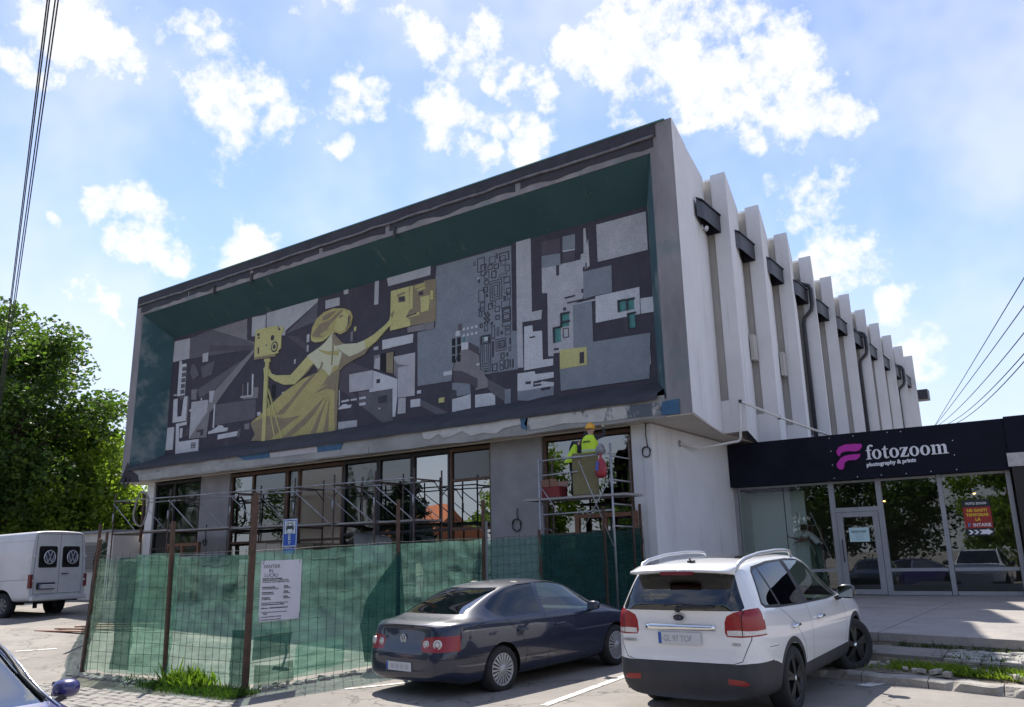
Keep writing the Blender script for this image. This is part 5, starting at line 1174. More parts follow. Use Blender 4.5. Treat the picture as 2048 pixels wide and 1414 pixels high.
m = MB(); m.beam((FB[2][0] + .05, FB[2][1], 0.2), (FB[2][0] + .05, FB[2][1], 2.5), .05, .03); m.build('brace', mat('grey_steel', (0.18, 0.18, 0.19), .5), fb)
tag(fb, group=None)

fc = thing('construction_fence', 'side run of green netted fence going back from the left corner post to the yard', 'fence', (FA[0][0], FA[0][1], 0))
FC = [FA[0], (-18.2, 10.0), (-22.0, 12.3)]
for k in range(2):
    p = FC[k], FC[k + 1]; lo = lambda u, k=k: gz(lerp2(FC[k], FC[k + 1], u)) + .03; hi = lambda u, k=k: (2.0, 2.25, 2.45)[k] + .2 * u
    sheet(p, 20, 12, 0.05, 70 + k, lo, hi, rag=.04).build('shade_net', NETB, fc)
    w = wire_panel(p, lo, hi, 70 + k * 7, step=.2).build('wire_mesh', M_WIRE, fc); w['kind'] = 'stuff'
    post(fc, FC[k + 1][0], FC[k + 1][1], 0, 2.7)

# ---- notice board wired to the fence
def notice():
    a = Vector((*FB[0], 0)); d = (Vector((*FB[4], 0)) - a).normalized(); out = Vector((d.y, -d.x, 0))
    u0, u1, z0, z1 = 0.07, 0.77, 0.93, 1.83
    n = thing('notice_board', 'white site notice sheet with black print wired to the green fence', 'notice', tuple(a + d * .65 + Vector((0, 0, .9))))
    M_SHEET = mat('white_sheet', (0.60, 0.58, 0.62), 0.6, var=.05, vscale=3); M_INKB = mat('black_ink', (0.06, 0.06, 0.07), .7)
    P = a + out * 0.085
    m = MB(); m.prism([(u0, z0), (u1, z0 + .02), (u1 + .01, z1), (u0, z1 - .01)], P, d, (0, 0, 1), tuple(out * .006)); m.build('sheet', M_SHEET, n)
    W = u1 - u0; q = P + out * .008
    def line(t, x, z, size, bold=0.0): text('lettering', t, size, q + d * x + Vector((0, 0, z)), d, (0, 0, 1), M_INKB, n, bold=bold, extrude=.001)
    line('SANTIER', u0 + .04, z1 - .12, .074); line('IN', u0 + .13, z1 - .185, .074); line('LUCRU', u0 + .06, z1 - .25, .074)
    rows = [('Denumirea si adresa obiectivului:', .04, .36, .03, 1), ('REPARARE ENERGETICA A IMOBILULUI DIN', .04, .39, .028, 0), ('STR. BRAILEI NR. 163 BLOC CINEMATOGRAF TIGLINA', .04, .42, .024, 0),
            ('Beneficiarul investitiei:', .04, .51, .03, 1), ('U.A.T. MUNICIPIUL GALATI', .04, .54, .028, 0), ('Telefon:', .46, .50, .03, 1), ('0236 307700', .46, .53, .028, 0),
            ('Proiectant general:', .04, .60, .03, 1), ('SC PROIECTARE SRL', .04, .63, .028, 0), ('Telefon:', .46, .59, .03, 1), ('0740 700 07', .46, .62, .028, 0),
            ('Constructor:', .04, .69, .03, 1), ('SC GENIUS SRL', .04, .72, .028, 0), ('Telefon:', .46, .68, .03, 1), ('0747 077010', .46, .71, .028, 0),
            ('Numarul autorizatiei de construire/desfiintare si executie', .04, .78, .024, 0), ('autorizatiei de organizare de santier: 77/ 2024', .04, .81, .025, 1),
            ('Eliberata de:     PRIMARIA MUNICIPIULUI GALATI', .04, .87, .026, 1), ('Termenul de executie a lucrarilor, prevazut in autorizatie:', .04, .94, .023, 0), ('12 luni', .08, .97, .028, 1),
            ('Data inceperii constructiei:   06.07.2024', .04, 1.02, .026, 0), ('Data finalizarii constructiei:  06.07.2025', .04, 1.07, .026, 0)]
    for t, x, z, s, b in rows: line(t, u0 + x * .87, z1 - z * .84 + .02, s * .82, .002 if b else .0007)
    m = MB()
    for u, z in ((u0 + .03, z1 - .03), (u1 - .04, z1 - .02), (u0 + .0, z0 + .03), (u1 - .01, z0 + .06)):
        c = q + d * u + Vector((0, 0, z)); m.tube([c + Vector((0, 0, -.03)), c + out * .02, c + Vector((.01, 0, .04))], .004, 4)
    m.build('wire_tie', M_WIRE, n)
notice()

# ---- parking sign behind the fence
def ev_sign():
    Y = 11.0
    q = [(-13.264,2.599),(-12.854,2.640),(-12.848,2.087),(-13.256,2.068)]
    x0, x1, z0, z1 = q[0][0], q[1][0], q[2][1], q[0][1] + .02
    s = thing('parking_sign', 'blue and white parking sign with car symbol and letters E V', 'road sign', (x0, Y, 0.0))
    B = mat('sign_blue', (0.012, 0.075, 0.40), .45); W = mat('sign_white', (0.60, 0.63, 0.68), .5); Kk = mat('sign_black', (.012, .02, .03), .5)
    m = MB(); m.box((x0, Y, z0), (x1, Y + .012, z1)); m.build('plate', B, s, bevel=.006)
    w = x1 - x0; h = z1 - z0; e = w * .05
    m = MB()
    for a, b in (((x0 + .005, z0 + .005), (x1 - .005, z0 + .02)), ((x0 + .005, z1 - .02), (x1 - .005, z1 - .005)), ((x0 + .005, z0 + .021), (x0 + .02, z1 - .021)), ((x1 - .02, z0 + .021), (x1 - .005, z1 - .021))): m.box((a[0], Y - .003, a[1]), (b[0], Y - .0005, b[1]))
    m.build('border', W, s)
    zi = z0 + h * .47
    m = MB(); m.box((x0 + w * .12, Y - .003, zi), (x1 - w * .12, Y - .0006, z1 - h * .07)); m.build('white_field', W, s)
    xc, zc = (x0 + x1) / 2, zi + h * .235; k = w * .25
    m = MB(); g = lambda *p: [(xc + u * k, zc + v * k) for u, v in p]
    m.prism(g((-1, -.6), (-1, .1), (-.75, .25), (-.55, .85), (.55, .85), (.75, .25), (1, .1), (1, -.6), (.7, -.6), (.7, -.35), (-.7, -.35), (-.7, -.6)), (0, Y - .0032, 0), (1, 0, 0), (0, 0, 1), (0, -.001, 0)); m.build('car_symbol', Kk, s)
    m = MB(); m.prism(g((-.5, .3), (.5, .3), (.4, .68), (-.4, .68)), (0, Y - .0044, 0), (1, 0, 0), (0, 0, 1), (0, -.001, 0)); m.build('windscreen_symbol', W, s)
    m = MB(); m.smooth = True
    m.tube([(xc + 1.1 * k * math.cos(a * PI / 12), Y - .005, zc + 1.35 * k * math.sin(a * PI / 12)) for a in range(25)], .005, 4, cap=False); m.build('ring', Kk, s)
    flat_text('E', xc, z0 + h * .345, w * .16, Y - .004, W, s, .02); flat_text('V', xc, z0 + h * .14, w * .17, Y - .004, W, s, .02)
    m = MB(); m.tube([(xc, Y + .035, 0.0), (xc, Y + .035, z1 - .05)], .022, 8); m.build('pole', mat('galvanised', (.3, .3, .31), .45, metal=.6), s)
    m = MB(); m.box((x0 + .03, Y, z0 - .13), (x1 - .05, Y + .01, z0 - .02)); m.build('lower_plate', B, s)
ev_sign()

# ================================================================== vehicles
def interp(tab, x):
    """Monotone-ish cubic through table points."""
    if x <= tab[0][0]: return tab[0][1]
    if x >= tab[-1][0]: return tab[-1][1]
    for i in range(len(tab) - 1):
        (x0, y0), (x1, y1) = tab[i], tab[i + 1]
        if x0 <= x <= x1:
            h = x1 - x0; t = (x - x0) / h
            def sl(k):
                if k <= 0 or k >= len(tab) - 1: return (tab[min(k + 1, len(tab) - 1)][1] - tab[max(k - 1, 0)][1]) / (tab[min(k + 1, len(tab) - 1)][0] - tab[max(k - 1, 0)][0])
                a = (tab[k][1] - tab[k - 1][1]) / (tab[k][0] - tab[k - 1][0]); b = (tab[k + 1][1] - tab[k][1]) / (tab[k + 1][0] - tab[k][0])
                return 0.0 if a * b <= 0 else 2 * a * b / (a + b)
            m0, m1 = sl(i), sl(i + 1)
            return (2 * t**3 - 3 * t**2 + 1) * y0 + (t**3 - 2 * t**2 + t) * h * m0 + (-2 * t**3 + 3 * t**2) * y1 + (t**3 - t**2) * h * m1
def smooth01(t): t = max(0, min(1, t)); return t * t * (3 - 2 * t)

class Car:
    """Body shell lofted from stations, smoothed, then cut along outlines into panels, glass and lamps."""
    def __init__(s, name, spec):
        s.sp = spec; s.parts = {}
        st = spec['stations']; rows = []
        for x in st:
            prof = spec['profile'](x)
            rows.append([(x + spec['shear'](x, y, z), y, z) for (y, z) in prof])
        n = len(rows[0]); V = []; F = []
        idx = []
        for r in rows:
            L = []; R = []
            for (x, y, z) in r:
                if abs(y) < 1e-6: V.append((x, 0, z)); L.append(len(V) - 1); R.append(len(V) - 1)
                else: V.append((x, y, z)); L.append(len(V) - 1); V.append((x, -y, z)); R.append(len(V) - 1)
            idx.append((L, R))
        for (L0, R0), (L1, R1) in zip(idx, idx[1:]):
            for j in range(n - 1):
                F.append((L0[j], L1[j], L1[j + 1], L0[j + 1])); F.append((R0[j + 1], R1[j + 1], R1[j], R0[j]))
        def cap(L, R, flip):
            for j in range(n - 1):
                q = [L[j], L[j + 1], R[j + 1], R[j]]; q = [v for i, v in enumerate(q) if v not in q[:i]]
                F.append(tuple(q[::-1] if flip else q))
        cap(*idx[0], False); cap(*idx[-1], True)
        me = bpy.data.meshes.new('cage'); me.from_pydata(V, [], F); me.update()
        o = bpy.data.objects.new('cage', me); COL.objects.link(o)
        bm = bmesh.new(); bm.from_mesh(me)
        bmesh.ops.recalc_face_normals(bm, faces=bm.faces)
        cl = bm.edges.layers.float.get('crease_edge') or bm.edges.layers.float.new('crease_edge')
        cr = spec.get('crease')
        if cr:
            for e in bm.edges:
                a, b = e.verts[0].co, e.verts[1].co
                e[cl] = cr(a, b)
        bm.to_mesh(me); bm.free()
        md = o.modifiers.new('s', 'SUBSURF'); md.levels = 2; md.render_levels = 2
        dg = bpy.context.evaluated_depsgraph_get()
        dm = bpy.data.meshes.new_from_object(o.evaluated_get(dg))
        bpy.data.objects.remove(o)
        s.bm = bmesh.new(); s.bm.from_mesh(dm)
        
        if sum(f.calc_center_median().dot(f.normal) * f.calc_area() for f in s.bm.faces) < 0: bmesh.ops.reverse_faces(s.bm, faces=s.bm.faces)
        
        s.bm.normal_update(); s.bm.faces.ensure_lookup_table()
        ref = s.bm.copy(); ref.normal_update()
        s.refn = [v.normal.copy() for v in ref.verts]; ref.faces.ensure_lookup_table()
        s.reff = [[v.index for v in f.verts] for f in ref.faces]; s.refc = [v.co.copy() for v in ref.verts]
        s.bvh = BVHTree.FromBMesh(ref); ref.free()
        s.lay = s.bm.faces.layers.int.new('part')
        s.names = ['body']
    def cut(s, part, poly, U, V, N, thr=0.12, over=None, rng=None, only=None):
        """Give the faces inside the outline (seen along N) to a part. over: parts that may be overwritten."""
        U, V, N = Vector(U), Vector(V), Vector(N).normalized(); bm = s.bm
        us = [p[0] for p in poly]; vs = [p[1] for p in poly]
        bb = (min(us) - .002, max(us) + .002, min(vs) - .002, max(vs) + .002)
        def cand(fs, b):
            out = []
            for f in fs:
                if not f.is_valid or f.normal.dot(N) < thr: continue
                if rng and not rng(f.calc_center_median()): continue
                fu = [q.co.dot(U) for q in f.verts]
                if max(fu) < b[0] or min(fu) > b[1]: continue
                fv = [q.co.dot(V) for q in f.verts]
                if max(fv) < b[2] or min(fv) > b[3]: continue
                out.append(f)
            return out
        S = cand(bm.faces, bb)
        for i in range(len(poly)):
            a, b = poly[i], poly[(i + 1) % len(poly)]
            eb = (min(a[0], b[0]) - 1e-4, max(a[0], b[0]) + 1e-4, min(a[1], b[1]) - 1e-4, max(a[1], b[1]) + 1e-4)
            fs = cand(S, eb)
            if not fs: continue
            d = (b[0] - a[0], b[1] - a[1]); L = math.hypot(*d)
            if L < 1e-6: continue
            no = (U * -d[1] + V * d[0]) / L
            # plane through the outline edge, along N
            Np = U.cross(V); co = U * a[0] + V * a[1]
            g = set(fs)
            for f in fs: g.update(f.edges); g.update(f.verts)
            r = bmesh.ops.bisect_plane(bm, geom=list(g), plane_co=co, plane_no=no, dist=1e-5)
            nf = [x for x in r['geom'] if isinstance(x, bmesh.types.BMFace)]
            for f in nf: f.normal_update()
            S = list({f for f in S if f.is_valid} | set(nf))
        if part not in s.names: s.names.append(part)
        k = s.names.index(part); okp = None if over is None else {s.names.index(q) for q in over if q in s.names}
        got = 0
        for f in S:
            if not f.is_valid or f.normal.dot(N) < thr: continue
            c = f.calc_center_median()
            if rng and not rng(c): continue
            if okp is not None and f[s.lay] not in okp: continue
            u, v = c.dot(U), c.dot(V); ins = False
            for i in range(len(poly)):
                (x1, y1), (x2, y2) = poly[i], poly[(i + 1) % len(poly)]
                if (y1 > v) != (y2 > v) and u < (x2 - x1) * (v - y1) / (y2 - y1) + x1: ins = not ins
            if ins: f[s.lay] = k; got += 1
        return got
    def side(s, part, poly, **kw):
        for sg in (1, -1): s.cut(part + ('' if sg == 1 else '|r'), poly, (1, 0, 0), (0, 0, 1), (0, sg, 0), rng=lambda c, sg=sg: c.y * sg > 0.02, **kw)
    def finish(s, root, mats, order=None, rename=None):
        """Link each part as an object under root. mats: part -> material."""
        s.bm.normal_update(); groups = {}
        for f in s.bm.faces: groups.setdefault(s.names[f[s.lay]], []).append(f)
        done = {}
        def nrm(co):
            loc, n, i, d = s.bvh.find_nearest(co)
            vs = s.reff[i]; w = [1 / (1e-5 + (s.refc[q] - loc).length) for q in vs]; t = Vector((0, 0, 0))
            for q, k in zip(vs, w): t += s.refn[q] * k
            return t.normalized()
        for part, fs in groups.items():
            base = part.split('|')[0]
            if mats.get(base) is None: continue
            vm = {}; vs = []; ff = []
            for f in fs:
                q = []
                for v in f.verts:
                    if v.index not in vm or vm[v.index][1] != v:
                        pass
                    key = v
                    if key not in vm: vm[key] = len(vs); vs.append(v.co.copy())
                    q.append(vm[key])
                ff.append(q)
            me = bpy.data.meshes.new(base); me.from_pydata(vs, [], ff)
            me.polygons.foreach_set('use_smooth', [True] * len(ff)); me.materials.append(mats[base]); me.update()
            me.normals_split_custom_set_from_vertices([nrm(v) for v in vs])
            nm = (rename or {}).get(base, base)
            par = root
            if isinstance(nm, tuple): nm, pn = nm; par = done.get(pn + ('|r' if part.endswith('|r') else ''), done.get(pn, root))
            done[part] = link(nm, me, par)
        s.done = done
        return done

def wheel(root, x, y, r, w, style, steer=0.0, name='wheel', rim_mat=None):
    """Tyre with rim; y>0 is the left side."""
    sg = 1 if y > 0 else -1
    RUB = mat('tyre_rubber', (0.018, 0.018, 0.02), 0.85, var=.2, vscale=9, bump=.3, bscale=60)
    c = Vector((x, y, r)); ax = Vector((-math.sin(steer) * sg, math.cos(steer) * sg, 0))
    rr = style['rim']; b = MB()
    b.lathe([(rr, -w / 2 + .01), (rr + .02, -w / 2), (r - .035, -w / 2 - .004), (r - .012, -w / 2 + .02), (r, -w / 2 + .05), (r, w / 2 - .05), (r - .012, w / 2 - .02), (r - .035, w / 2 + .004), (rr + .02, w / 2), (rr, w / 2 - .01), (rr - .01, w / 2 - .03)], c, ax, 40)
    t = b.build(name, RUB, root)
    b = MB(); b.lathe([(0.0, w / 2 - .09), (rr * .9, w / 2 - .09), (rr - .002, w / 2 - .05)], c, ax, 32); b.build('shadow_backing', mat('wheel_shadow', (0.02, 0.02, 0.022), .6), t)  # backing disc, dark colour stands in for the shade behind the spokes
    u = Vector((0, 0, 1)); v = ax.cross(u)
    def pt(rad, ang, h): return c + ax * h + (u * math.cos(ang) + v * math.sin(ang)) * rad
    b = MB(); n = style['n']; M = rim_mat
    h1 = w / 2 - .012
    b.lathe([(rr * .93, h1 - .04), (rr * .95, h1 + .004), (rr, h1 + .006), (rr + .006, h1 - .006)], c, ax, 40)
    b.lathe([(0.0, h1 + style['dome']), (style['hub'] * .8, h1 + style['dome']), (style['hub'], h1 + style['dome'] * .4), (style['hub'], h1 - .05)], c, ax, 24)
    for k in range(n):
        for off in style['pair']:
            a = 2 * PI * k / n + off; w0, w1 = style['w0'], style['w1']; r0, r1 = style['hub'] * .9, rr * .945
            ah0, ah1 = w0 / r0 / 2, w1 / r1 / 2; aa = a - off * style.get('conv', 0)
            q = [pt(r0, aa - ah0, h1 + style['dome'] * .7), pt(r0, aa + ah0, h1 + style['dome'] * .7), pt(r1, a + ah1, h1), pt(r1, a - ah1, h1)]
            q2 = [p - ax * .035 for p in q]
            b.add(q + q2, [(0, 1, 2, 3), (0, 4, 5, 1), (1, 5, 6, 2), (2, 6, 7, 3), (3, 7, 4, 0)])
    b.build(style.get('part', 'rim'), M, t)
    b = MB(); b.lathe([(0.0, h1 + style['dome'] + .004), (style['hub'] * .5, h1 + style['dome'] + .003), (style['hub'] * .55, h1 + style['dome'] - .002)], c, ax, 16); b.build('hub_cap', style.get('cap', M), t)
    return t

def circle(cx, cz, r, n=28, a0=0.0, a1=2 * PI):
    return [(cx + r * math.cos(a0 + (a1 - a0) * i / n), cz + r * math.sin(a0 + (a1 - a0) * i / n)) for i in range(n)]
def arch_poly(cx, r, h, n=22):
    """Wheel opening: round top, open bottom."""
    return [(cx + r, -.2)] + [(cx + r * math.cos(PI * i / n), h + r * math.sin(PI * i / n)) for i in range(n + 1)] + [(cx - r, -.2)]
def ring_band(poly, t):
    """Outline as a thin closed band polygon (outer + inner), given as quads per edge."""
    out = []; n = len(poly); cx = sum(p[0] for p in poly) / n; cz = sum(p[1] for p in poly) / n
    for i in range(n):
        a, b = poly[i], poly[(i + 1) % n]; dx, dz = b[0] - a[0], b[1] - a[1]; L = math.hypot(dx, dz) or 1; nx, nz = -dz / L * t / 2, dx / L * t / 2
        ex, ez = dx / L * t / 2, dz / L * t / 2
        out.append([(a[0] + nx - ex, a[1] + nz - ez), (b[0] + nx + ex, b[1] + nz + ez), (b[0] - nx + ex, b[1] - nz + ez), (a[0] - nx - ex, a[1] - nz - ez)])
    return out
def seam_line(car, pts, t=0.011, part='seam', over=('body', 'bumper', 'cladding')):
    for a, b in zip(pts, pts[1:]):
        dx, dz = b[0] - a[0], b[1] - a[1]; L = math.hypot(dx, dz); nx, nz = -dz / L * t / 2, dx / L * t / 2
        car.side(part, [(a[0] + nx, a[1] + nz), (b[0] + nx, b[1] + nz), (b[0] - nx, b[1] - nz), (a[0] - nx, a[1] - nz)], over=[q for o in over for q in (o, o + '|r')])

PAINT_BLACK = mat('black_plastic', (0.022, 0.022, 0.026), 0.6, var=.1, vscale=6, bump=.2, bscale=200)
CHROME = mat('chrome', (0.75, 0.76, 0.78), 0.08, metal=1.0)
M_SEAM = mat('panel_gap', (0.006, 0.006, 0.008), 0.8)
M_RLAMP = mat('red_lamp', (0.26, 0.004, 0.008), 0.3, coat=.35, var=.15, vscale=20)
M_CLAMP = mat('clear_lamp', (0.62, 0.60, 0.58), 0.15, coat=1.0, var=.2, vscale=40)
M_ARCH = mat('wheel_arch_liner', (0.010, 0.010, 0.012), 0.9)
M_SEAT = mat('beige_seat', (0.30, 0.27, 0.22), 0.85, var=.1, vscale=6)
M_SEATD = mat('dark_seat', (0.03, 0.03, 0.033), 0.85)
M_PLATE = mat('plate_white', (0.55, 0.55, 0.58), 0.5); M_PBLUE = mat('plate_blue', (0.03, 0.09, 0.36), 0.5); M_PTXT = mat('plate_grey', (0.28, 0.28, 0.30), 0.7)
CG_TINT = glass('tinted_car_glass', (0.03, 0.035, 0.045), refl=0.045, trans=0.3)
CG_CLEAR = glass('clear_car_glass', (0.55, 0.68, 0.66), refl=0.07, trans=0.9)
CG_REAR = glass('rear_car_glass', (0.05, 0.06, 0.08), refl=0.24, trans=0.5)

def under(root, x0, x1, hw, z0, ra, wb, r):
    """Dark floor pan and wheel tubs so no light passes through."""
    b = MB(); b.box((x0, -hw, z0), (x1, hw, z0 + .05)); b.build('floor_pan', M_ARCH, root)
    for cx in (ra, wb):
        for sg in (1, -1):
            b = MB(); R_ = r + .055; n = 12; v = []
            for y in (sg * (hw + .1), sg * (hw - .24)): v += [(cx + R_ * math.cos(PI * i / n), y, r + R_ * math.sin(PI * i / n)) for i in range(n + 1)]
            b.add(v, [(i, i + 1, n + 2 + i, n + 1 + i) for i in range(n)] + [tuple(range(n + 1, 2 * n + 2))])
            b.build('wheel_tub', M_ARCH, root)
def seat(root, x, y, z, m, w=.5, back=.62, lean=.22):
    b = MB(); b.box((x - .05, y - w / 2, z), (x + .48, y + w / 2, z + .16)); b.beam((x, y, z + .12), (x - lean, y, z + .12 + back), w * .94, .13, up=(1, 0, 0))
    b.beam((x - lean * 1.02, y, z + .1 + back), (x - lean * 1.2, y, z + .32 + back), w * .5, .09, up=(1, 0, 0))
    o = b.build('seat', m, root, bevel=.03); return o
def plate(root, P, U, txt=None, w=.52, h=.114):
    U = Vector(U).normalized(); V = Vector((0, 0, 1)); W = U.cross(V); P = Vector(P)
    b = MB(); b.prism([(-w / 2, -h / 2), (w / 2, -h / 2), (w / 2, h / 2), (-w / 2, h / 2)], P, U, V, W * .008); o = b.build('number_plate', M_PLATE, root, bevel=.002)
    b = MB(); b.prism([(-w / 2 + .004, -h / 2 + .004), (-w / 2 + .042, -h / 2 + .004), (-w / 2 + .042, h / 2 - .004), (-w / 2 + .004, h / 2 - .004)], P + W * .0085, U, V, W * .001); b.build('plate_band', M_PBLUE, o)
    if txt: text('plate_characters', txt, .092, P + W * .009 + U * (-w / 2 + .065) + V * -.033, U, V, M_PTXT, o, extrude=.001, sx=.82)
    else:
        b = MB()
        for i in range(4): b.prism([(-.16 + .1 * i, -.03), (-.09 + .1 * i, -.03), (-.09 + .1 * i, .03), (-.16 + .1 * i, .03)], P + W * .0087, U, V, W * .0006)
        b.build('plate_smudge', mat('plate_smudge', (0.44, 0.44, 0.47), .7), o)
def vw_badge(root, P, U, r, V=(0, 0, 1)):
    """Round emblem: ring with a V over a W."""
    U = Vector(U).normalized(); V = Vector(V).normalized(); W = U.cross(V); P = Vector(P)
    SIL = mat('badge_silver', (0.62, 0.64, 0.68), .3, metal=.6)
    b = MB(); b.lathe([(0, .004), (r * .95, .004), (r, 0)], P, W, 28); o = b.build('badge', mat('badge_ground', (0.03, 0.045, 0.08), .35), root)
    b = MB(); b.lathe([(r * .84, .002), (r * .86, .009), (r * .97, .009), (r, .002)], P, W, 28)
    def bar(a, c, t=.15):
        a, c = P + U * a[0] * r + V * a[1] * r + W * .007, P + U * c[0] * r + V * c[1] * r + W * .007; b.beam(a, c, t * r, .004, up=W)
    bar((-.36, .76), (-.02, .06)); bar((.36, .76), (.02, .06)); bar((-.74, .42), (-.32, -.74)); bar((.74, .42), (.32, -.74)); bar((-.32, -.74), (-.02, -.06)); bar((.32, -.74), (.02, -.06))
    b.build('emblem', SIL, o)
    return o
def mirror(root, x, y, z, sg, m, sx=.16, sy=.2, sz=.14):
    b = MB(); n = 14; b.smooth = True; rings = []
    prof = [(-.5, .55), (-.46, .86), (-.2, 1.0), (.15, .96), (.4, .72), (.5, .3), (.52, 0.02)]
    vs = []; fs = []
    for t, k in prof:
        for i in range(n):
            a = 2 * PI * i / n; ca, sa = math.cos(a), math.sin(a)
            e = (abs(ca) ** .75 * (1 if ca > 0 else -1), abs(sa) ** .75 * (1 if sa > 0 else -1))
            vs.append((x + t * sx, y + sg * sy * .5 * (1 + e[0] * k) - sg * .0, z + e[1] * k * sz * .5))
    for j in range(len(prof) - 1):
        for i in range(n): fs.append((j * n + i, j * n + (i + 1) % n, (j + 1) * n + (i + 1) % n, (j + 1) * n + i))
    b.add(vs, fs); o = b.build('mirror', m, root)
    g = MB(); g.prism([(sg * (.02 + .0), -sz * .36), (sg * (sy - .03), -sz * .36), (sg * (sy - .02), sz * .36), (sg * .02, sz * .36)] if sg > 0 else [(-(sy - .03), -sz * .36), (-.02, -sz * .36), (-.02, sz * .36), (-(sy - .02), sz * .36)], (x - sx * .49, y, z), (0, 1, 0), (0, 0, 1), (-.004, 0, 0)); g.build('mirror_glass', mat('mirror_silver', (.35, .38, .40), .05, metal=1.0), o)
    g = MB(); g.beam((x + .02, y + sg * .06, z - sz * .3), (x + .08, y - sg * .07, z - sz * .55), .06, .05); g.build('mirror_arm', PAINT_BLACK, o)
    return o

# ---------------------------------------------------------------- dark blue saloon
def make_saloon():
    hw = [(-1.12, .60), (-1.08, .74), (-.98, .83), (-.75, .875), (-.3, .905), (.5, .91), (1.5, .91), (2.4, .905), (2.9, .885), (3.25, .84), (3.48, .74), (3.60, .60), (3.66, .42)]
    belt = [(-1.12, .93), (-.95, .985), (-.5, .99), (.2, .975), (1.2, .945), (2.2, .915), (2.6, .89), (3.1, .80), (3.5, .66), (3.66, .56)]
    cen = [(-1.12, .985), (-1.02, 1.025), (-.8, 1.04), (-.62, 1.055), (-.5, 1.10), (-.1, 1.275), (.2, 1.385), (.45, 1.44), (.9, 1.468), (1.3, 1.462), (1.6, 1.425), (1.78, 1.385), (2.1, 1.225), (2.45, 1.05), (2.62, .985), (2.8, .965), (3.2, .885), (3.5, .76), (3.66, .62)]
    def prof(x):
        w = interp(hw, x); b = interp(belt, x); c = interp(cen, x)
        zb = .17 + .10 * smooth01((-x - .55) / .55) + .05 * smooth01((x - 3.1) / .5)
        cab = smooth01((c - b - .07) / .28)
        rail_y = (1 - cab) * w * .70 + cab * (.60 if x < 1.5 else .60 - .02 * (x - 1.5)); rail_z = (1 - cab) * (b + (c - b) * .80) + cab * (b + (c - b) * .87)
        base_y = w * (.93 - .03 * (1 - cab)); base_z = b + .012
        return [(0, zb), (w * .80, zb), (w * .955, zb + .06), (w * .985, .42), (w * 1.0, .60), (w * .995, .72), (w * .97, b - .06), (w * .955, b - .006), (base_y, base_z),
                (base_y + (rail_y - base_y) * .5 + .012 * cab, base_z + (rail_z - base_z) * .5), (rail_y + .01, rail_z - .012), (rail_y - .05, rail_z + (c - rail_z) * .42), (rail_y * .5, c - (c - rail_z) * .22), (0, c)]
    def shear(x, y, z):
        d = 0.0
        if x < -.6:
            k = smooth01((-x - .6) / .5)
            d += k * (.13 * (abs(y) / .9) ** 2.4 + (.10 * max(0, (z - .62)) / .4) + (.05 if z < .3 else 0) - (.0 if z > .6 else .03))
        if x > 3.0:
            k = smooth01((x - 3.0) / .6); d -= k * (.10 * (abs(y) / .8) ** 2 + .10 * max(0, z - .5))
        return d
    st = [-1.12, -1.10, -1.02, -.88, -.70, -.58, -.42, -.2, .05, .25, .45, .75, 1.1, 1.4, 1.62, 1.8, 2.05, 2.3, 2.5, 2.64, 2.85, 3.1, 3.35, 3.52, 3.62, 3.66]
    def crease(a, b):
        if abs(a.y) > .7 and abs(b.y) > .7 and .58 < a.z < .62 and .58 < b.z < .62: return .25
        if a.x < -.98 and b.x < -.98 and a.z > .95 and b.z > .95: return .9
        return 0
    car = Car('saloon', dict(stations=st, profile=prof, shear=shear, crease=crease))
    B = ['body', 'body|r']
    # wheel openings
    for cx in (0.0, 2.71): car.side('hole', arch_poly(cx, .365, .315), over=B)
    # glass
    front = [(1.02, .985), (1.02 - .01, 1.20), (1.10, 1.405), (1.35, 1.412), (1.62, 1.372), (1.85, 1.275), (2.12, 1.12), (2.30, .985), (2.20, .955), (1.5, .965)]
    rear = [(.93, .985), (.93, 1.20), (1.0, 1.405), (.7, 1.405), (.35, 1.355), (.08, 1.265), (-.12, 1.16), (-.10, 1.11), (.0, 1.03), (.12, .998)]
    car.side('front_side_window', front, over=B); car.side('rear_side_window', rear, over=B)
    TR = lambda pts: pts
    car.cut('rear_window', [(-.62, 1.082), (.62, 1.082), (.60, 1.10), (.545, 1.355), (.50, 1.385), (-.50, 1.385), (-.545, 1.355), (-.60, 1.10)], (0, -1, 0), (0, 0, 1), (-.55, 0, .8), thr=.45, over=['body'], rng=lambda c: c.x < .6)
    car.cut('windscreen', [(-.66, 1.0), (.66, 1.0), (.53, 1.375), (.4, 1.395), (-.4, 1.395), (-.53, 1.375)], (0, 1, 0), (0, 0, 1), (.55, 0, .8), thr=.45, over=['body'], rng=lambda c: c.x > 1.4)
    # lamps seen from behind, wrapping the corner
    for sg in (1, -1):
        n = '' if sg == 1 else '|r'
        U = Vector((.28, -sg * .96, 0)); 
        poly = [(-.60, .79), (-.64, .825), (-.8, .84), (-1.15, .85), (-1.15, .655), (-.8, .645), (-.66, .65), (-.61, .68)]
        car.cut('tail_lamp' + n, poly, (.22, sg * -.975, 0), (0, 0, 1), (-.8, sg * .6, .05), thr=.05, over=B, rng=lambda c, sg=sg: c.y * sg > .2 and c.x < -.76 - .2 * (.84 - c.z))
    car.cut('boot_gap', [(-.64, .60), (.64, .60), (.64, .606), (-.64, .606)], (0, 1, 0), (0, 0, 1), (-1, 0, 0), thr=.3, over=B, rng=lambda c: c.x < -.6)
    car.side('bumper_gap', [(-1.3, .555), (-.40, .548), (-.40, .556), (-1.3, .563)], over=B)
    for a in ([(.40, .24), (.52, .5), (.44, .72), (.12, .97)], [(.97, .975), (1.0, .60), (.97, .22)], [(2.30, .93), (2.36, .6), (2.25, .3), (2.28, .24)], [(-.30, .97), (-.52, .93)]):
        seam_line(car, a, over=['body'])
    seam_line(car, [(-1.0, .64), (-.62, .68), (-.58, .95)], over=['body'], t=.005)
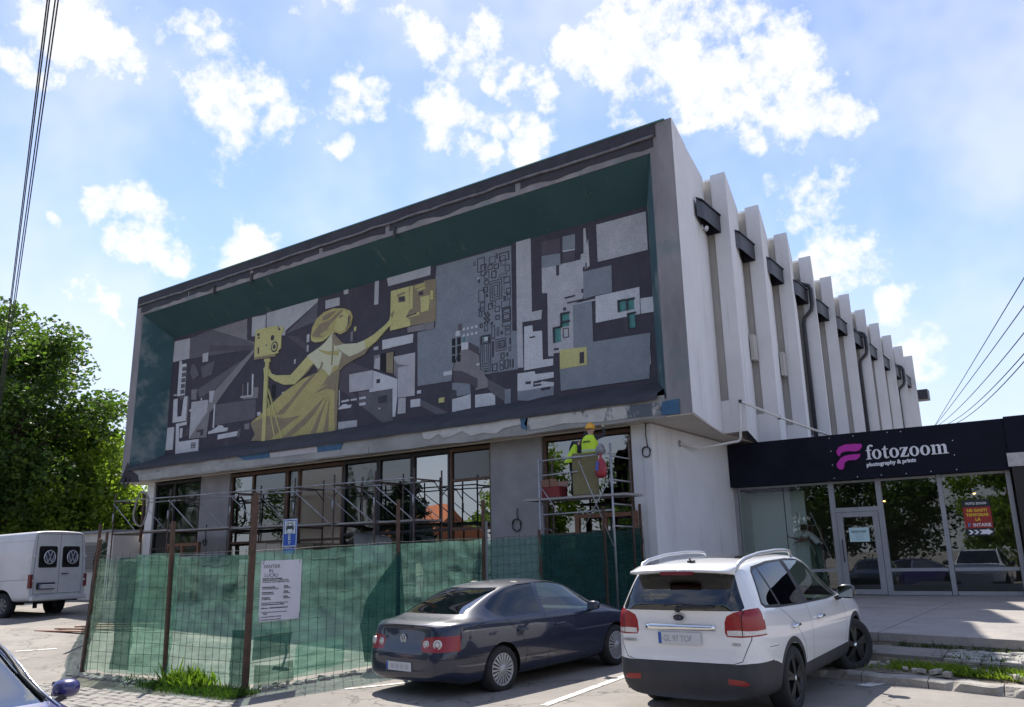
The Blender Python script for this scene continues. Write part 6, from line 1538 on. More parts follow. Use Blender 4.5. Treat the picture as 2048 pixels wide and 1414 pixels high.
    car.side('rub_strip', [(.46, .435), (2.24, .415), (2.24, .427), (.46, .447)], over=B)
    root = thing('parked_car', 'dark navy four door saloon parked beside the green fence', 'car', (0, 0, 0), 'cars parked at the kerb')
    NAVY = mat('navy_paint', (0.006, 0.011, 0.036), 0.4, coat=1.0, spec=.35)
    car.finish(root, {'body': NAVY, 'front_side_window': CG_CLEAR, 'rear_side_window': CG_TINT, 'rear_window': CG_REAR, 'windscreen': CG_CLEAR, 'tail_lamp': M_RLAMP, 'seam': M_SEAM, 'boot_gap': M_SEAM, 'bumper_gap': M_SEAM, 'rub_strip': mat('navy_trim', (0.008, 0.01, 0.02), .4)},
               rename={'seam': 'door_gap'})
    # window trims: black pillar strip and bright rail
    trim = MB()
    for sg in (1, -1):
        loc = []
        for x in (-.2, 0, .2, .4, .7, 1.0, 1.3, 1.6, 1.85, 2.1, 2.35):
            pass
    # round lenses in the lamps
    for sg in (1, -1):
        for (y, x, r) in ((.66, -1.02, .062), (.47, -1.065, .05)):
            hit = car.bvh.ray_cast(Vector((-2, sg * y, .742)), Vector((1, 0, 0)))
            if hit[0] is None: continue
            nrm_ = hit[1]; c = hit[0]
            W = Vector((-1, sg * .35 if y > .6 else sg * .15, .03)).normalized()
            b = MB(); b.lathe([(0, .012), (r * .45, .012), (r * .5, .006), (r * .72, .006), (r * .8, .014), (r, .008), (r * 1.02, -.02)], c, W, 24); b.build('lamp_lens', M_CLAMP, root)
            b = MB(); b.lathe([(r * .5, .0075), (r * .72, .0075)], c, W, 24); b.build('lamp_ring', mat('lamp_silver', (.4, .4, .42), .3, metal=.7), root)
    xb = car.bvh.ray_cast(Vector((-2, 0, .80)), Vector((1, 0, 0)))[0].x
    vw_badge(root, (xb - .004, 0, .80), (0, -1, 0), .062)
    xp = car.bvh.ray_cast(Vector((-2, 0, .43)), Vector((1, 0, 0)))[0].x
    plate(root, (xp - .004, 0.02, .45), (0, -1, 0))
    # handles
    for sg in (1, -1):
        for x in (.32, 1.16):
            h = car.bvh.ray_cast(Vector((x, sg * 2, .80)), Vector((0, -sg, 0)))[0]
            b = MB(); b.smooth = True; b.tube([(x, h.y - sg * .005, .80), (x + .02, h.y + sg * .03, .802), (x + .19, h.y + sg * .032, .806), (x + .22, h.y - sg * .005, .806)], .014, 8); b.build('door_handle', NAVY, root)
        mirror(root, 2.02, sg * .90, 1.0, sg, NAVY, sy=.19)
    STY = dict(rim=.212, n=20, pair=(0,), w0=.012, w1=.034, hub=.07, dome=.018, part='wheel_cover')
    SILV = mat('wheel_silver', (0.42, 0.42, 0.44), .38, metal=.35, var=.05)
    for x in (0, 2.71):
        for y in (.79, -.79): wheel(root, x, y, .318, .205, STY, rim_mat=SILV)
    under(root, -.7, 3.4, .70, .2, 0, 2.71, .318)
    # cabin
    b = MB(); b.box((-.05, -.76, .25), (2.5, .76, .5)); b.build('cabin_floor', M_SEATD, root)
    b = MB(); b.box((2.15, -.72, .5), (2.55, .72, .93)); b.build('dashboard', M_SEATD, root, bevel=.04)
    for sg in (1, -1): seat(root, 1.05, sg * .37, .5, M_SEAT); seat(root, .30, sg * .36, .42, M_SEATD, w=.62, back=.42, lean=.12)
    b = MB(); b.box((-.75, -.62, .98), (-.02, .62, 1.0)); b.build('parcel_shelf', M_SEATD, root)
    b = MB(); b.tube([(1.75 + .0, .37 + .17 * math.cos(a), .86 + .17 * math.sin(a)) for a in [2 * PI * i / 20 for i in range(21)]], .015, 6); b.build('steering_wheel', M_SEATD, root)
    b = MB(); b.tube([(-.08, 0, 1.29), (-.2, 0, 1.33)], .012, 6); b.build('aerial', PAINT_BLACK, root)
    return root, car
saloon, _sc = make_saloon()
place(saloon, (-7.963, 9.927, -0.025), math.radians(82.66), math.radians(1.9))

# ---------------------------------------------------------------- white off-roader
def make_suv():
    hw = [(-1.06, .70), (-1.03, .80), (-.92, .875), (-.65, .91), (-.2, .93), (.6, .935), (2.0, .935), (2.7, .93), (3.1, .90), (3.4, .82), (3.54, .68), (3.6, .5)]
    belt = [(-1.06, 1.16), (-.7, 1.20), (-.2, 1.145), (.6, 1.105), (1.4, 1.07), (2.2, 1.045), (2.6, 1.02), (3.1, .95), (3.45, .80), (3.6, .66)]
    cen = [(-1.06, 1.26), (-1.0, 1.38), (-.9, 1.50), (-.8, 1.625), (-.68, 1.685), (-.4, 1.71), (.2, 1.735), (.8, 1.735), (1.3, 1.71), (1.55, 1.665), (1.75, 1.59), (2.05, 1.42), (2.35, 1.235), (2.55, 1.12), (2.72, 1.085), (3.1, 1.03), (3.4, .90), (3.6, .72)]
    def prof(x):
        w = interp(hw, x); b = interp(belt, x); c = interp(cen, x)
        zb = .24 + .02 * smooth01((-x - .5) / .5) + .05 * smooth01((x - 3.0) / .5)
        cab = smooth01((c - b - .07) / .3)
        ry = (1 - cab) * w * .74 + cab * .63; rz = (1 - cab) * (b + (c - b) * .82) + cab * (b + (c - b) * .90)
        by = w * (.94 - .02 * (1 - cab)); bz = b + .012
        return [(0, zb), (w * .82, zb), (w * .96, zb + .06), (w * .985, .50), (w * 1.0, .68), (w * 1.0, .86), (w * .985, b - .07), (w * .96, b - .006), (by, bz),
                (by + (ry - by) * .5 + .018 * cab, bz + (rz - bz) * .5), (ry + .012, rz - .012), (ry - .045, rz + (c - rz) * .5), (ry * .5, c - (c - rz) * .2), (0, c)]
    def shear(x, y, z):
        d = 0.0
        if x < -.5:
            k = smooth01((-x - .5) / .5); d += k * (.10 * (abs(y) / .9) ** 2.6 + .04 * max(0, (z - 1.0)) - (.05 if z < .62 else 0.0) + (.06 if z < .36 else 0))
        if x > 3.0:
            k = smooth01((x - 3.0) / .5); d -= k * (.10 * (abs(y) / .8) ** 2 + .08 * max(0, z - .6))
        return d
    st = [-1.06, -1.045, -.99, -.9, -.8, -.68, -.45, -.15, .2, .5, .8, 1.1, 1.35, 1.55, 1.75, 2.0, 2.3, 2.52, 2.68, 2.9, 3.15, 3.38, 3.52, 3.58, 3.6]
    def crease(a, b):
        if abs(a.y) > .8 and abs(b.y) > .8 and .84 < a.z < .88 and .84 < b.z < .88: return .2
        return 0
    car = Car('suv', dict(stations=st, profile=prof, shear=shear, crease=crease))
    B = ['body', 'body|r']; BC = B + ['cladding', 'cladding|r']
    # dark lower cladding and arches
    car.side('cladding', [(-1.3, .0), (3.9, .0), (3.9, .44), (3.15, .47), (2.3, .47), (.42, .47), (-.3, .55), (-.55, .64), (-1.3, .66)], over=B)
    car.cut('bumper', [(-1.2, .0), (1.2, .0), (1.2, .655), (.78, .66), (.6, .645), (-.6, .645), (-.78, .66), (-1.2, .655)], (0, 1, 0), (0, 0, 1), (-1, 0, 0), thr=.08, over=BC, rng=lambda c: c.x < -.5)
    for cx in (0.0, 2.70):
        car.side('cladding', arch_poly(cx, .455, .37), over=B)
        car.side('hole', arch_poly(cx, .395, .365), over=BC + ['bumper'])
    # side glass: quarter, rear door, front door
    car.side('window_frame', [(-.66, 1.245), (-.55, 1.42), (-.44, 1.585), (-.34, 1.635), (.2, 1.665), (.9, 1.66), (1.3, 1.63), (1.55, 1.565), (1.85, 1.40), (2.2, 1.185), (2.32, 1.09), (1.6, 1.09), (.6, 1.125), (-.2, 1.165), (-.6, 1.20)], over=B)
    W = ['window_frame', 'window_frame|r']
    car.side('quarter_window', [(-.61, 1.26), (-.50, 1.43), (-.40, 1.575), (-.30, 1.615), (-.24, 1.61), (-.16, 1.20), (-.55, 1.225)], over=W)
    car.side('rear_side_window', [(-.19, 1.612), (.15, 1.64), (.62, 1.64), (.66, 1.50), (.70, 1.135), (-.10, 1.185)], over=W)
    car.side('front_side_window', [(.78, 1.64), (1.28, 1.608), (1.52, 1.545), (1.82, 1.38), (2.12, 1.19), (2.18, 1.105), (1.6, 1.108), (.83, 1.135)], over=W)
    car.cut('rear_window', [(-.72, 1.20), (.72, 1.20), (.745, 1.23), (.615, 1.56), (.57, 1.60), (-.57, 1.60), (-.615, 1.56), (-.745, 1.23)], (0, 1, 0), (0, 0, 1), (-1, 0, .3), thr=.35, over=B, rng=lambda c: c.x < -.6)
    car.cut('windscreen', [(-.70, 1.13), (.70, 1.13), (.57, 1.64), (-.57, 1.64)], (0, 1, 0), (0, 0, 1), (.55, 0, .8), thr=.45, over=B, rng=lambda c: c.x > 1.4)
    car.cut('sunroof', [(-.02, -.45), (1.15, -.45), (1.2, 0), (1.15, .45), (-.02, .45)], (1, 0, 0), (0, 1, 0), (0, 0, 1), thr=.7, over=B, rng=lambda c: c.z > 1.6)
    for sg in (1, -1):
        n = '' if sg == 1 else '|r'
        lamp = [(-1.22, 1.245), (-1.12, 1.24), (-.95, 1.185), (-.875, 1.145), (-.85, 1.08), (-.845, .97), (-.865, .93), (-1.0, .925), (-1.22, .935)]
        kw = dict(thr=.05, rng=lambda c, sg=sg: c.y * sg > .2 and c.x < -.70 - .16 * (c.z - .93))
        UU = (.35, -sg * .937 * -1 if 0 else sg * -.937, 0)
        car.cut('tail_lamp' + n, lamp, UU, (0, 0, 1), (-.75, sg * .66, 0), over=B, **kw)
        car.cut('reversing_lamp' + n, [(-.87, .995), (-.98, 1.0), (-1.12, .985), (-1.135, .945), (-.87, .942)], UU, (0, 0, 1), (-.75, sg * .66, 0), over=['tail_lamp' + n], **kw)
        car.cut('lamp_gap' + n, [(-1.026, 1.2), (-1.018, 1.2), (-1.018, .8), (-1.026, .8)], UU, (0, 0, 1), (-.75, sg * .66, 0), over=['tail_lamp' + n, 'reversing_lamp' + n], **kw)
        car.cut('fog_lamp' + n, [(sg * .53, .50), (sg * .70, .49), (sg * .76, .45), (sg * .72, .43), (sg * .53, .44)], (0, 1, 0), (0, 0, 1), (-1, sg * .2, 0), thr=.1, over=['bumper'], rng=lambda c, sg=sg: c.y * sg > .2 and c.x < -.5)
    # tailgate outline and door gaps
    tg = [(-.83, 1.18), (-.80, .90), (-.70, .68), (-.60, .648), (.60, .648), (.70, .68), (.80, .90), (.83, 1.18)]
    for a, b in zip(tg, tg[1:]):
        dx, dz = b[0] - a[0], b[1] - a[1]; L = math.hypot(dx, dz); nx, nz = -dz / L * .004, dx / L * .004
        car.cut('tailgate_gap', [(a[0] + nx, a[1] + nz), (b[0] + nx, b[1] + nz), (b[0] - nx, b[1] - nz), (a[0] - nx, a[1] - nz)], (0, 1, 0), (0, 0, 1), (-1, 0, 0), thr=.2, over=B, rng=lambda c: c.x < -.6)
    for a in ([(.72, 1.11), (.76, .8), (.70, .28)], [(-.18, 1.15), (.18, .95), (.42, .72), (.47, .48)], [(2.2, 1.06), (2.24, .7), (2.16, .48)], [(-.68, .80), (-.44, .79)]): seam_line(car, a, over=['body', 'cladding'], t=.007)
    root = thing('parked_car', 'white off road estate car with dark lower cladding and roof rails, seen from behind', 'car', (0, 0, 0), 'cars parked at the kerb')
    WH = mat('white_paint', (0.74, 0.74, 0.75), 0.32, coat=1.0)
    CL = mat('grey_cladding', (0.035, 0.035, 0.04), 0.65, var=.12, vscale=5, bump=.15, bscale=150)
    SUVG = glass('suv_rear_glass', (0.03, 0.035, 0.05), refl=0.05, trans=0.5)
    car.finish(root, {'body': WH, 'cladding': CL, 'bumper': CL, 'window_frame': PAINT_BLACK, 'quarter_window': CG_TINT, 'rear_side_window': CG_TINT, 'front_side_window': CG_CLEAR, 'rear_window': SUVG, 'windscreen': CG_CLEAR, 'sunroof': mat('black_roof_glass', (.012, .012, .015), .25, coat=1.0),
                      'tail_lamp': M_RLAMP, 'reversing_lamp': M_CLAMP, 'lamp_gap': M_SEAM, 'fog_lamp': M_RLAMP, 'seam': M_SEAM, 'tailgate_gap': M_SEAM}, rename={'seam': 'door_gap', 'cladding': 'lower_cladding'})
    def rear_x(y, z): return car.bvh.ray_cast(Vector((-3, y, z)), Vector((1, 0, 0)))[0].x
    # badge, chrome strip, plate, lettering, wiper
    P = Vector((rear_x(0, 1.125) - .006, 0, 1.125)); b = MB(); n = 26
    oval = [(.072 * math.cos(2 * PI * i / n), .04 * math.sin(2 * PI * i / n)) for i in range(n)]
    b.prism(oval, P, (0, -1, 0), (0, 0, 1), (-.008, 0, 0)); bd = b.build('badge', PAINT_BLACK, root)
    b = MB(); b.tube([P + Vector((-.008, -u * 1.02, v * 1.02)) for u, v in oval + oval[:1]], .006, 6); b.build('badge_rim', CHROME, bd)
    text('badge_letters', 'KIA', .05, P + Vector((-.009, .047, -.018)), (0, -1, 0), (0, 0, 1), CHROME, bd, bold=.0012, extrude=.002)
    b = MB(); N = 16; pts = []
    v = []; f = []
    for i in range(N + 1):
        y = .42 - .84 * i / N; x = rear_x(y, 1.02)
        for dz, dx in ((-.032, -.004), (-.02, -.024), (.02, -.028), (.032, -.004)): v.append((x + dx, y, 1.02 + dz))
    for i in range(N):
        for j in range(3): f.append((i * 4 + j, (i + 1) * 4 + j, (i + 1) * 4 + j + 1, i * 4 + j + 1))
    f += [(0, 1, 2, 3), tuple(N * 4 + k for k in (3, 2, 1, 0))]
    b.smooth = True; b.add(v, f); b.build('chrome_strip', CHROME, root)
    plate(root, (rear_x(0, .90) - .012, 0.01, .90), (0, -1, 0), 'GL 97 TOF', w=.53, h=.13)
    text('model_lettering', 'SORENTO', .042, (rear_x(.65, .87) - .006, .745, .85), (-.12, -1, 0), (0, 0, 1), mat('chrome_text', (.3, .3, .32), .3, metal=.6), root, bold=.001)
    text('model_lettering', 'CRDi', .042, (rear_x(-.62, .86) - .006, -.60, .84), (.12, -1, 0), (0, 0, 1), mat('chrome_text', (.3, .3, .32), .3, metal=.6), root, bold=.001)
    b = MB(); x0 = rear_x(0, 1.215)
    b.tube([(x0 - .03, -.02, 1.22), (x0 - .03, -.1, 1.245), (x0 - .02, -.44, 1.24)], [.02, .018, .008], 6); b.tube([(x0 - .02, .16, 1.26), (x0 - .02, -.05, 1.27), (x0 - .016, -.44, 1.245)], .012, 5); b.lathe([(0, .04), (.03, .035), (.036, 0)], (x0, .0, 1.215), (-1, 0, 0), 12); b.build('rear_wiper', PAINT_BLACK, root)
    # spoiler lip with high brake lamp
    v = []; f = []; N = 12
    for i in range(N + 1):
        y = .62 - 1.24 * i / N; k = 1 - (abs(y) / .62) ** 4
        for dx, z in ((-.70, 1.70), (-.93 - .05 * k, 1.655), (-.95 - .05 * k, 1.63), (-.80, 1.60)): v.append((dx, y, z - .025 * (abs(y) / .62) ** 2))
    for i in range(N):
        for j in range(3): f.append((i * 4 + j, i * 4 + j + 1, (i + 1) * 4 + j + 1, (i + 1) * 4 + j))
    f += [(3, 2, 1, 0), tuple(N * 4 + k for k in (0, 1, 2, 3))]
    b = MB(); b.smooth = True; b.add(v, f); b.build('spoiler', WH, root)
    b = MB(); b.box((-1.0, -.2, 1.588), (-.93, .2, 1.626)); b.build('high_brake_lamp', mat('dark_red_lamp', (.16, .006, .008), .2, coat=1.0), root)
    b = MB(); b.tube([(-.55, 0, 1.69), (-.6, 0, 1.76)], .01, 6); b.box((-.6, -.03, 1.70), (-.5, .03, 1.725)); b.build('aerial', PAINT_BLACK, root)
    for sg in (1, -1):
        b = MB(); b.smooth = True; ZR = lambda x: interp(cen, x) - .035
        pts = [(-.72, sg * .60, ZR(-.72) - .03), (-.62, sg * .615, ZR(-.62) + .03), (-.45, sg * .62, ZR(-.45) + .058), (.0, sg * .62, ZR(0) + .07), (.6, sg * .615, ZR(.6) + .07), (1.0, sg * .605, ZR(1.0) + .058), (1.18, sg * .60, ZR(1.18) + .05), (1.27, sg * .595, ZR(1.27) - .02)]
        b.tube(pts, [.02, .024, .024, .022, .022, .022, .022, .02], 8); b.build('roof_rail', mat('rail_silver', (.52, .53, .55), .3, metal=.55), root)
        for x in (.02, .98):
            h = car.bvh.ray_cast(Vector((x + .1, sg * 2, .93)), Vector((0, -sg, 0)))[0]
            b = MB(); b.smooth = True; b.tube([(x, h.y - sg * .005, .93), (x + .02, h.y + sg * .033, .932), (x + .19, h.y + sg * .036, .936), (x + .22, h.y - sg * .005, .936)], .017, 8); b.build('door_handle', CHROME, root)
        mirror(root, 1.95, sg * .95, 1.16, sg, mat('dark_mirror', (.02, .02, .024), .3, coat=.6), sx=.15, sy=.23, sz=.19)
    STY = dict(rim=.245, n=5, pair=(-.15, .15), w0=.04, w1=.05, hub=.06, dome=.012, cap=CHROME)
    BLK = mat('black_alloy', (0.012, 0.012, 0.014), .4)
    for x, s_ in ((0, 0), (2.70, math.radians(-26))):
        for y in (.80, -.80): wheel(root, x, y, .365, .235, STY, steer=s_ * (1 if y > 0 else -1) * -1 if x else 0, rim_mat=BLK)
    under(root, -.7, 3.3, .72, .3, 0, 2.70, .365)
    b = MB(); b.box((-.9, -.78, .3), (2.5, .78, .55)); b.build('cabin_floor', M_SEATD, root)
    b = MB(); b.box((2.1, -.74, .6), (2.6, .74, 1.06)); b.build('dashboard', M_SEATD, root, bevel=.04)
    for sg in (1, -1): seat(root, .95, sg * .38, .62, M_SEAT if sg < 0 else M_SEATD); seat(root, .1, sg * .38, .62, M_SEATD, w=.66)
    return root, car
suv, _uc = make_suv()
place(suv, (-4.064, 10.145, 0.012), math.radians(88.5), math.radians(2.6))

# ---------------------------------------------------------------- white van
def make_van():
    L = 5.4
    def prof(x):
        w = interp([(-.0, .93), (.04, .962), (.2, .97), (3.6, .97), (4.6, .93), (5.2, .84), (5.4, .72)], x); c = interp([(0, 2.33), (.05, 2.36), (3.3, 2.36), (3.8, 2.25), (4.45, 1.45), (4.8, 1.3), (5.3, 1.1), (5.4, .95)], x)
        k = smooth01((c - 1.5) / .8); rz = c - .07 - .03 * k; zb = .42
        return [(0, zb), (w * .85, zb), (w * .985, zb + .04), (w, .62), (w, .9), (w * .998, 1.2 if k > .5 else min(1.2, c - .25)), (w * .985, min(1.65, c - .18)), (w * .95, c - .28 * k - .12), (w * .90, rz), (w * .84, c - .02), (w * .45, c), (0, c + .01)]
    car = Car('van', dict(stations=[0, .012, .05, .15, .5, 1.0, 1.6, 2.3, 3.0, 3.5, 3.8, 4.15, 4.5, 4.8, 5.15, 5.34, 5.4], profile=prof, shear=lambda x, y, z: (.025 * max(0, z - 1.0) if x < .3 else 0) + (.05 * (abs(y)) ** 3 if x < .2 else 0)))
    B = ['body', 'body|r']
    car.side('hole', arch_poly(1.05, .43, .36), over=B); car.side('hole', arch_poly(4.35, .43, .36), over=B)
    R = dict(over=B, thr=.3, rng=lambda c: c.x < .4)
    q = lambda y0, y1, z0, z1: [(y0 + .03, z0), (y1 - .03, z0), (y1, z0 + .03), (y1, z1 - .05), (y1 - .04, z1), (y0 + .04, z1), (y0, z1 - .05), (y0, z0 + .03)]
    for s_ in (1, -1):
        a, b = (.085, .70) if s_ > 0 else (-.70, -.085)
        car.cut('rear_window' + ('' if s_ > 0 else '|r'), q(a, b, 1.33, 1.93), (0, 1, 0), (0, 0, 1), (-1, 0, 0), **R)
    def line(a, b, t=.012):
        dx, dz = b[0] - a[0], b[1] - a[1]; l = math.hypot(dx, dz); nx, nz = -dz / l * t / 2, dx / l * t / 2
        car.cut('door_gap', [(a[0] + nx, a[1] + nz), (b[0] + nx, b[1] + nz), (b[0] - nx, b[1] - nz), (a[0] - nx, a[1] - nz)], (0, 1, 0), (0, 0, 1), (-1, 0, 0), **R)
    line((0, .62), (0, 2.27)); line((-.80, .62), (.80, .62)); line((.80, .62), (.83, 1.2)); line((.83, 1.2), (.76, 2.27)); line((-.80, .62), (-.83, 1.2)); line((-.83, 1.2), (-.76, 2.27)); line((-.76, 2.27), (.76, 2.27))
    seam_line(car, [(.02, 2.08), (4.0, 2.08)], over=['body']); seam_line(car, [(.1, 1.02), (3.6, 1.02)], over=['body'], t=.02); seam_line(car, [(2.0, .6), (2.0, 2.05)], over=['body'])
    root = thing('parked_van', 'dirty white panel van with round emblems on its rear windows, behind the fence', 'van')
    W = mat('van_white', (0.56, 0.56, 0.58), .45, coat=.4, var=.08, vscale=1.2); patch(W, (.33, .30, .27), 2.5, .56, .75, 3.0, fac=.4)
    car.finish(root, {'body': W, 'rear_window': mat('black_window', (.012, .012, .014), .3), 'door_gap': M_SEAM, 'seam': mat('van_seam', (.30, .30, .31), .6)}, rename={'seam': 'body_seam'})
    for y in (.39, -.39): vw_badge(root, (-.01, y, 1.62), (0, -1, 0), .2)
    LM = mat('dark_red_lens', (.13, .008, .012), .25, coat=1.0)
    for s_ in (1, -1):
        b = MB(); b.box((.005, s_ * .965 - .09 * (1 if s_ > 0 else 0) - .0, .78), (.10, s_ * .965 + .09 * (1 if s_ < 0 else 0), 1.15)); b.build('tail_lamp', LM, root, bevel=.01)
        b = MB(); b.box((-.03, s_ * .72 - .05, .53), (-.005, s_ * .72 + .05, .57)); b.build('reflector', LM, root)
        for z in (.95, 1.62): b = MB(); b.box((-.012, s_ * .86 - .03, z), (.02, s_ * .86 + .03, z + .06)); b.build('hinge', W, root)
    b = MB(); b.box((-.07, -.92, .44), (.03, .92, .56)); b.build('bumper', W, root, bevel=.02)
    b = MB(); b.box((-.022, -.28, 1.14), (.0, -.06, 1.17)); b.build('door_handle', PAINT_BLACK, root)
    b = MB(); b.box((-.018, .15, .74), (.0, .75, .92)); b.build('plate_panel', PAINT_BLACK, root); plate(root, (-.02, .42, .82), (0, -1, 0), 'GL 54 UNC')
    S = dict(rim=.205, n=8, pair=(0,), w0=.05, w1=.09, hub=.09, dome=.0)
    for x in (1.05, 4.35):
        for y in (.82, -.82): wheel(root, x, y, .345, .22, S, rim_mat=mat('dirty_steel', (.16, .155, .15), .6))
    under(root, .1, 5.2, .76, .40, 1.05, 4.35, .345)
    for y in (-.2, .45): b = MB(); b.box((.25, y, .24), (.33, y + .08, .42)); b.build('tow_bracket', M_ARCH, root)
    return root
van = make_van()
place(van, (-24.70, 12.55, ground_z(-24.7, 12.55) + .01), math.radians(195.2), math.radians(-2.0))

# ---------------------------------------------------------------- purple blue car at the lower left edge
def edge_car():
    c = copy_tree(saloon)
    tag(c, 'shiny violet blue car cut off by the lower left corner, facing the viewer', 'car', 'cars parked at the kerb')
    P = mat('violet_paint', (0.028, 0.022, 0.13), 0.3, coat=1.0)
    G = glass('sky_windscreen', (0.10, 0.14, 0.17), refl=0.22, trans=.7)
    def walk(o):
        for k in [x for x in bpy.data.objects if x.parent == o]:
            if k.material_slots:
                m = k.material_slots[0].material
                n = P if m and m.name == 'navy_paint' else G if m and m.name == 'clear_car_glass' else None
                if n: k.material_slots[0].link = 'OBJECT'; k.material_slots[0].material = n
            walk(k)
    walk(c)
    place(c, (-8.76, 2.57, -.125), 0.0, 0.0)
    b = MB(); org = c
    # bright pillar trim and a sheet of paper on the dashboard, in the car's own space
    b.tube([(1.6, .61, 1.365), (1.75, .612, 1.328), (1.9, .612, 1.275), (2.05, .617, 1.205), (2.2, .622, 1.125), (2.35, .632, 1.055), (2.45, .642, 1.015), (2.6, .655, .965)], .009, 6); b.build('pillar_trim', CHROME, c)
    b = MB(); b.tube([(1.75, .56, 1.362), (1.9, .56, 1.31), (2.05, .56, 1.24), (2.2, .56, 1.155), (2.35, .575, 1.085), (2.5, .585, 1.02)], .013, 6); b.build('windscreen_seal', PAINT_BLACK, c)
    b = MB(); b.box((2.25, .15, .945), (2.47, .45, .949)); b.build('parking_slip', mat('slip_paper', (.7, .7, .7), .8), c)
edge_car()

# ================================================================== scaffolds and site things
M_SCAF = mat('scaffold_dark', (0.05, 0.036, 0.034), .6, col2=(.11, .065, .05), vscale=7)
M_SCAL = mat('scaffold_zinc', (0.34, 0.34, 0.36), .45, metal=.5, var=.2, vscale=5)
M_PLANK = mat('scaffold_plank', (0.30, 0.28, 0.27), .85, var=.25, vscale=3, stretch=(.3, 3, 3))
def long_scaffold():
    r = thing('scaffold', 'long low tube scaffold with white diagonal braces in front of the hall windows', 'scaffold', (-22, 17.3, .3))
    FX = [-29.7, -26.25, -22.85, -19.8, -18.1, -16.45, -15.0]; Y0, Y1 = 16.8, 17.95
    zr = lambda x: 4.12 - .012 * (x + 30); zp = lambda x: 2.98 - .011 * (x + 30)
    for x in FX:
        g = ground_z(x, 17)
        for y in (Y0, Y1): b = MB(); b.smooth = True; b.tube([(x, y, g), (x + RND.uniform(-.02, .02), y, zr(x) + .28)], .026, 7); b.build('standard', M_SCAF, r)
        b = MB(); b.tube([(x, Y0, zr(x) - .02), (x, Y1, zr(x) - .02)], .022, 6); b.tube([(x, Y0, zr(x) - .35), (x, Y0 + .3, zr(x) - .06), (x, Y1 - .3, zr(x) - .06), (x, Y1, zr(x) - .35)], .016, 6); b.build('frame_arch', M_SCAF, r)
        b = MB(); b.tube([(x, Y0, zp(x) - .06), (x, Y1, zp(x) - .06)], .022, 6); b.build('transom', M_SCAF, r)
        b = MB(); b.tube([(x, Y0 - .03, zr(x) - .75), (x, Y0 - .03, zr(x) - .45)], .03, 6); b.build('coupler', M_SCAL, r)
    for a, c in zip(FX, FX[1:]):
        for y, m in ((Y0 - .03, M_SCAL), (Y1, M_SCAL)): b = MB(); b.tube([(a, y, zr(a)), (c, y, zr(c))], .02, 6); b.build('guard_rail', m, r)
        e = min(c, a + 1.6)
        for y, w in ((Y0 - .05, .017), (Y1 + .02, .013)): b = MB(); b.tube([(a, y, zr(a) - .1), (e, y, zp(e) + .02)], w, 6); b.build('brace', M_SCAL, r)
        for k in range(3):
            b = MB(); y = Y0 + .06 + k * .36; b.box((a - .12, y, zp(a) - .03 + .004 * k), (c + .1, y + .33, zp(a) + .018 + .004 * k)); b.build('plank', M_PLANK, r)
        if a < -24:
            for z in (2.12, 1.98): b = MB(); b.tube([(a, Y0, z), (c, Y0, z - .03)], .02, 6); b.build('guard_rail', M_SCAL, r)
    b = MB(); b.box((-25.5, Y0 - .1, 2.02), (-23.2, Y0 + .2, 2.06)); b.build('plank', M_PLANK, r)
long_scaffold()
def tower():
    r = thing('scaffold_tower', 'small frame scaffold carrying two workers in front of the right hand window', 'scaffold', (-10.2, 17.4, .5))
    Y0, Y1 = 17.0, 17.85
    for x, y, z1 in ((-11.1, Y0, 4.15), (-9.1, Y0, 4.35), (-11.25, Y1, 4.3), (-9.05, Y1, 4.6)):
        b = MB(); b.tube([(x, y, .5), (x, y, z1)], .028, 7); b.build('standard', M_SCAL if y == Y0 else M_SCAF, r)
    for z in (2.45, 2.95, 3.5, 4.05): b = MB(); b.tube([(-9.1, Y0, z), (-9.05, Y1, z - .01)], .02, 6); b.build('rung', M_SCAL, r)
    for z in (2.45, 3.05): b = MB(); b.tube([(-11.1, Y0, z), (-11.25, Y1, z)], .02, 6); b.build('rung', M_SCAL, r)
    for x0, x1, z in ((-11.1, -9.1, 2.78), (-11.1, -9.9, 4.08), (-10.4, -9.1, 4.08), (-11.1, -10.0, 3.72)): b = MB(); b.tube([(x0, Y0, z), (x1, Y0, z + .03)], .019, 6); b.build('guard_rail', M_SCAL, r)
    for p, q in (((-9.12, Y0 - .03, 2.0), (-9.95, Y0 - .03, 4.0)), ((-9.12, Y0 - .03, 3.55), (-9.9, Y0 - .03, 2.4)), ((-11.0, Y0 - .03, 3.4), (-10.55, Y0 - .03, 2.8))): b = MB(); b.tube([p, q], .013, 6); b.build('brace', M_SCAL, r)
    for k in range(3):
        b = MB(); y = Y0 - .03 + k * .31; b.box((-11.55, y, 3.13 + .004 * k), (-8.75, y + .29, 3.18 + .004 * k)); b.build('plank', M_PLANK, r)
tower()

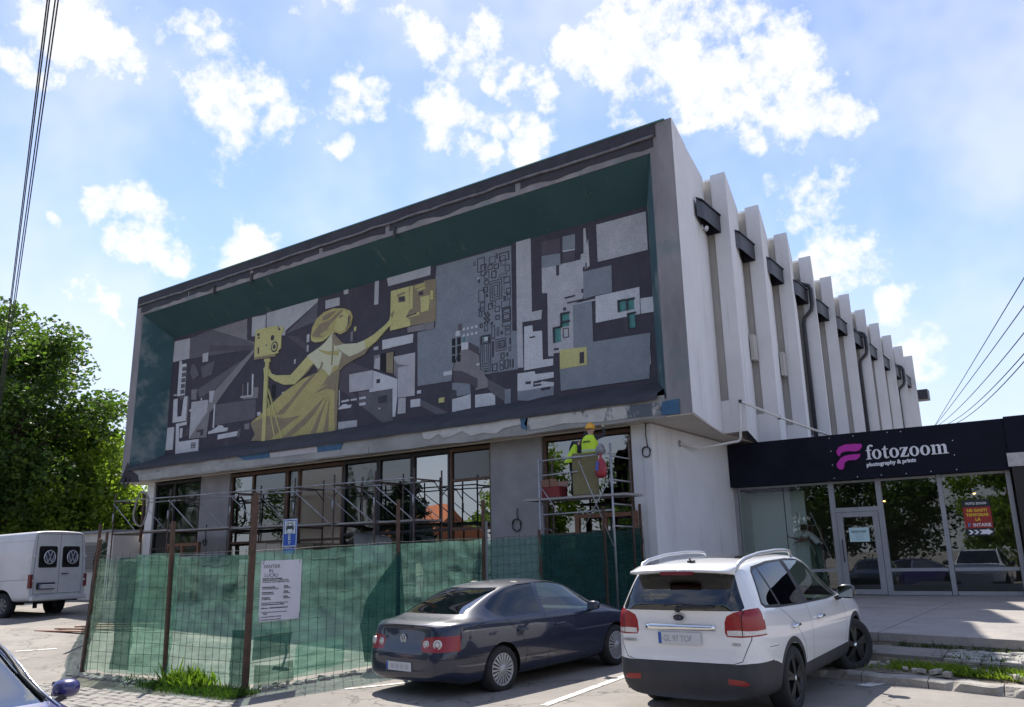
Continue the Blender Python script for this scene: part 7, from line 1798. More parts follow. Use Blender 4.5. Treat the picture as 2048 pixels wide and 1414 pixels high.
def site_things():
    M_MW = mat('mineral_wool', (0.235, 0.205, 0.105), .95, var=.15, vscale=14, bump=.8, bscale=60, stretch=(1, 1, 6))
    t = tag(MB().box((-10.22, 17.12, 3.195), (-9.62, 17.32, 4.2), rz=.12).build('insulation_slab', M_MW, bevel=.015), 'tall olive yellow insulation slab standing on the tower platform', 'insulation slab')
    t = thing('carton', 'dark red carton with open flaps at the left end of the tower platform', 'carton', (-10.8, 17.2, 3.19))
    R = mat('carton_red', (.17, .018, .02), .7, var=.2, vscale=5); T = mat('carton_flap', (.28, .16, .12), .8)
    b = MB(); b.box((-11.05, 17.02, 3.19), (-10.55, 17.4, 3.45)); b.build('box', R, t)
    for q in (((-11.05, 17.02, 3.45), (-10.82, 17.02, 3.45), (-10.78, 16.92, 3.62), (-11.0, 16.92, 3.6)), ((-10.8, 17.02, 3.45), (-10.55, 17.02, 3.45), (-10.56, 16.93, 3.61), (-10.76, 16.93, 3.63)), ((-11.05, 17.4, 3.45), (-10.55, 17.4, 3.45), (-10.55, 17.5, 3.6), (-11.05, 17.5, 3.6))): b = MB(); b.quad(*q); b.build('flap', T, t)
    t = thing('carrier_bag', 'red and blue plastic carrier bag tied to the tower beside the worker', 'bag', (-9.35, 16.95, 3.6))
    v = []; f = []; n = 12
    for j, (z, k) in enumerate(((3.55, .55), (3.62, .95), (3.75, 1.0), (3.88, .85), (3.98, .5), (4.03, .16), (4.1, .3))):
        for i in range(n):
            a = 2 * PI * i / n; w = 1 + .18 * noise.noise(Vector((i * .9, j * .8, 2))); v.append((-9.33 + .15 * k * w * math.cos(a), 16.93 + .09 * k * w * math.sin(a), z))
        if j: f += [((j - 1) * n + i, (j - 1) * n + (i + 1) % n, j * n + (i + 1) % n, j * n + i) for i in range(n)]
    f.append(tuple(range(n))[::-1])
    b = MB(); b.smooth = True; b.add(v, f); b.build('bag', mat('bag_red', (.30, .025, .04), .4, var=.3, vscale=12), t)
    b = MB(); b.prism([(-9.43, 3.72), (-9.35, 3.70), (-9.33, 3.92), (-9.40, 3.93)], (0, 16.835, 0), (1, 0, 0), (0, 0, 1), (0, -.004, 0)); b.build('print', mat('bag_blue', (.05, .10, .35), .5), t)
    t = tag(MB().lathe([(.02, 0), (.1, .02), (.13, .1), (.09, .2), (.03, .27)], (-9.36, 17.0, 4.09), (0, 0, 1), 10).build('plastic_sack', mat('grey_film', (.20, .19, .21), .35, var=.3, vscale=20)), 'crumpled grey plastic sack hooked over the tower rail', 'sack')
    # old timber frames, stacks and boxes behind the fence
    M_OLD = mat('old_timber', (.17, .08, .05), .75, col2=(.28, .14, .09), vscale=6, stretch=(1, 1, 4))
    for x, y, w, h, lab in ((-27.5, 17.6, 1.9, 2.1, 'brown timber door frame leaning behind the fence at the left pier'), (-11.0, 18.45, 1.75, 2.4, 'old brown window frame standing under the tower platform')):
        t = thing('timber_frame', lab, 'door frame', (x, y, .5)); z = .45
        for xa, xb in ((x, x + .12), (x + w * .45, x + w * .45 + .12), (x + w - .12, x + w)): b = MB(); b.box((xa, y, z), (xb, y + .1, z + h)); b.build('stile', M_OLD, t)
        for zz in (z + h - .12, z + h * .72): b = MB(); b.box((x + .121, y + .003, zz), (x + w - .121, y + .097, zz + .1)); b.build('rail', M_OLD, t)
        b = MB(); b.box((x + .15, y + .08, z), (x + w * .45, y + .14, z + h * .7)); b.build('panel', mat('brown_panel', (.09, .05, .035), .8), t)
    t = thing('wrapped_stack', 'stack of film wrapped boards standing behind the parking sign', 'stack', (-22.6, 17.9, .4))
    for k in range(3): b = MB(); b.box((-22.6 + k * .72, 17.5, .45), (-21.9 + k * .72, 18.2, 2.42 - .03 * k)); b.build('bale', mat('film_wrapped', (.42, .37, .30), .45, var=.3, vscale=5, stretch=(6, 1, .6)), t, bevel=.03)
    t = tag(MB().prism([(0, 0), (.95, 0), (.95, .62), (.85, .72), (0, .85)], (-17.95, 17.5, 1.75), (1, 0, 0), (0, 0, 1), (0, .6, 0)).build('cabinet', mat('pale_cabinet', (.50, .52, .56), .6, var=.1, vscale=3), bevel=.02), 'pale slanted cabinet standing behind the fence under the scaffold', 'cabinet')
    # cable coils on the walls
    M_CAB = mat('black_cable', (.012, .012, .014), .5)
    def coil(x, z, r, y, lab, up=.5):
        t = thing('cable_coil', lab, 'cable', (x, y, z)); b = MB(); b.smooth = True
        b.tube([(x + r * math.cos(a / 3) * (1 + .1 * math.sin(a * 1.3)), y - .02 - .012 * (a // 19), z + r * 1.15 * math.sin(a / 3)) for a in range(48)], .013, 5); b.build('loop', M_CAB, t)
        b = MB(); b.tube([(x + r * .4, y - .02, z + r), (x + r * .1, y - .03, z + r + up * .5), (x + r * .2, y - .01, z + r + up)], .013, 5); b.build('tail', M_CAB, t)
    c = (-8.937,18.600,4.265); coil(c[0], c[2], .11, 18.59, 'small black cable coil hanging on the white corner column', .6)
    c = (-12.920,18.650,2.649); coil(c[0], c[2], .14, 18.64, 'black cable coil on the grey pier between the two windows', .3)
    c = (-26.714,18.650,2.562); coil(c[0], c[2], .09, 18.64, 'thin black cable loop on the grey pier at the left', .55)
    t = thing('hose_coil', 'big coil of grey hose hung on the left end of the scaffold', 'hose', (-27.9, 16.75, 3.6))
    b = MB(); b.smooth = True; b.tube([(-27.85 + .42 * math.cos(a / 3) * (1 + .12 * math.sin(a * .9)), 16.72 + .03 * math.sin(a), 3.75 + .62 * math.sin(a / 3) * (1 + .06 * math.sin(a * .7))) for a in range(95)], .016, 5); b.build('hose', mat('grey_hose', (.22, .20, .19), .6), t)
    b = MB(); b.tube([(-27.85, 16.8, 2.6), (-27.85, 16.8, 4.35)], .05, 8); b.build('stake', M_POST, t)
    # camera under the first canopy
    t = thing('security_camera', 'small white security camera under the first dark canopy of the side wall', 'camera', (-7.78, 20.6, 10.6))
    b = MB(); b.tube([(-7.85, 20.7, 10.72), (-7.82, 20.7, 10.6), (-7.72, 20.65, 10.55)], .02, 6); b.build('bracket', M_WALL, t); b = MB(); b.tube([(-7.75, 20.75, 10.56), (-7.62, 20.45, 10.5)], .05, 10); b.build('housing', mat('camera_white', (.55, .55, .57), .4), t)
    # site cabin and kiosk behind the van
    t = thing('site_cabin', 'cream site cabin with one shuttered window at the left end of the hall', 'cabin', (-33, 18.6, .5))
    CRE = mat('cabin_cream', (.60, .56, .51), .7, var=.06, vscale=1)
    b = MB(); b.box((-36.6, 17.6, .4), (-31.0, 19.9, 3.05)); b.build('wall', CRE, t); b = MB(); b.box((-36.8, 17.5, 3.05), (-30.9, 20.0, 3.16)); b.build('roof', mat('cabin_roof', (.24, .25, .27), .6), t)
    wf = MB().box((-33.4, 17.56, 1.6), (-31.6, 17.6, 2.72)).build('window', mat('cabin_frame', (.26, .24, .22), .6), t)
    for k in range(7): b = MB(); b.box((-33.2, 17.545, 1.7 + k * .13), (-31.8, 17.559, 1.7 + k * .13 + .115)); b.build('slat', mat('grey_shutter', (.17, .16, .155), .7), wf)
    t = thing('kiosk', 'dark brown kiosk with round emblem and pale sign strip behind the cabin', 'kiosk', (-34.2, 20.3, .5))
    BR = mat('kiosk_brown', (.035, .024, .02), .6, var=.2, vscale=3)
    b = MB(); b.prism([(-36.0, 3.0), (-31.3, 3.0), (-31.3, 4.3), (-35.6, 4.36), (-36.0, 4.1)], (0, 20.2, 0), (1, 0, 0), (0, 0, 1), (0, .8, 0)); b.build('body', BR, t)
    b = MB(); b.box((-35.5, 20.3, .5), (-31.3, 20.9, 3.0)); b.build('base', BR, t)
    b = MB(); b.lathe([(.2, .01), (.3, .02), (.32, 0)], (-35.2, 20.2, 3.78), (0, -1, 0), 20); b.build('emblem', mat('emblem_pale', (.30, .28, .25), .6), t)
    b = MB(); b.prism([(-35.1, 3.25), (-33.8, 3.6), (-33.8, 3.9), (-35.1, 3.5)], (0, 20.19, 0), (1, 0, 0), (0, 0, 1), (0, -.02, 0)); b.build('sign_strip', mat('strip_grey', (.16, .16, .165), .6), t)
    # planks lying by the van
    t = thing('plank_heap', 'few brown boards lying on the ground beside the fence behind the van', 'boards', (-20.4, 11.0, .4))
    for k in range(4): b = MB(); x, y = -20.6 + .25 * k, 10.6 + .35 * k; z = ground_z(x, y) + .02 + .03 * k; b.beam((x - .9, y - .1, z), (x + .8, y + .2 + .1 * k, z + .01), .16, .03); b.build('board', M_OLD, t)
    # rubble along the fence foot and on the verge
    RUB = mat('rubble', (.42, .38, .33), .9, var=.25, vscale=9, bump=.7)
    def rubble(spots, lab):
        m = MB()
        for i, (x, y, z) in enumerate(spots):
            r = random.Random(i); me = stone_mesh(i, r.uniform(.025, .08), r.uniform(.02, .05), r.uniform(.012, .032)); me.transform(Matrix.Translation((x, y, z)) @ Matrix.Rotation(r.uniform(0, 6), 4, 'Z') @ Matrix.Rotation(r.uniform(-.3, .3), 4, 'X'))
            m.add([v.co[:] for v in me.vertices], [tuple(p.vertices) for p in me.polygons]); bpy.data.meshes.remove(me)
        tag(m.build('rubble', RUB), lab, kind='stuff')
    sp = []
    for k in range(80):
        p = lerp2(FA[0], FA[2], RND.random()); x, y = p[0] + RND.uniform(-.1, .2), p[1] - RND.uniform(0.0, .3); sp.append((x, y, ground_z(x, y) + .02))
    for k in range(40):
        p = lerp2(FB[0], FB[2], RND.random()); x, y = p[0] + RND.uniform(.0, .25), p[1]; sp.append((x, y, ground_z(x, y) + .02))
    rubble(sp, 'rubble and stone chips along the foot of the green fence')
    sp = []
    for k in range(60):
        x = RND.uniform(-4.0, 3.0); sp.append((x, K(x) + RND.uniform(.08, .6), .22 + .03 * RND.random()))
    rubble(sp, 'stone chips among the weeds behind the kerb')
site_things()

def cables():
    C = mat('cable_black', (.015, .012, .018), .6)
    def cab(a, b_, sag, r, lab, grp):
        a, b_ = Vector(a), Vector(b_); m = MB(); m.smooth = True
        m.tube([a.lerp(b_, i / 24) - Vector((0, 0, sag * 4 * (i / 24) * (1 - i / 24))) for i in range(25)], r, 5, cap=False)
        tag(m.build('overhead_cable', C), lab, 'cable', grp)
    E = [((-9.59,3.94,9.63),(-38.59,16.11,5.69)),((-9.57,3.96,9.64),(-38.58,16.13,5.69)),((-9.53,4.02,9.66),(-38.58,16.14,5.69)),((-9.51,4.05,9.67),(-38.56,16.17,5.69))]
    for k, (a, b_) in enumerate(E): cab(a, b_, .05, .011, ('leftmost', 'second from the left', 'third from the left', 'rightmost')[k] + ' of the four black cables crossing the sky at the upper left', 'cables at the upper left')
    E = [((0.14,15.19,6.80),(-6.12,45.22,7.60)),((0.05,15.36,6.25),(-6.12,45.22,7.60)),((-0.03,15.49,5.78),(-6.12,45.22,7.60)),((-0.09,15.58,5.41),(-6.12,45.22,7.60)),((-0.11,15.61,5.29),(-6.12,45.22,7.60))]
    L = ['highest', 'second highest', 'middle', 'second lowest', 'lowest']
    for k, (a, b_) in enumerate(E): cab(a, b_, (.0, .05, .25, .4, .5)[k], .011, L[k] + ' of the five thin cables fanning out above the shop roof', 'cables above the shop')
cables()
def pole():
    x, y, z = -6.12, 45.22, 7.60
    t = thing('utility_pole', 'slim concrete pole behind the shop roof where the thin cables meet', 'pole', (x, y, .4))
    b = MB(); b.smooth = True; b.tube([(x, y + .12, .2), (x, y + .12, z + .02)], [.14, .09], 10); b.build('shaft', M_CONC, t)
    b = MB(); b.box((x - .12, y - .02, z - .12), (x + .12, y + .04, z)); b.build('bracket', M_DMETAL, t)
pole()

# ================================================================== people
def figure(root, J, E, zones, mats, default):
    """One continuous skin grown over a skeleton; zones colour it (skin, cloth, shoes) by nearest bone."""
    names = list(J); me = bpy.data.meshes.new('body')
    me.from_pydata([J[n][0] for n in names], [(names.index(a), names.index(b)) for a, b in E], [])
    o = bpy.data.objects.new('body', me); COL.objects.link(o)
    md = o.modifiers.new('skin', 'SKIN'); md.use_smooth_shade = True; md.branch_smoothing = .4
    for i, n in enumerate(names):
        r = J[n][1]; sv = me.skin_vertices[0].data[i]; sv.radius = r if isinstance(r, tuple) else (r, r); sv.use_root = (i == 0)
    sd = o.modifiers.new('sub', 'SUBSURF'); sd.levels = 2; sd.render_levels = 2
    dg = bpy.context.evaluated_depsgraph_get(); m2 = bpy.data.meshes.new_from_object(o.evaluated_get(dg)); bpy.data.objects.remove(o)
    keys = list(mats); m2.materials.clear()
    for k in keys: m2.materials.append(mats[k])
    segs = [(Vector(J[a][0]), Vector(J[b][0]), zones.get((a, b), zones.get(b, default))) for a, b in E]
    for p in m2.polygons:
        c = p.center; best = 1e9; z = default
        for a, b, k in segs:
            d = b - a; t = max(0, min(1, (c - a).dot(d) / max(1e-9, d.length_squared))); q = (a + d * t - c).length
            if q < best: best = q; z = k
        p.material_index = keys.index(z); p.use_smooth = True
    m2.transform(Matrix.Translation(-Vector(root['org']) if 'org' in root.keys() else Vector((0, 0, 0))))
    return link('body', m2, root)
SKIN = mat('skin', (.42, .25, .18), .6); HAIRD = mat('dark_hair', (.015, .012, .012), .7, bump=.6, bscale=80); CLOTHD = mat('dark_work_cloth', (.022, .022, .03), .85, var=.2, vscale=8)
TROU = mat('dark_trousers', (.02, .02, .026), .85, var=.2, vscale=8); SHOE = mat('work_boot', (.03, .024, .02), .7); HIVIS = mat('hivis_yellow', (.50, .72, .03), .65, var=.08, vscale=10)
REFL = mat('reflective_band', (.42, .46, .40), .45); HELM = mat('helmet_yellow', (.75, .36, .015), .35, coat=.4); GLOVE = mat('pale_glove', (.34, .30, .20), .8); TEE = mat('white_tee', (.80, .81, .84), .85)
def hand(J, E, w, d, side, pre):
    """Palm and five curled fingers from the wrist joint along d."""
    w, d = Vector(w), Vector(d).normalized(); s = d.cross(Vector((0, 0, 1)))
    s = (s if s.length > .1 else Vector((1, 0, 0))).normalized() * side
    p = w + d * .08; J[pre + 'palm'] = (tuple(p), (.036, .024)); E.append((pre + 'wrist', pre + 'palm'))
    up = s.cross(d)
    for i, (o, l) in enumerate(((-.028, .065), (-.01, .078), (.01, .074), (.027, .058))):
        a = p + s * o + d * .03; b_ = a + d * l * .55 + up * .012; c = b_ + d * l * .35 + up * .03
        J[f'{pre}f{i}a'] = (tuple(a), .011); J[f'{pre}f{i}b'] = (tuple(b_), .0095); J[f'{pre}f{i}c'] = (tuple(c), .008)
        E += [(pre + 'palm', f'{pre}f{i}a'), (f'{pre}f{i}a', f'{pre}f{i}b'), (f'{pre}f{i}b', f'{pre}f{i}c')]
    a = w + d * .04 - s * .04; b_ = a + d * .045 - s * .02
    J[pre + 't1'] = (tuple(a), .013); J[pre + 't2'] = (tuple(b_), .010); E += [(pre + 'wrist', pre + 't1'), (pre + 't1', pre + 't2')]
def human(root, P, mats, default, arm='arm', legs='leg', handz='hand', headz='head'):
    """P: joint positions. Builds the body and returns it."""
    R = dict(pelvis=(.15, .11), spine=(.145, .10), chest=(.17, .115), neck=.058, jaw=.072, skull=.098, crown=.075, shl=.068, shr=.068, ell=.046, elr=.046, wristl=.032, wristr=.032, hipl=.098, hipr=.098, knl=.066, knr=.066, anl=.044, anr=.044, tol=(.045, .035), tor=(.045, .035), nose=.018, earl=.02, earr=.02)
    J = {k: (tuple(v), R[k]) for k, v in P.items()}
    E = [('pelvis', 'spine'), ('spine', 'chest'), ('chest', 'neck'), ('neck', 'jaw'), ('jaw', 'skull'), ('skull', 'crown'), ('chest', 'shl'), ('shl', 'ell'), ('ell', 'wristl'), ('chest', 'shr'), ('shr', 'elr'), ('elr', 'wristr'), ('pelvis', 'hipl'), ('hipl', 'knl'), ('knl', 'anl'), ('anl', 'tol'), ('pelvis', 'hipr'), ('hipr', 'knr'), ('knr', 'anr'), ('anr', 'tor')]
    for k in ('nose', 'earl', 'earr'):
        if k in P: E.append(('skull', k))
    hand(J, E, P['wristl'], Vector(P['wristl']) - Vector(P['ell']), 1, 'wristl'[:-6] + 'L'); 
    hand(J, E, P['wristr'], Vector(P['wristr']) - Vector(P['elr']), -1, 'R')
    # the hands hang on the wrist joints
    E = [((('wristl' if a == 'Lwrist' else 'wristr' if a == 'Rwrist' else a)), b) for a, b in E]
    Z = {}
    for a, b in E:
        if b[0] in 'LR': Z[(a, b)] = handz
        elif b in ('jaw', 'skull', 'nose', 'earl', 'earr'): Z[(a, b)] = headz
        elif b == 'neck': Z[(a, b)] = headz
        elif b == 'crown': Z[(a, b)] = 'hair' if 'hair' in mats else headz
        elif b in ('ell', 'elr', 'wristl', 'wristr'): Z[(a, b)] = arm
        elif b in ('hipl', 'hipr', 'knl', 'knr', 'anl', 'anr'): Z[(a, b)] = legs
        elif b in ('tol', 'tor'): Z[(a, b)] = 'shoe'
    return figure(root, J, E, Z, mats, default)
def vest(root, secs, m=HIVIS):
    """Sleeveless vest: rings of (centre, half width, half depth) from hem to shoulders."""
    n = 20; v = []; f = []
    for c, w, d in secs:
        for i in range(n):
            a = 2 * PI * i / n; ca, sa = math.cos(a), math.sin(a)
            v.append((c[0] + w * math.copysign(abs(ca) ** .7, ca), c[1] + d * math.copysign(abs(sa) ** .8, sa), c[2]))
    for j in range(len(secs) - 1): f += [(j * n + i, j * n + (i + 1) % n, (j + 1) * n + (i + 1) % n, (j + 1) * n + i) for i in range(n)]
    b = MB(); b.smooth = True; b.add(v, f); return b.build('vest', m, root)
def helmet(root, c, r, tilt=(0, 0, 1)):
    b = MB(); b.lathe([(r * 1.18, -.005), (r * 1.16, .008), (r * 1.02, .015), (r * .99, .05), (r * .88, .09), (r * .62, .125), (r * .3, .143), (0.001, .148)], c, tilt, 22); o = b.build('helmet', HELM, root)
    b = MB(); b.tube([Vector(c) + Vector((0, -r * .98, .03)), Vector(c) + Vector((0, -r * .6, .132)), Vector(c) + Vector((0, 0, .155)), Vector(c) + Vector((0, r * .6, .132)), Vector(c) + Vector((0, r * .98, .03))], .011, 6); b.build('helmet_ridge', HELM, o)

def workers():
    F = 3.19; x, y = -9.93, 17.48
    r = thing('person', 'worker in yellow helmet and bright vest on the tower, seen from behind, one arm raised', 'person', (x, y, F), 'workers on the tower')
    v = lambda a, b, c: (x + a, y + b, F + c)
    P = dict(pelvis=v(0, 0, .93), spine=v(.01, -.01, 1.10), chest=v(.02, .01, 1.30), neck=v(.02, .03, 1.46), jaw=v(.02, .06, 1.54), skull=v(.02, .06, 1.62), crown=v(.02, .05, 1.69), shl=v(-.18, .0, 1.39), ell=v(-.25, .03, 1.12), wristl=v(-.22, .17, .93), shr=v(.21, .02, 1.41), elr=v(.36, .16, 1.47), wristr=v(.27, .25, 1.66),
             hipl=v(-.10, .0, .88), knl=v(-.12, .03, .48), anl=v(-.12, -.02, .09), tol=v(-.13, .13, .045), hipr=v(.10, 0, .88), knr=v(.13, .02, .48), anr=v(.13, -.03, .09), tor=v(.15, .12, .045), nose=v(.02, .17, 1.6), earl=v(-.085, .06, 1.6), earr=v(.125, .06, 1.6))
    human(r, P, dict(top=CLOTHD, arm=CLOTHD, leg=TROU, hand=GLOVE, head=SKIN, shoe=SHOE, hair=HAIRD), 'top')
    S = [(v(0, 0, .86), .205, .15), (v(.0, -.005, .98), .20, .15), (v(.01, 0, 1.1), .195, .145), (v(.015, 0, 1.25), .205, .148), (v(.02, .0, 1.36), .19, .135), (v(.02, .01, 1.43), .155, .105), (v(.02, .02, 1.475), .095, .085)]
    ve = vest(r, S)
    for za, zb, k in ((.93, .985, 1), (1.06, 1.115, 1)): b = MB(); b.smooth = True; n = 20; vs = []; f = []
    for z0 in (.93, 1.06):
        n = 20; vs = []; f = []
        for z in (z0, z0 + .05):
            w = .205; d = .153
            for i in range(n):
                a = 2 * PI * i / n; ca, sa = math.cos(a), math.sin(a); vs.append((x + .008 + w * math.copysign(abs(ca) ** .7, ca), y + d * math.copysign(abs(sa) ** .8, sa), F + z))
        f = [(i, (i + 1) % n, n + (i + 1) % n, n + i) for i in range(n)]
        b = MB(); b.smooth = True; b.add(vs, f); b.build('reflective_band', REFL, ve)
    text('vest_letters', 'GENIUS', .062, (x - .10, y - .157, F + 1.275), (1, 0, .02), (0, 0, 1), mat('vest_print', (.02, .03, .03), .7), ve, bold=.002)
    helmet(r, v(.02, .05, 1.635), .118)
    x2, y2 = -10.33, 17.55
    r = thing('person', 'second worker in bright vest bent over behind the insulation slab, dark hair', 'person', (x2, y2, F), 'workers on the tower')
    w = lambda a, b, c: (x2 + a, y2 + b, F + c)
    P = dict(pelvis=w(-.08, -.02, .90), spine=w(-.04, .0, 1.06), chest=w(.06, .04, 1.23), neck=w(.17, .07, 1.36), jaw=w(.23, .11, 1.42), skull=w(.27, .12, 1.48), crown=w(.28, .10, 1.55), shl=w(-.10, .02, 1.36), ell=w(-.22, .06, 1.12), wristl=w(-.16, .16, .92), shr=w(.20, .06, 1.25), elr=w(.30, .2, 1.05), wristr=w(.33, .28, 1.25),
             hipl=w(-.16, 0, .86), knl=w(-.14, .06, .46), anl=w(-.16, -.02, .09), tol=w(-.17, .13, .045), hipr=w(.02, 0, .86), knr=w(.05, .06, .46), anr=w(.05, -.02, .09), tor=w(.06, .13, .045), nose=w(.33, .22, 1.45), earl=w(.2, .12, 1.5), earr=w(.34, .1, 1.45))
    human(r, P, dict(top=CLOTHD, arm=CLOTHD, leg=TROU, hand=GLOVE, head=SKIN, shoe=SHOE, hair=HAIRD), 'top')
    S = [(w(-.13, -.03, .84), .19, .145), (w(-.10, -.03, .96), .17, .14), (w(-.06, -.03, 1.08), .13, .125), (w(-.02, -.03, 1.2), .08, .11), (w(.0, -.02, 1.28), .03, .09)]
    vest(r, S)
    b = MB(); b.lathe([(.104, -.03), (.108, .02), (.095, .07), (.06, .105), (.001, .118)], w(.275, .09, 1.49), (.2, -.35, .9), 16); b.build('hair', HAIRD, r)
    # painter inside the shop
    g = (-7.027,24.620,2.467); x3, y3, F3 = g[0], 24.62, g[2] - 1.42
    r = thing('person', 'painter in white tee shirt and dark trousers leaning forward on the ladder inside the shop', 'person', (x3, y3, F3))
    u = lambda a, b, c: (x3 + a, y3 + b, F3 + c)
    P = dict(pelvis=u(.42, 0, .88), spine=u(.34, 0, 1.03), chest=u(.19, 0, 1.20), neck=u(.05, 0, 1.32), jaw=u(.0, 0, 1.35), skull=u(-.04, 0, 1.41), crown=u(-.03, 0, 1.49), shl=u(.12, -.18, 1.25), ell=u(-.10, -.2, 1.08), wristl=u(-.32, -.14, 1.14), shr=u(.15, .18, 1.25), elr=u(-.05, .22, 1.08), wristr=u(-.25, .15, 1.02),
             hipl=u(.42, -.10, .84), knl=u(.30, -.12, .46), anl=u(.42, -.12, .07), tol=u(.28, -.12, .035), hipr=u(.44, .10, .84), knr=u(.36, .12, .46), anr=u(.50, .12, .07), tor=u(.36, .12, .035), nose=u(-.15, 0, 1.38), earl=u(-.03, -.1, 1.4), earr=u(-.03, .1, 1.4))
    human(r, P, dict(top=TEE, arm=SKIN, leg=TROU, hand=SKIN, head=SKIN, shoe=SHOE, hair=HAIRD), 'top')
    b = MB()
    for s in (-1, 1):
        a = Vector(P['shl' if s < 0 else 'shr']); e = Vector(P['ell' if s < 0 else 'elr']); b.tube([a, a.lerp(e, .55)], [.082, .072], 10)
    b.build('tee_sleeves', TEE, r)['kind'] = 'stuff'
    b = MB(); b.lathe([(.10, -.05), (.112, .0), (.10, .06), (.062, .1), (.001, .114)], u(-.02, 0, 1.41), (.25, 0, .97), 16); b.build('hair', HAIRD, r)
workers()

# ================================================================== trees, weeds, house opposite
import numpy as np
def leaf_mat(name, c, c2, tr=.45):
    m = bpy.data.materials.new(name); m.use_nodes = True; nt = m.node_tree
    for n in list(nt.nodes): nt.nodes.remove(n)
    N, L = nt.nodes.new, nt.links.new
    o = N('ShaderNodeOutputMaterial'); d = N('ShaderNodeBsdfPrincipled'); t = N('ShaderNodeBsdfTranslucent'); a = N('ShaderNodeMixShader')
    d.inputs['Roughness'].default_value = .5; d.inputs['Specular IOR Level'].default_value = .35
    tc = N('ShaderNodeTexCoord'); n = N('ShaderNodeTexNoise'); n.inputs['Scale'].default_value = 1.6; n.inputs['Detail'].default_value = 4
    L(tc.outputs['Object'], n.inputs['Vector'])
    r = N('ShaderNodeMapRange'); r.inputs[1].default_value = .35; r.inputs[2].default_value = .65; L(n.outputs['Fac'], r.inputs[0])
    mx = N('ShaderNodeMix'); mx.data_type = 'RGBA'; mx.inputs['A'].default_value = (*c, 1); mx.inputs['B'].default_value = (*c2, 1); L(r.outputs[0], mx.inputs['Factor'])
    tm = N('ShaderNodeMix'); tm.data_type = 'RGBA'; tm.blend_type = 'MULTIPLY'; tm.inputs['Factor'].default_value = 1; L(mx.outputs['Result'], tm.inputs['A']); tm.inputs['B'].default_value = (1.9, 1.9, .8, 1)
    L(mx.outputs['Result'], d.inputs['Base Color']); L(tm.outputs['Result'], t.inputs[0])
    a.inputs[0].default_value = tr; L(d.outputs[0], a.inputs[1]); L(t.outputs[0], a.inputs[2]); L(a.outputs[0], o.inputs[0])
    return m
LF = {'dark': leaf_mat('leaf_dark', (.03, .065, .016), (.07, .12, .024), .5), 'light': leaf_mat('leaf_light', (.10, .165, .025), (.17, .24, .04), .6), 'pine': leaf_mat('leaf_conifer', (.014, .036, .018), (.03, .06, .028), .2)}
M_BARK = mat('bark', (.07, .05, .037), .9, var=.3, vscale=9, bump=1.0, bscale=20)
def leaves(cent, size, seed, droop=0.0, elong=1.5):
    """Leaf blades (bent quads) at the given points."""
    rg = np.random.default_rng(seed); n = len(cent)
    a = rg.normal(size=(n, 3)); a[:, 2] = a[:, 2] * .6 - droop; a /= np.linalg.norm(a, axis=1)[:, None]
    b = np.cross(a, rg.normal(size=(n, 3))); b /= np.linalg.norm(b, axis=1)[:, None]
    s = size * rg.uniform(.6, 1.3, n)[:, None]
    p = [cent - a * s * elong * .5, cent + b * s * .42, cent + a * s * elong * .5, cent - b * s * .42]
    v = np.stack(p, 1).reshape(-1, 3)
    me = bpy.data.meshes.new('crown'); me.vertices.add(n * 4); me.loops.add(n * 4); me.polygons.add(n)
    me.vertices.foreach_set('co', v.ravel()); me.loops.foreach_set('vertex_index', np.arange(n * 4)); me.polygons.foreach_set('loop_start', np.arange(0, n * 4, 4)); me.polygons.foreach_set('loop_total', np.full(n, 4)); me.update()
    return me
def tree(loc, h, rad, base, kind, n, clumps, seed, label, group, size=.2, droop=0.0, name='tree', cone=False):
    rg = np.random.default_rng(seed); r = thing(name, label, 'tree', loc, group)
    C = []
    cz = (h + base) / 2; hz = (h - base) / 2
    for i in range(clumps):
        d = rg.normal(size=3); d /= np.linalg.norm(d); k = rg.uniform(.35, 1.0) ** .6
        z = cz + d[2] * hz * k
        w = 1.0
        if cone: w = max(.08, (h - z) / (h - base)) * 1.25
        C.append((d[0] * rad * k * w, d[1] * rad * k * w, z))
    C = np.array(C); cr = rad * .36
    pick = rg.integers(0, clumps, n); off = rg.normal(size=(n, 3)); off /= np.linalg.norm(off, axis=1)[:, None]
    off *= (rg.uniform(0, 1, n) ** .45)[:, None] * cr * rg.uniform(.5, 1.25, clumps)[pick][:, None]; off[:, 2] *= .75
    if cone: off[:, 2] *= .45
    P = C[pick] + off
    if droop: P[:, 2] -= droop * .8 * rg.uniform(0, 1, n)
    P = P[P[:, 2] > .3]
    me = leaves(P, size, seed + 1, droop); me.materials.append(LF[kind]); o = link('crown', me, r)
    b = MB(); b.smooth = True; tr = max(.12, rad * .075)
    pts = [(0, 0, -.3), (.05 * rad, 0, h * .2), (-.03 * rad, .04 * rad, h * .45), (.02 * rad, 0, h * .7), (0, 0, h * .9)]
    b.tube(pts, [tr * 1.3, tr, tr * .8, tr * .5, tr * .15], 8)
    mt = MB(); mt.v, mt.f, mt.mi, mt.sm = b.v, b.f, b.mi, b.sm
    t = link('trunk', bpy.data.meshes.new('trunk'), r); t.data.from_pydata(mt.v, [], mt.f); t.data.materials.append(M_BARK); t.data.polygons.foreach_set('use_smooth', mt.sm); t.data.update()
    idx = rg.permutation(clumps)[:12 if not cone else 0]
    for i in idx:
        c = Vector(C[i]); s = Vector((0, 0, max(h * .15, min(h * .75, c.z - .3 * rad))))
        q = MB(); q.smooth = True; q.tube([s, s.lerp(c, .5) + Vector((0, 0, .12 * rad)), c], [tr * .42, tr * .25, tr * .07], 5)
        l = link('limb', bpy.data.meshes.new('limb'), t); l.data.from_pydata(q.v, [], q.f); l.data.materials.append(M_BARK); l.data.polygons.foreach_set('use_smooth', q.sm); l.data.update()
    return r
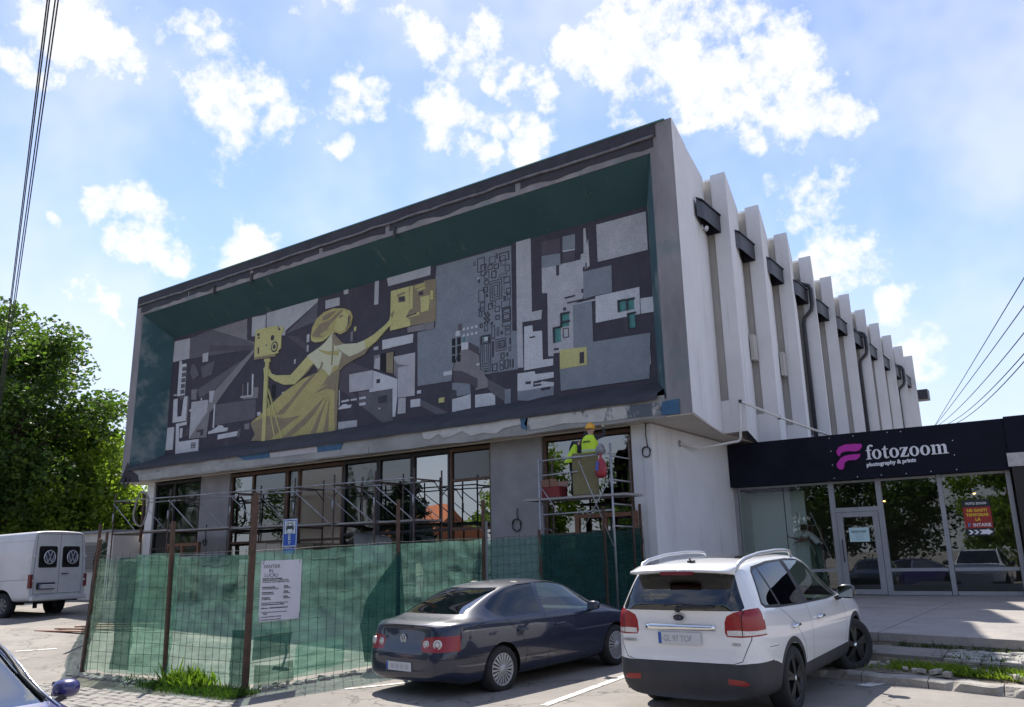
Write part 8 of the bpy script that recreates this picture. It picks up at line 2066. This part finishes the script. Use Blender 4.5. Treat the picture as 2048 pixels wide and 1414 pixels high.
G1 = 'trees at the left end of the hall'; G2 = 'trees on the far side of the street'
tree((-38.6, 17.0, .5), 12.3, 4.0, 1.2, 'dark', 52000, 130, 1, 'tall dark green leafy tree at the left edge behind the white van', G1, .165)
tree((-44.0, 15.5, .5), 14.6, 4.5, 2.0, 'dark', 42000, 120, 2, 'tallest dark tree cut off by the left edge above the van', G1, .18)
tree((-36.6, 19.2, .5), 7.2, 3.0, .8, 'light', 17000, 70, 3, 'bright yellow green drooping tree between the dark tree and the hall', G1, .15, .5)
tree((-45.0, 23.5, .5), 8.2, 3.6, .8, 'dark', 16000, 55, 4, 'dark bushy tree behind the bright drooping tree', G1, .2)
tree((-50.0, 20.0, .5), 10.5, 4.5, .6, 'dark', 16000, 55, 5, 'dark low crowned tree half hidden at the far left', G1, .24)
tree((-40.0, 28.0, .5), 7.4, 3.0, .6, 'light', 12000, 45, 6, 'pale loose young tree just left of the hall wall', G1, .16, .4)
# the far side of the street, mirrored in the glass
for k, (x, y, h, rd, kd, cn, lb) in enumerate(((-36, -16, 12, 3.6, 'light', 0, 'light green tree across the street facing the large right window'), (-46, -13, 9, 2.6, 'pine', 1, 'dark conifer across the street facing the hall windows'), (-29, -22, 13, 4.2, 'dark', 0, 'broad dark tree across the street left of the conifer'), (-62, -18, 12, 4.2, 'dark', 0, 'dark tree across the street facing the middle windows'), (-80, -16, 13, 5, 'dark', 0, 'dark tree at the far end of the street'),
                                                   (-18, -11, 9, 3.6, 'dark', 0, 'dark tree across the street facing the shop door'), (-12, -14, 10.5, 3.8, 'dark', 0, 'tall dark tree across the street facing the middle shop pane'), (-4.5, -12, 10, 3.2, 'light', 0, 'light tree across the street facing the poster window'), (2.5, -14, 9, 3.4, 'dark', 0, 'dark tree across the street beside the light tree'), (-24, -13, 8, 3.2, 'dark', 0, 'small dark tree across the street between the taller trees'))):
    tree((x, y, -.2), h, rd, .8 if not cn else 1.0, kd, 14000, 70, 20 + k, lb, G2, .21, .2, cone=bool(cn), name='conifer' if cn else 'tree')
def house():
    r = thing('house', 'cream house with an orange tiled roof on the far side of the street', 'house', (-54, -24, 0))
    b = MB(); b.box((-58, -29, -.2), (-51, -21, 3.8)); b.build('wall', mat('house_cream', (.5, .45, .36), .85), r)
    b = MB(); b.prism([(-20.2, 3.8), (-29.8, 3.8), (-25, 7.0)], (-58.6, 0, 0), (0, 1, 0), (0, 0, 1), (8.2, 0, 0)); b.build('roof', mat('orange_tiles', (.42, .13, .05), .8, var=.15, vscale=6), r)
    for x in (-57, -54.5): b = MB(); b.box((x, -21.0, 1.2), (x + 1.3, -20.93, 3.0)); b.build('window', M_DFRAME, r)
house()

# ---- weeds
def weeds(name, spots, kind, size, lab, seed, up=.8):
    rg = np.random.default_rng(seed); n = len(spots); base = np.array(spots)
    a = rg.normal(size=(n, 3)) * .45; a[:, 2] = up; a /= np.linalg.norm(a, axis=1)[:, None]
    b = np.cross(a, rg.normal(size=(n, 3))); b /= np.linalg.norm(b, axis=1)[:, None]
    s = (size * rg.uniform(.4, 1.3, n))[:, None]; w = s * rg.uniform(.03, .10, n)[:, None]
    tip = base + a * s + rg.normal(size=(n, 3)) * s * .25; tip[:, 2] = np.maximum(tip[:, 2], base[:, 2] + .02); mid = base + a * s * .55
    v = np.stack([base - b * w * .3, base + b * w * .3, mid + b * w, tip, mid - b * w], 1).reshape(-1, 3)
    me = bpy.data.meshes.new(name); k = 5; me.vertices.add(n * k); me.loops.add(n * k); me.polygons.add(n)
    me.vertices.foreach_set('co', v.ravel()); me.loops.foreach_set('vertex_index', np.arange(n * k)); me.polygons.foreach_set('loop_start', np.arange(0, n * k, k)); me.polygons.foreach_set('loop_total', np.full(n, k)); me.update()
    me.materials.append(LF[kind]); tag(link(name, me), lab, kind='stuff')
sp = []
for k in range(5200):
    t = RND.random(); x = -13.2 + 3.1 * (t ** .6); y = 7.95 + RND.gauss(-.12, .14); 
    if x > -12.4 or RND.random() < .3: sp.append((x, y, ground_z(x, y) + .01))
weeds('weeds', sp, 'dark', .085, 'dark grass and weeds along the foot of the green fence', 61)
sp = []
for k in range(520):
    x = RND.gauss(-11.65, .26); y = 7.98 + RND.gauss(0, .09); sp.append((x, y, ground_z(x, y)))
weeds('tall_weeds', sp, 'light', .24, 'tall weed clump growing against the fence between two posts', 62, 1.6)
sp = []
for k in range(6500):
    x = RND.gauss(-1.85, .38) if RND.random() < .86 else RND.uniform(-6, 3); d = RND.uniform(.08, .62)
    if noise.noise(Vector((x * 2.2, d * 4, 1))) > -.12: sp.append((x, K(x) + d, .2 + .06 * d))
weeds('verge_weeds', sp, 'light', .085, 'bright green weeds on the verge behind the kerb', 63)
sp = []
for k in range(1500):
    x = RND.uniform(-6, 4); d = RND.choice((1.36, 1.38, .66, 1.0)); 
    if noise.noise(Vector((x * 1.4, d * 9, 4))) > .1: sp.append((x, K(x) + d + RND.gauss(0, .04), .34))
for k in range(1800):
    x = RND.uniform(-2.0, 3); d = RND.uniform(.66, 1.36); sp.append((x, K(x) + d, .325 + .04 * (d - .66)))
for k in range(2200):
    x = RND.uniform(-7, 4)
    if noise.noise(Vector((x * 1.1, 2, 4))) > -.15: sp.append((x, K(x) + 1.37 + RND.gauss(0, .02), .39))
weeds('joint_grass', sp, 'dark', .07, 'dark grass in the joints of cobbles and path', 64)
for o in list(bpy.data.objects):
    if 'org' in o.keys(): del o['org']
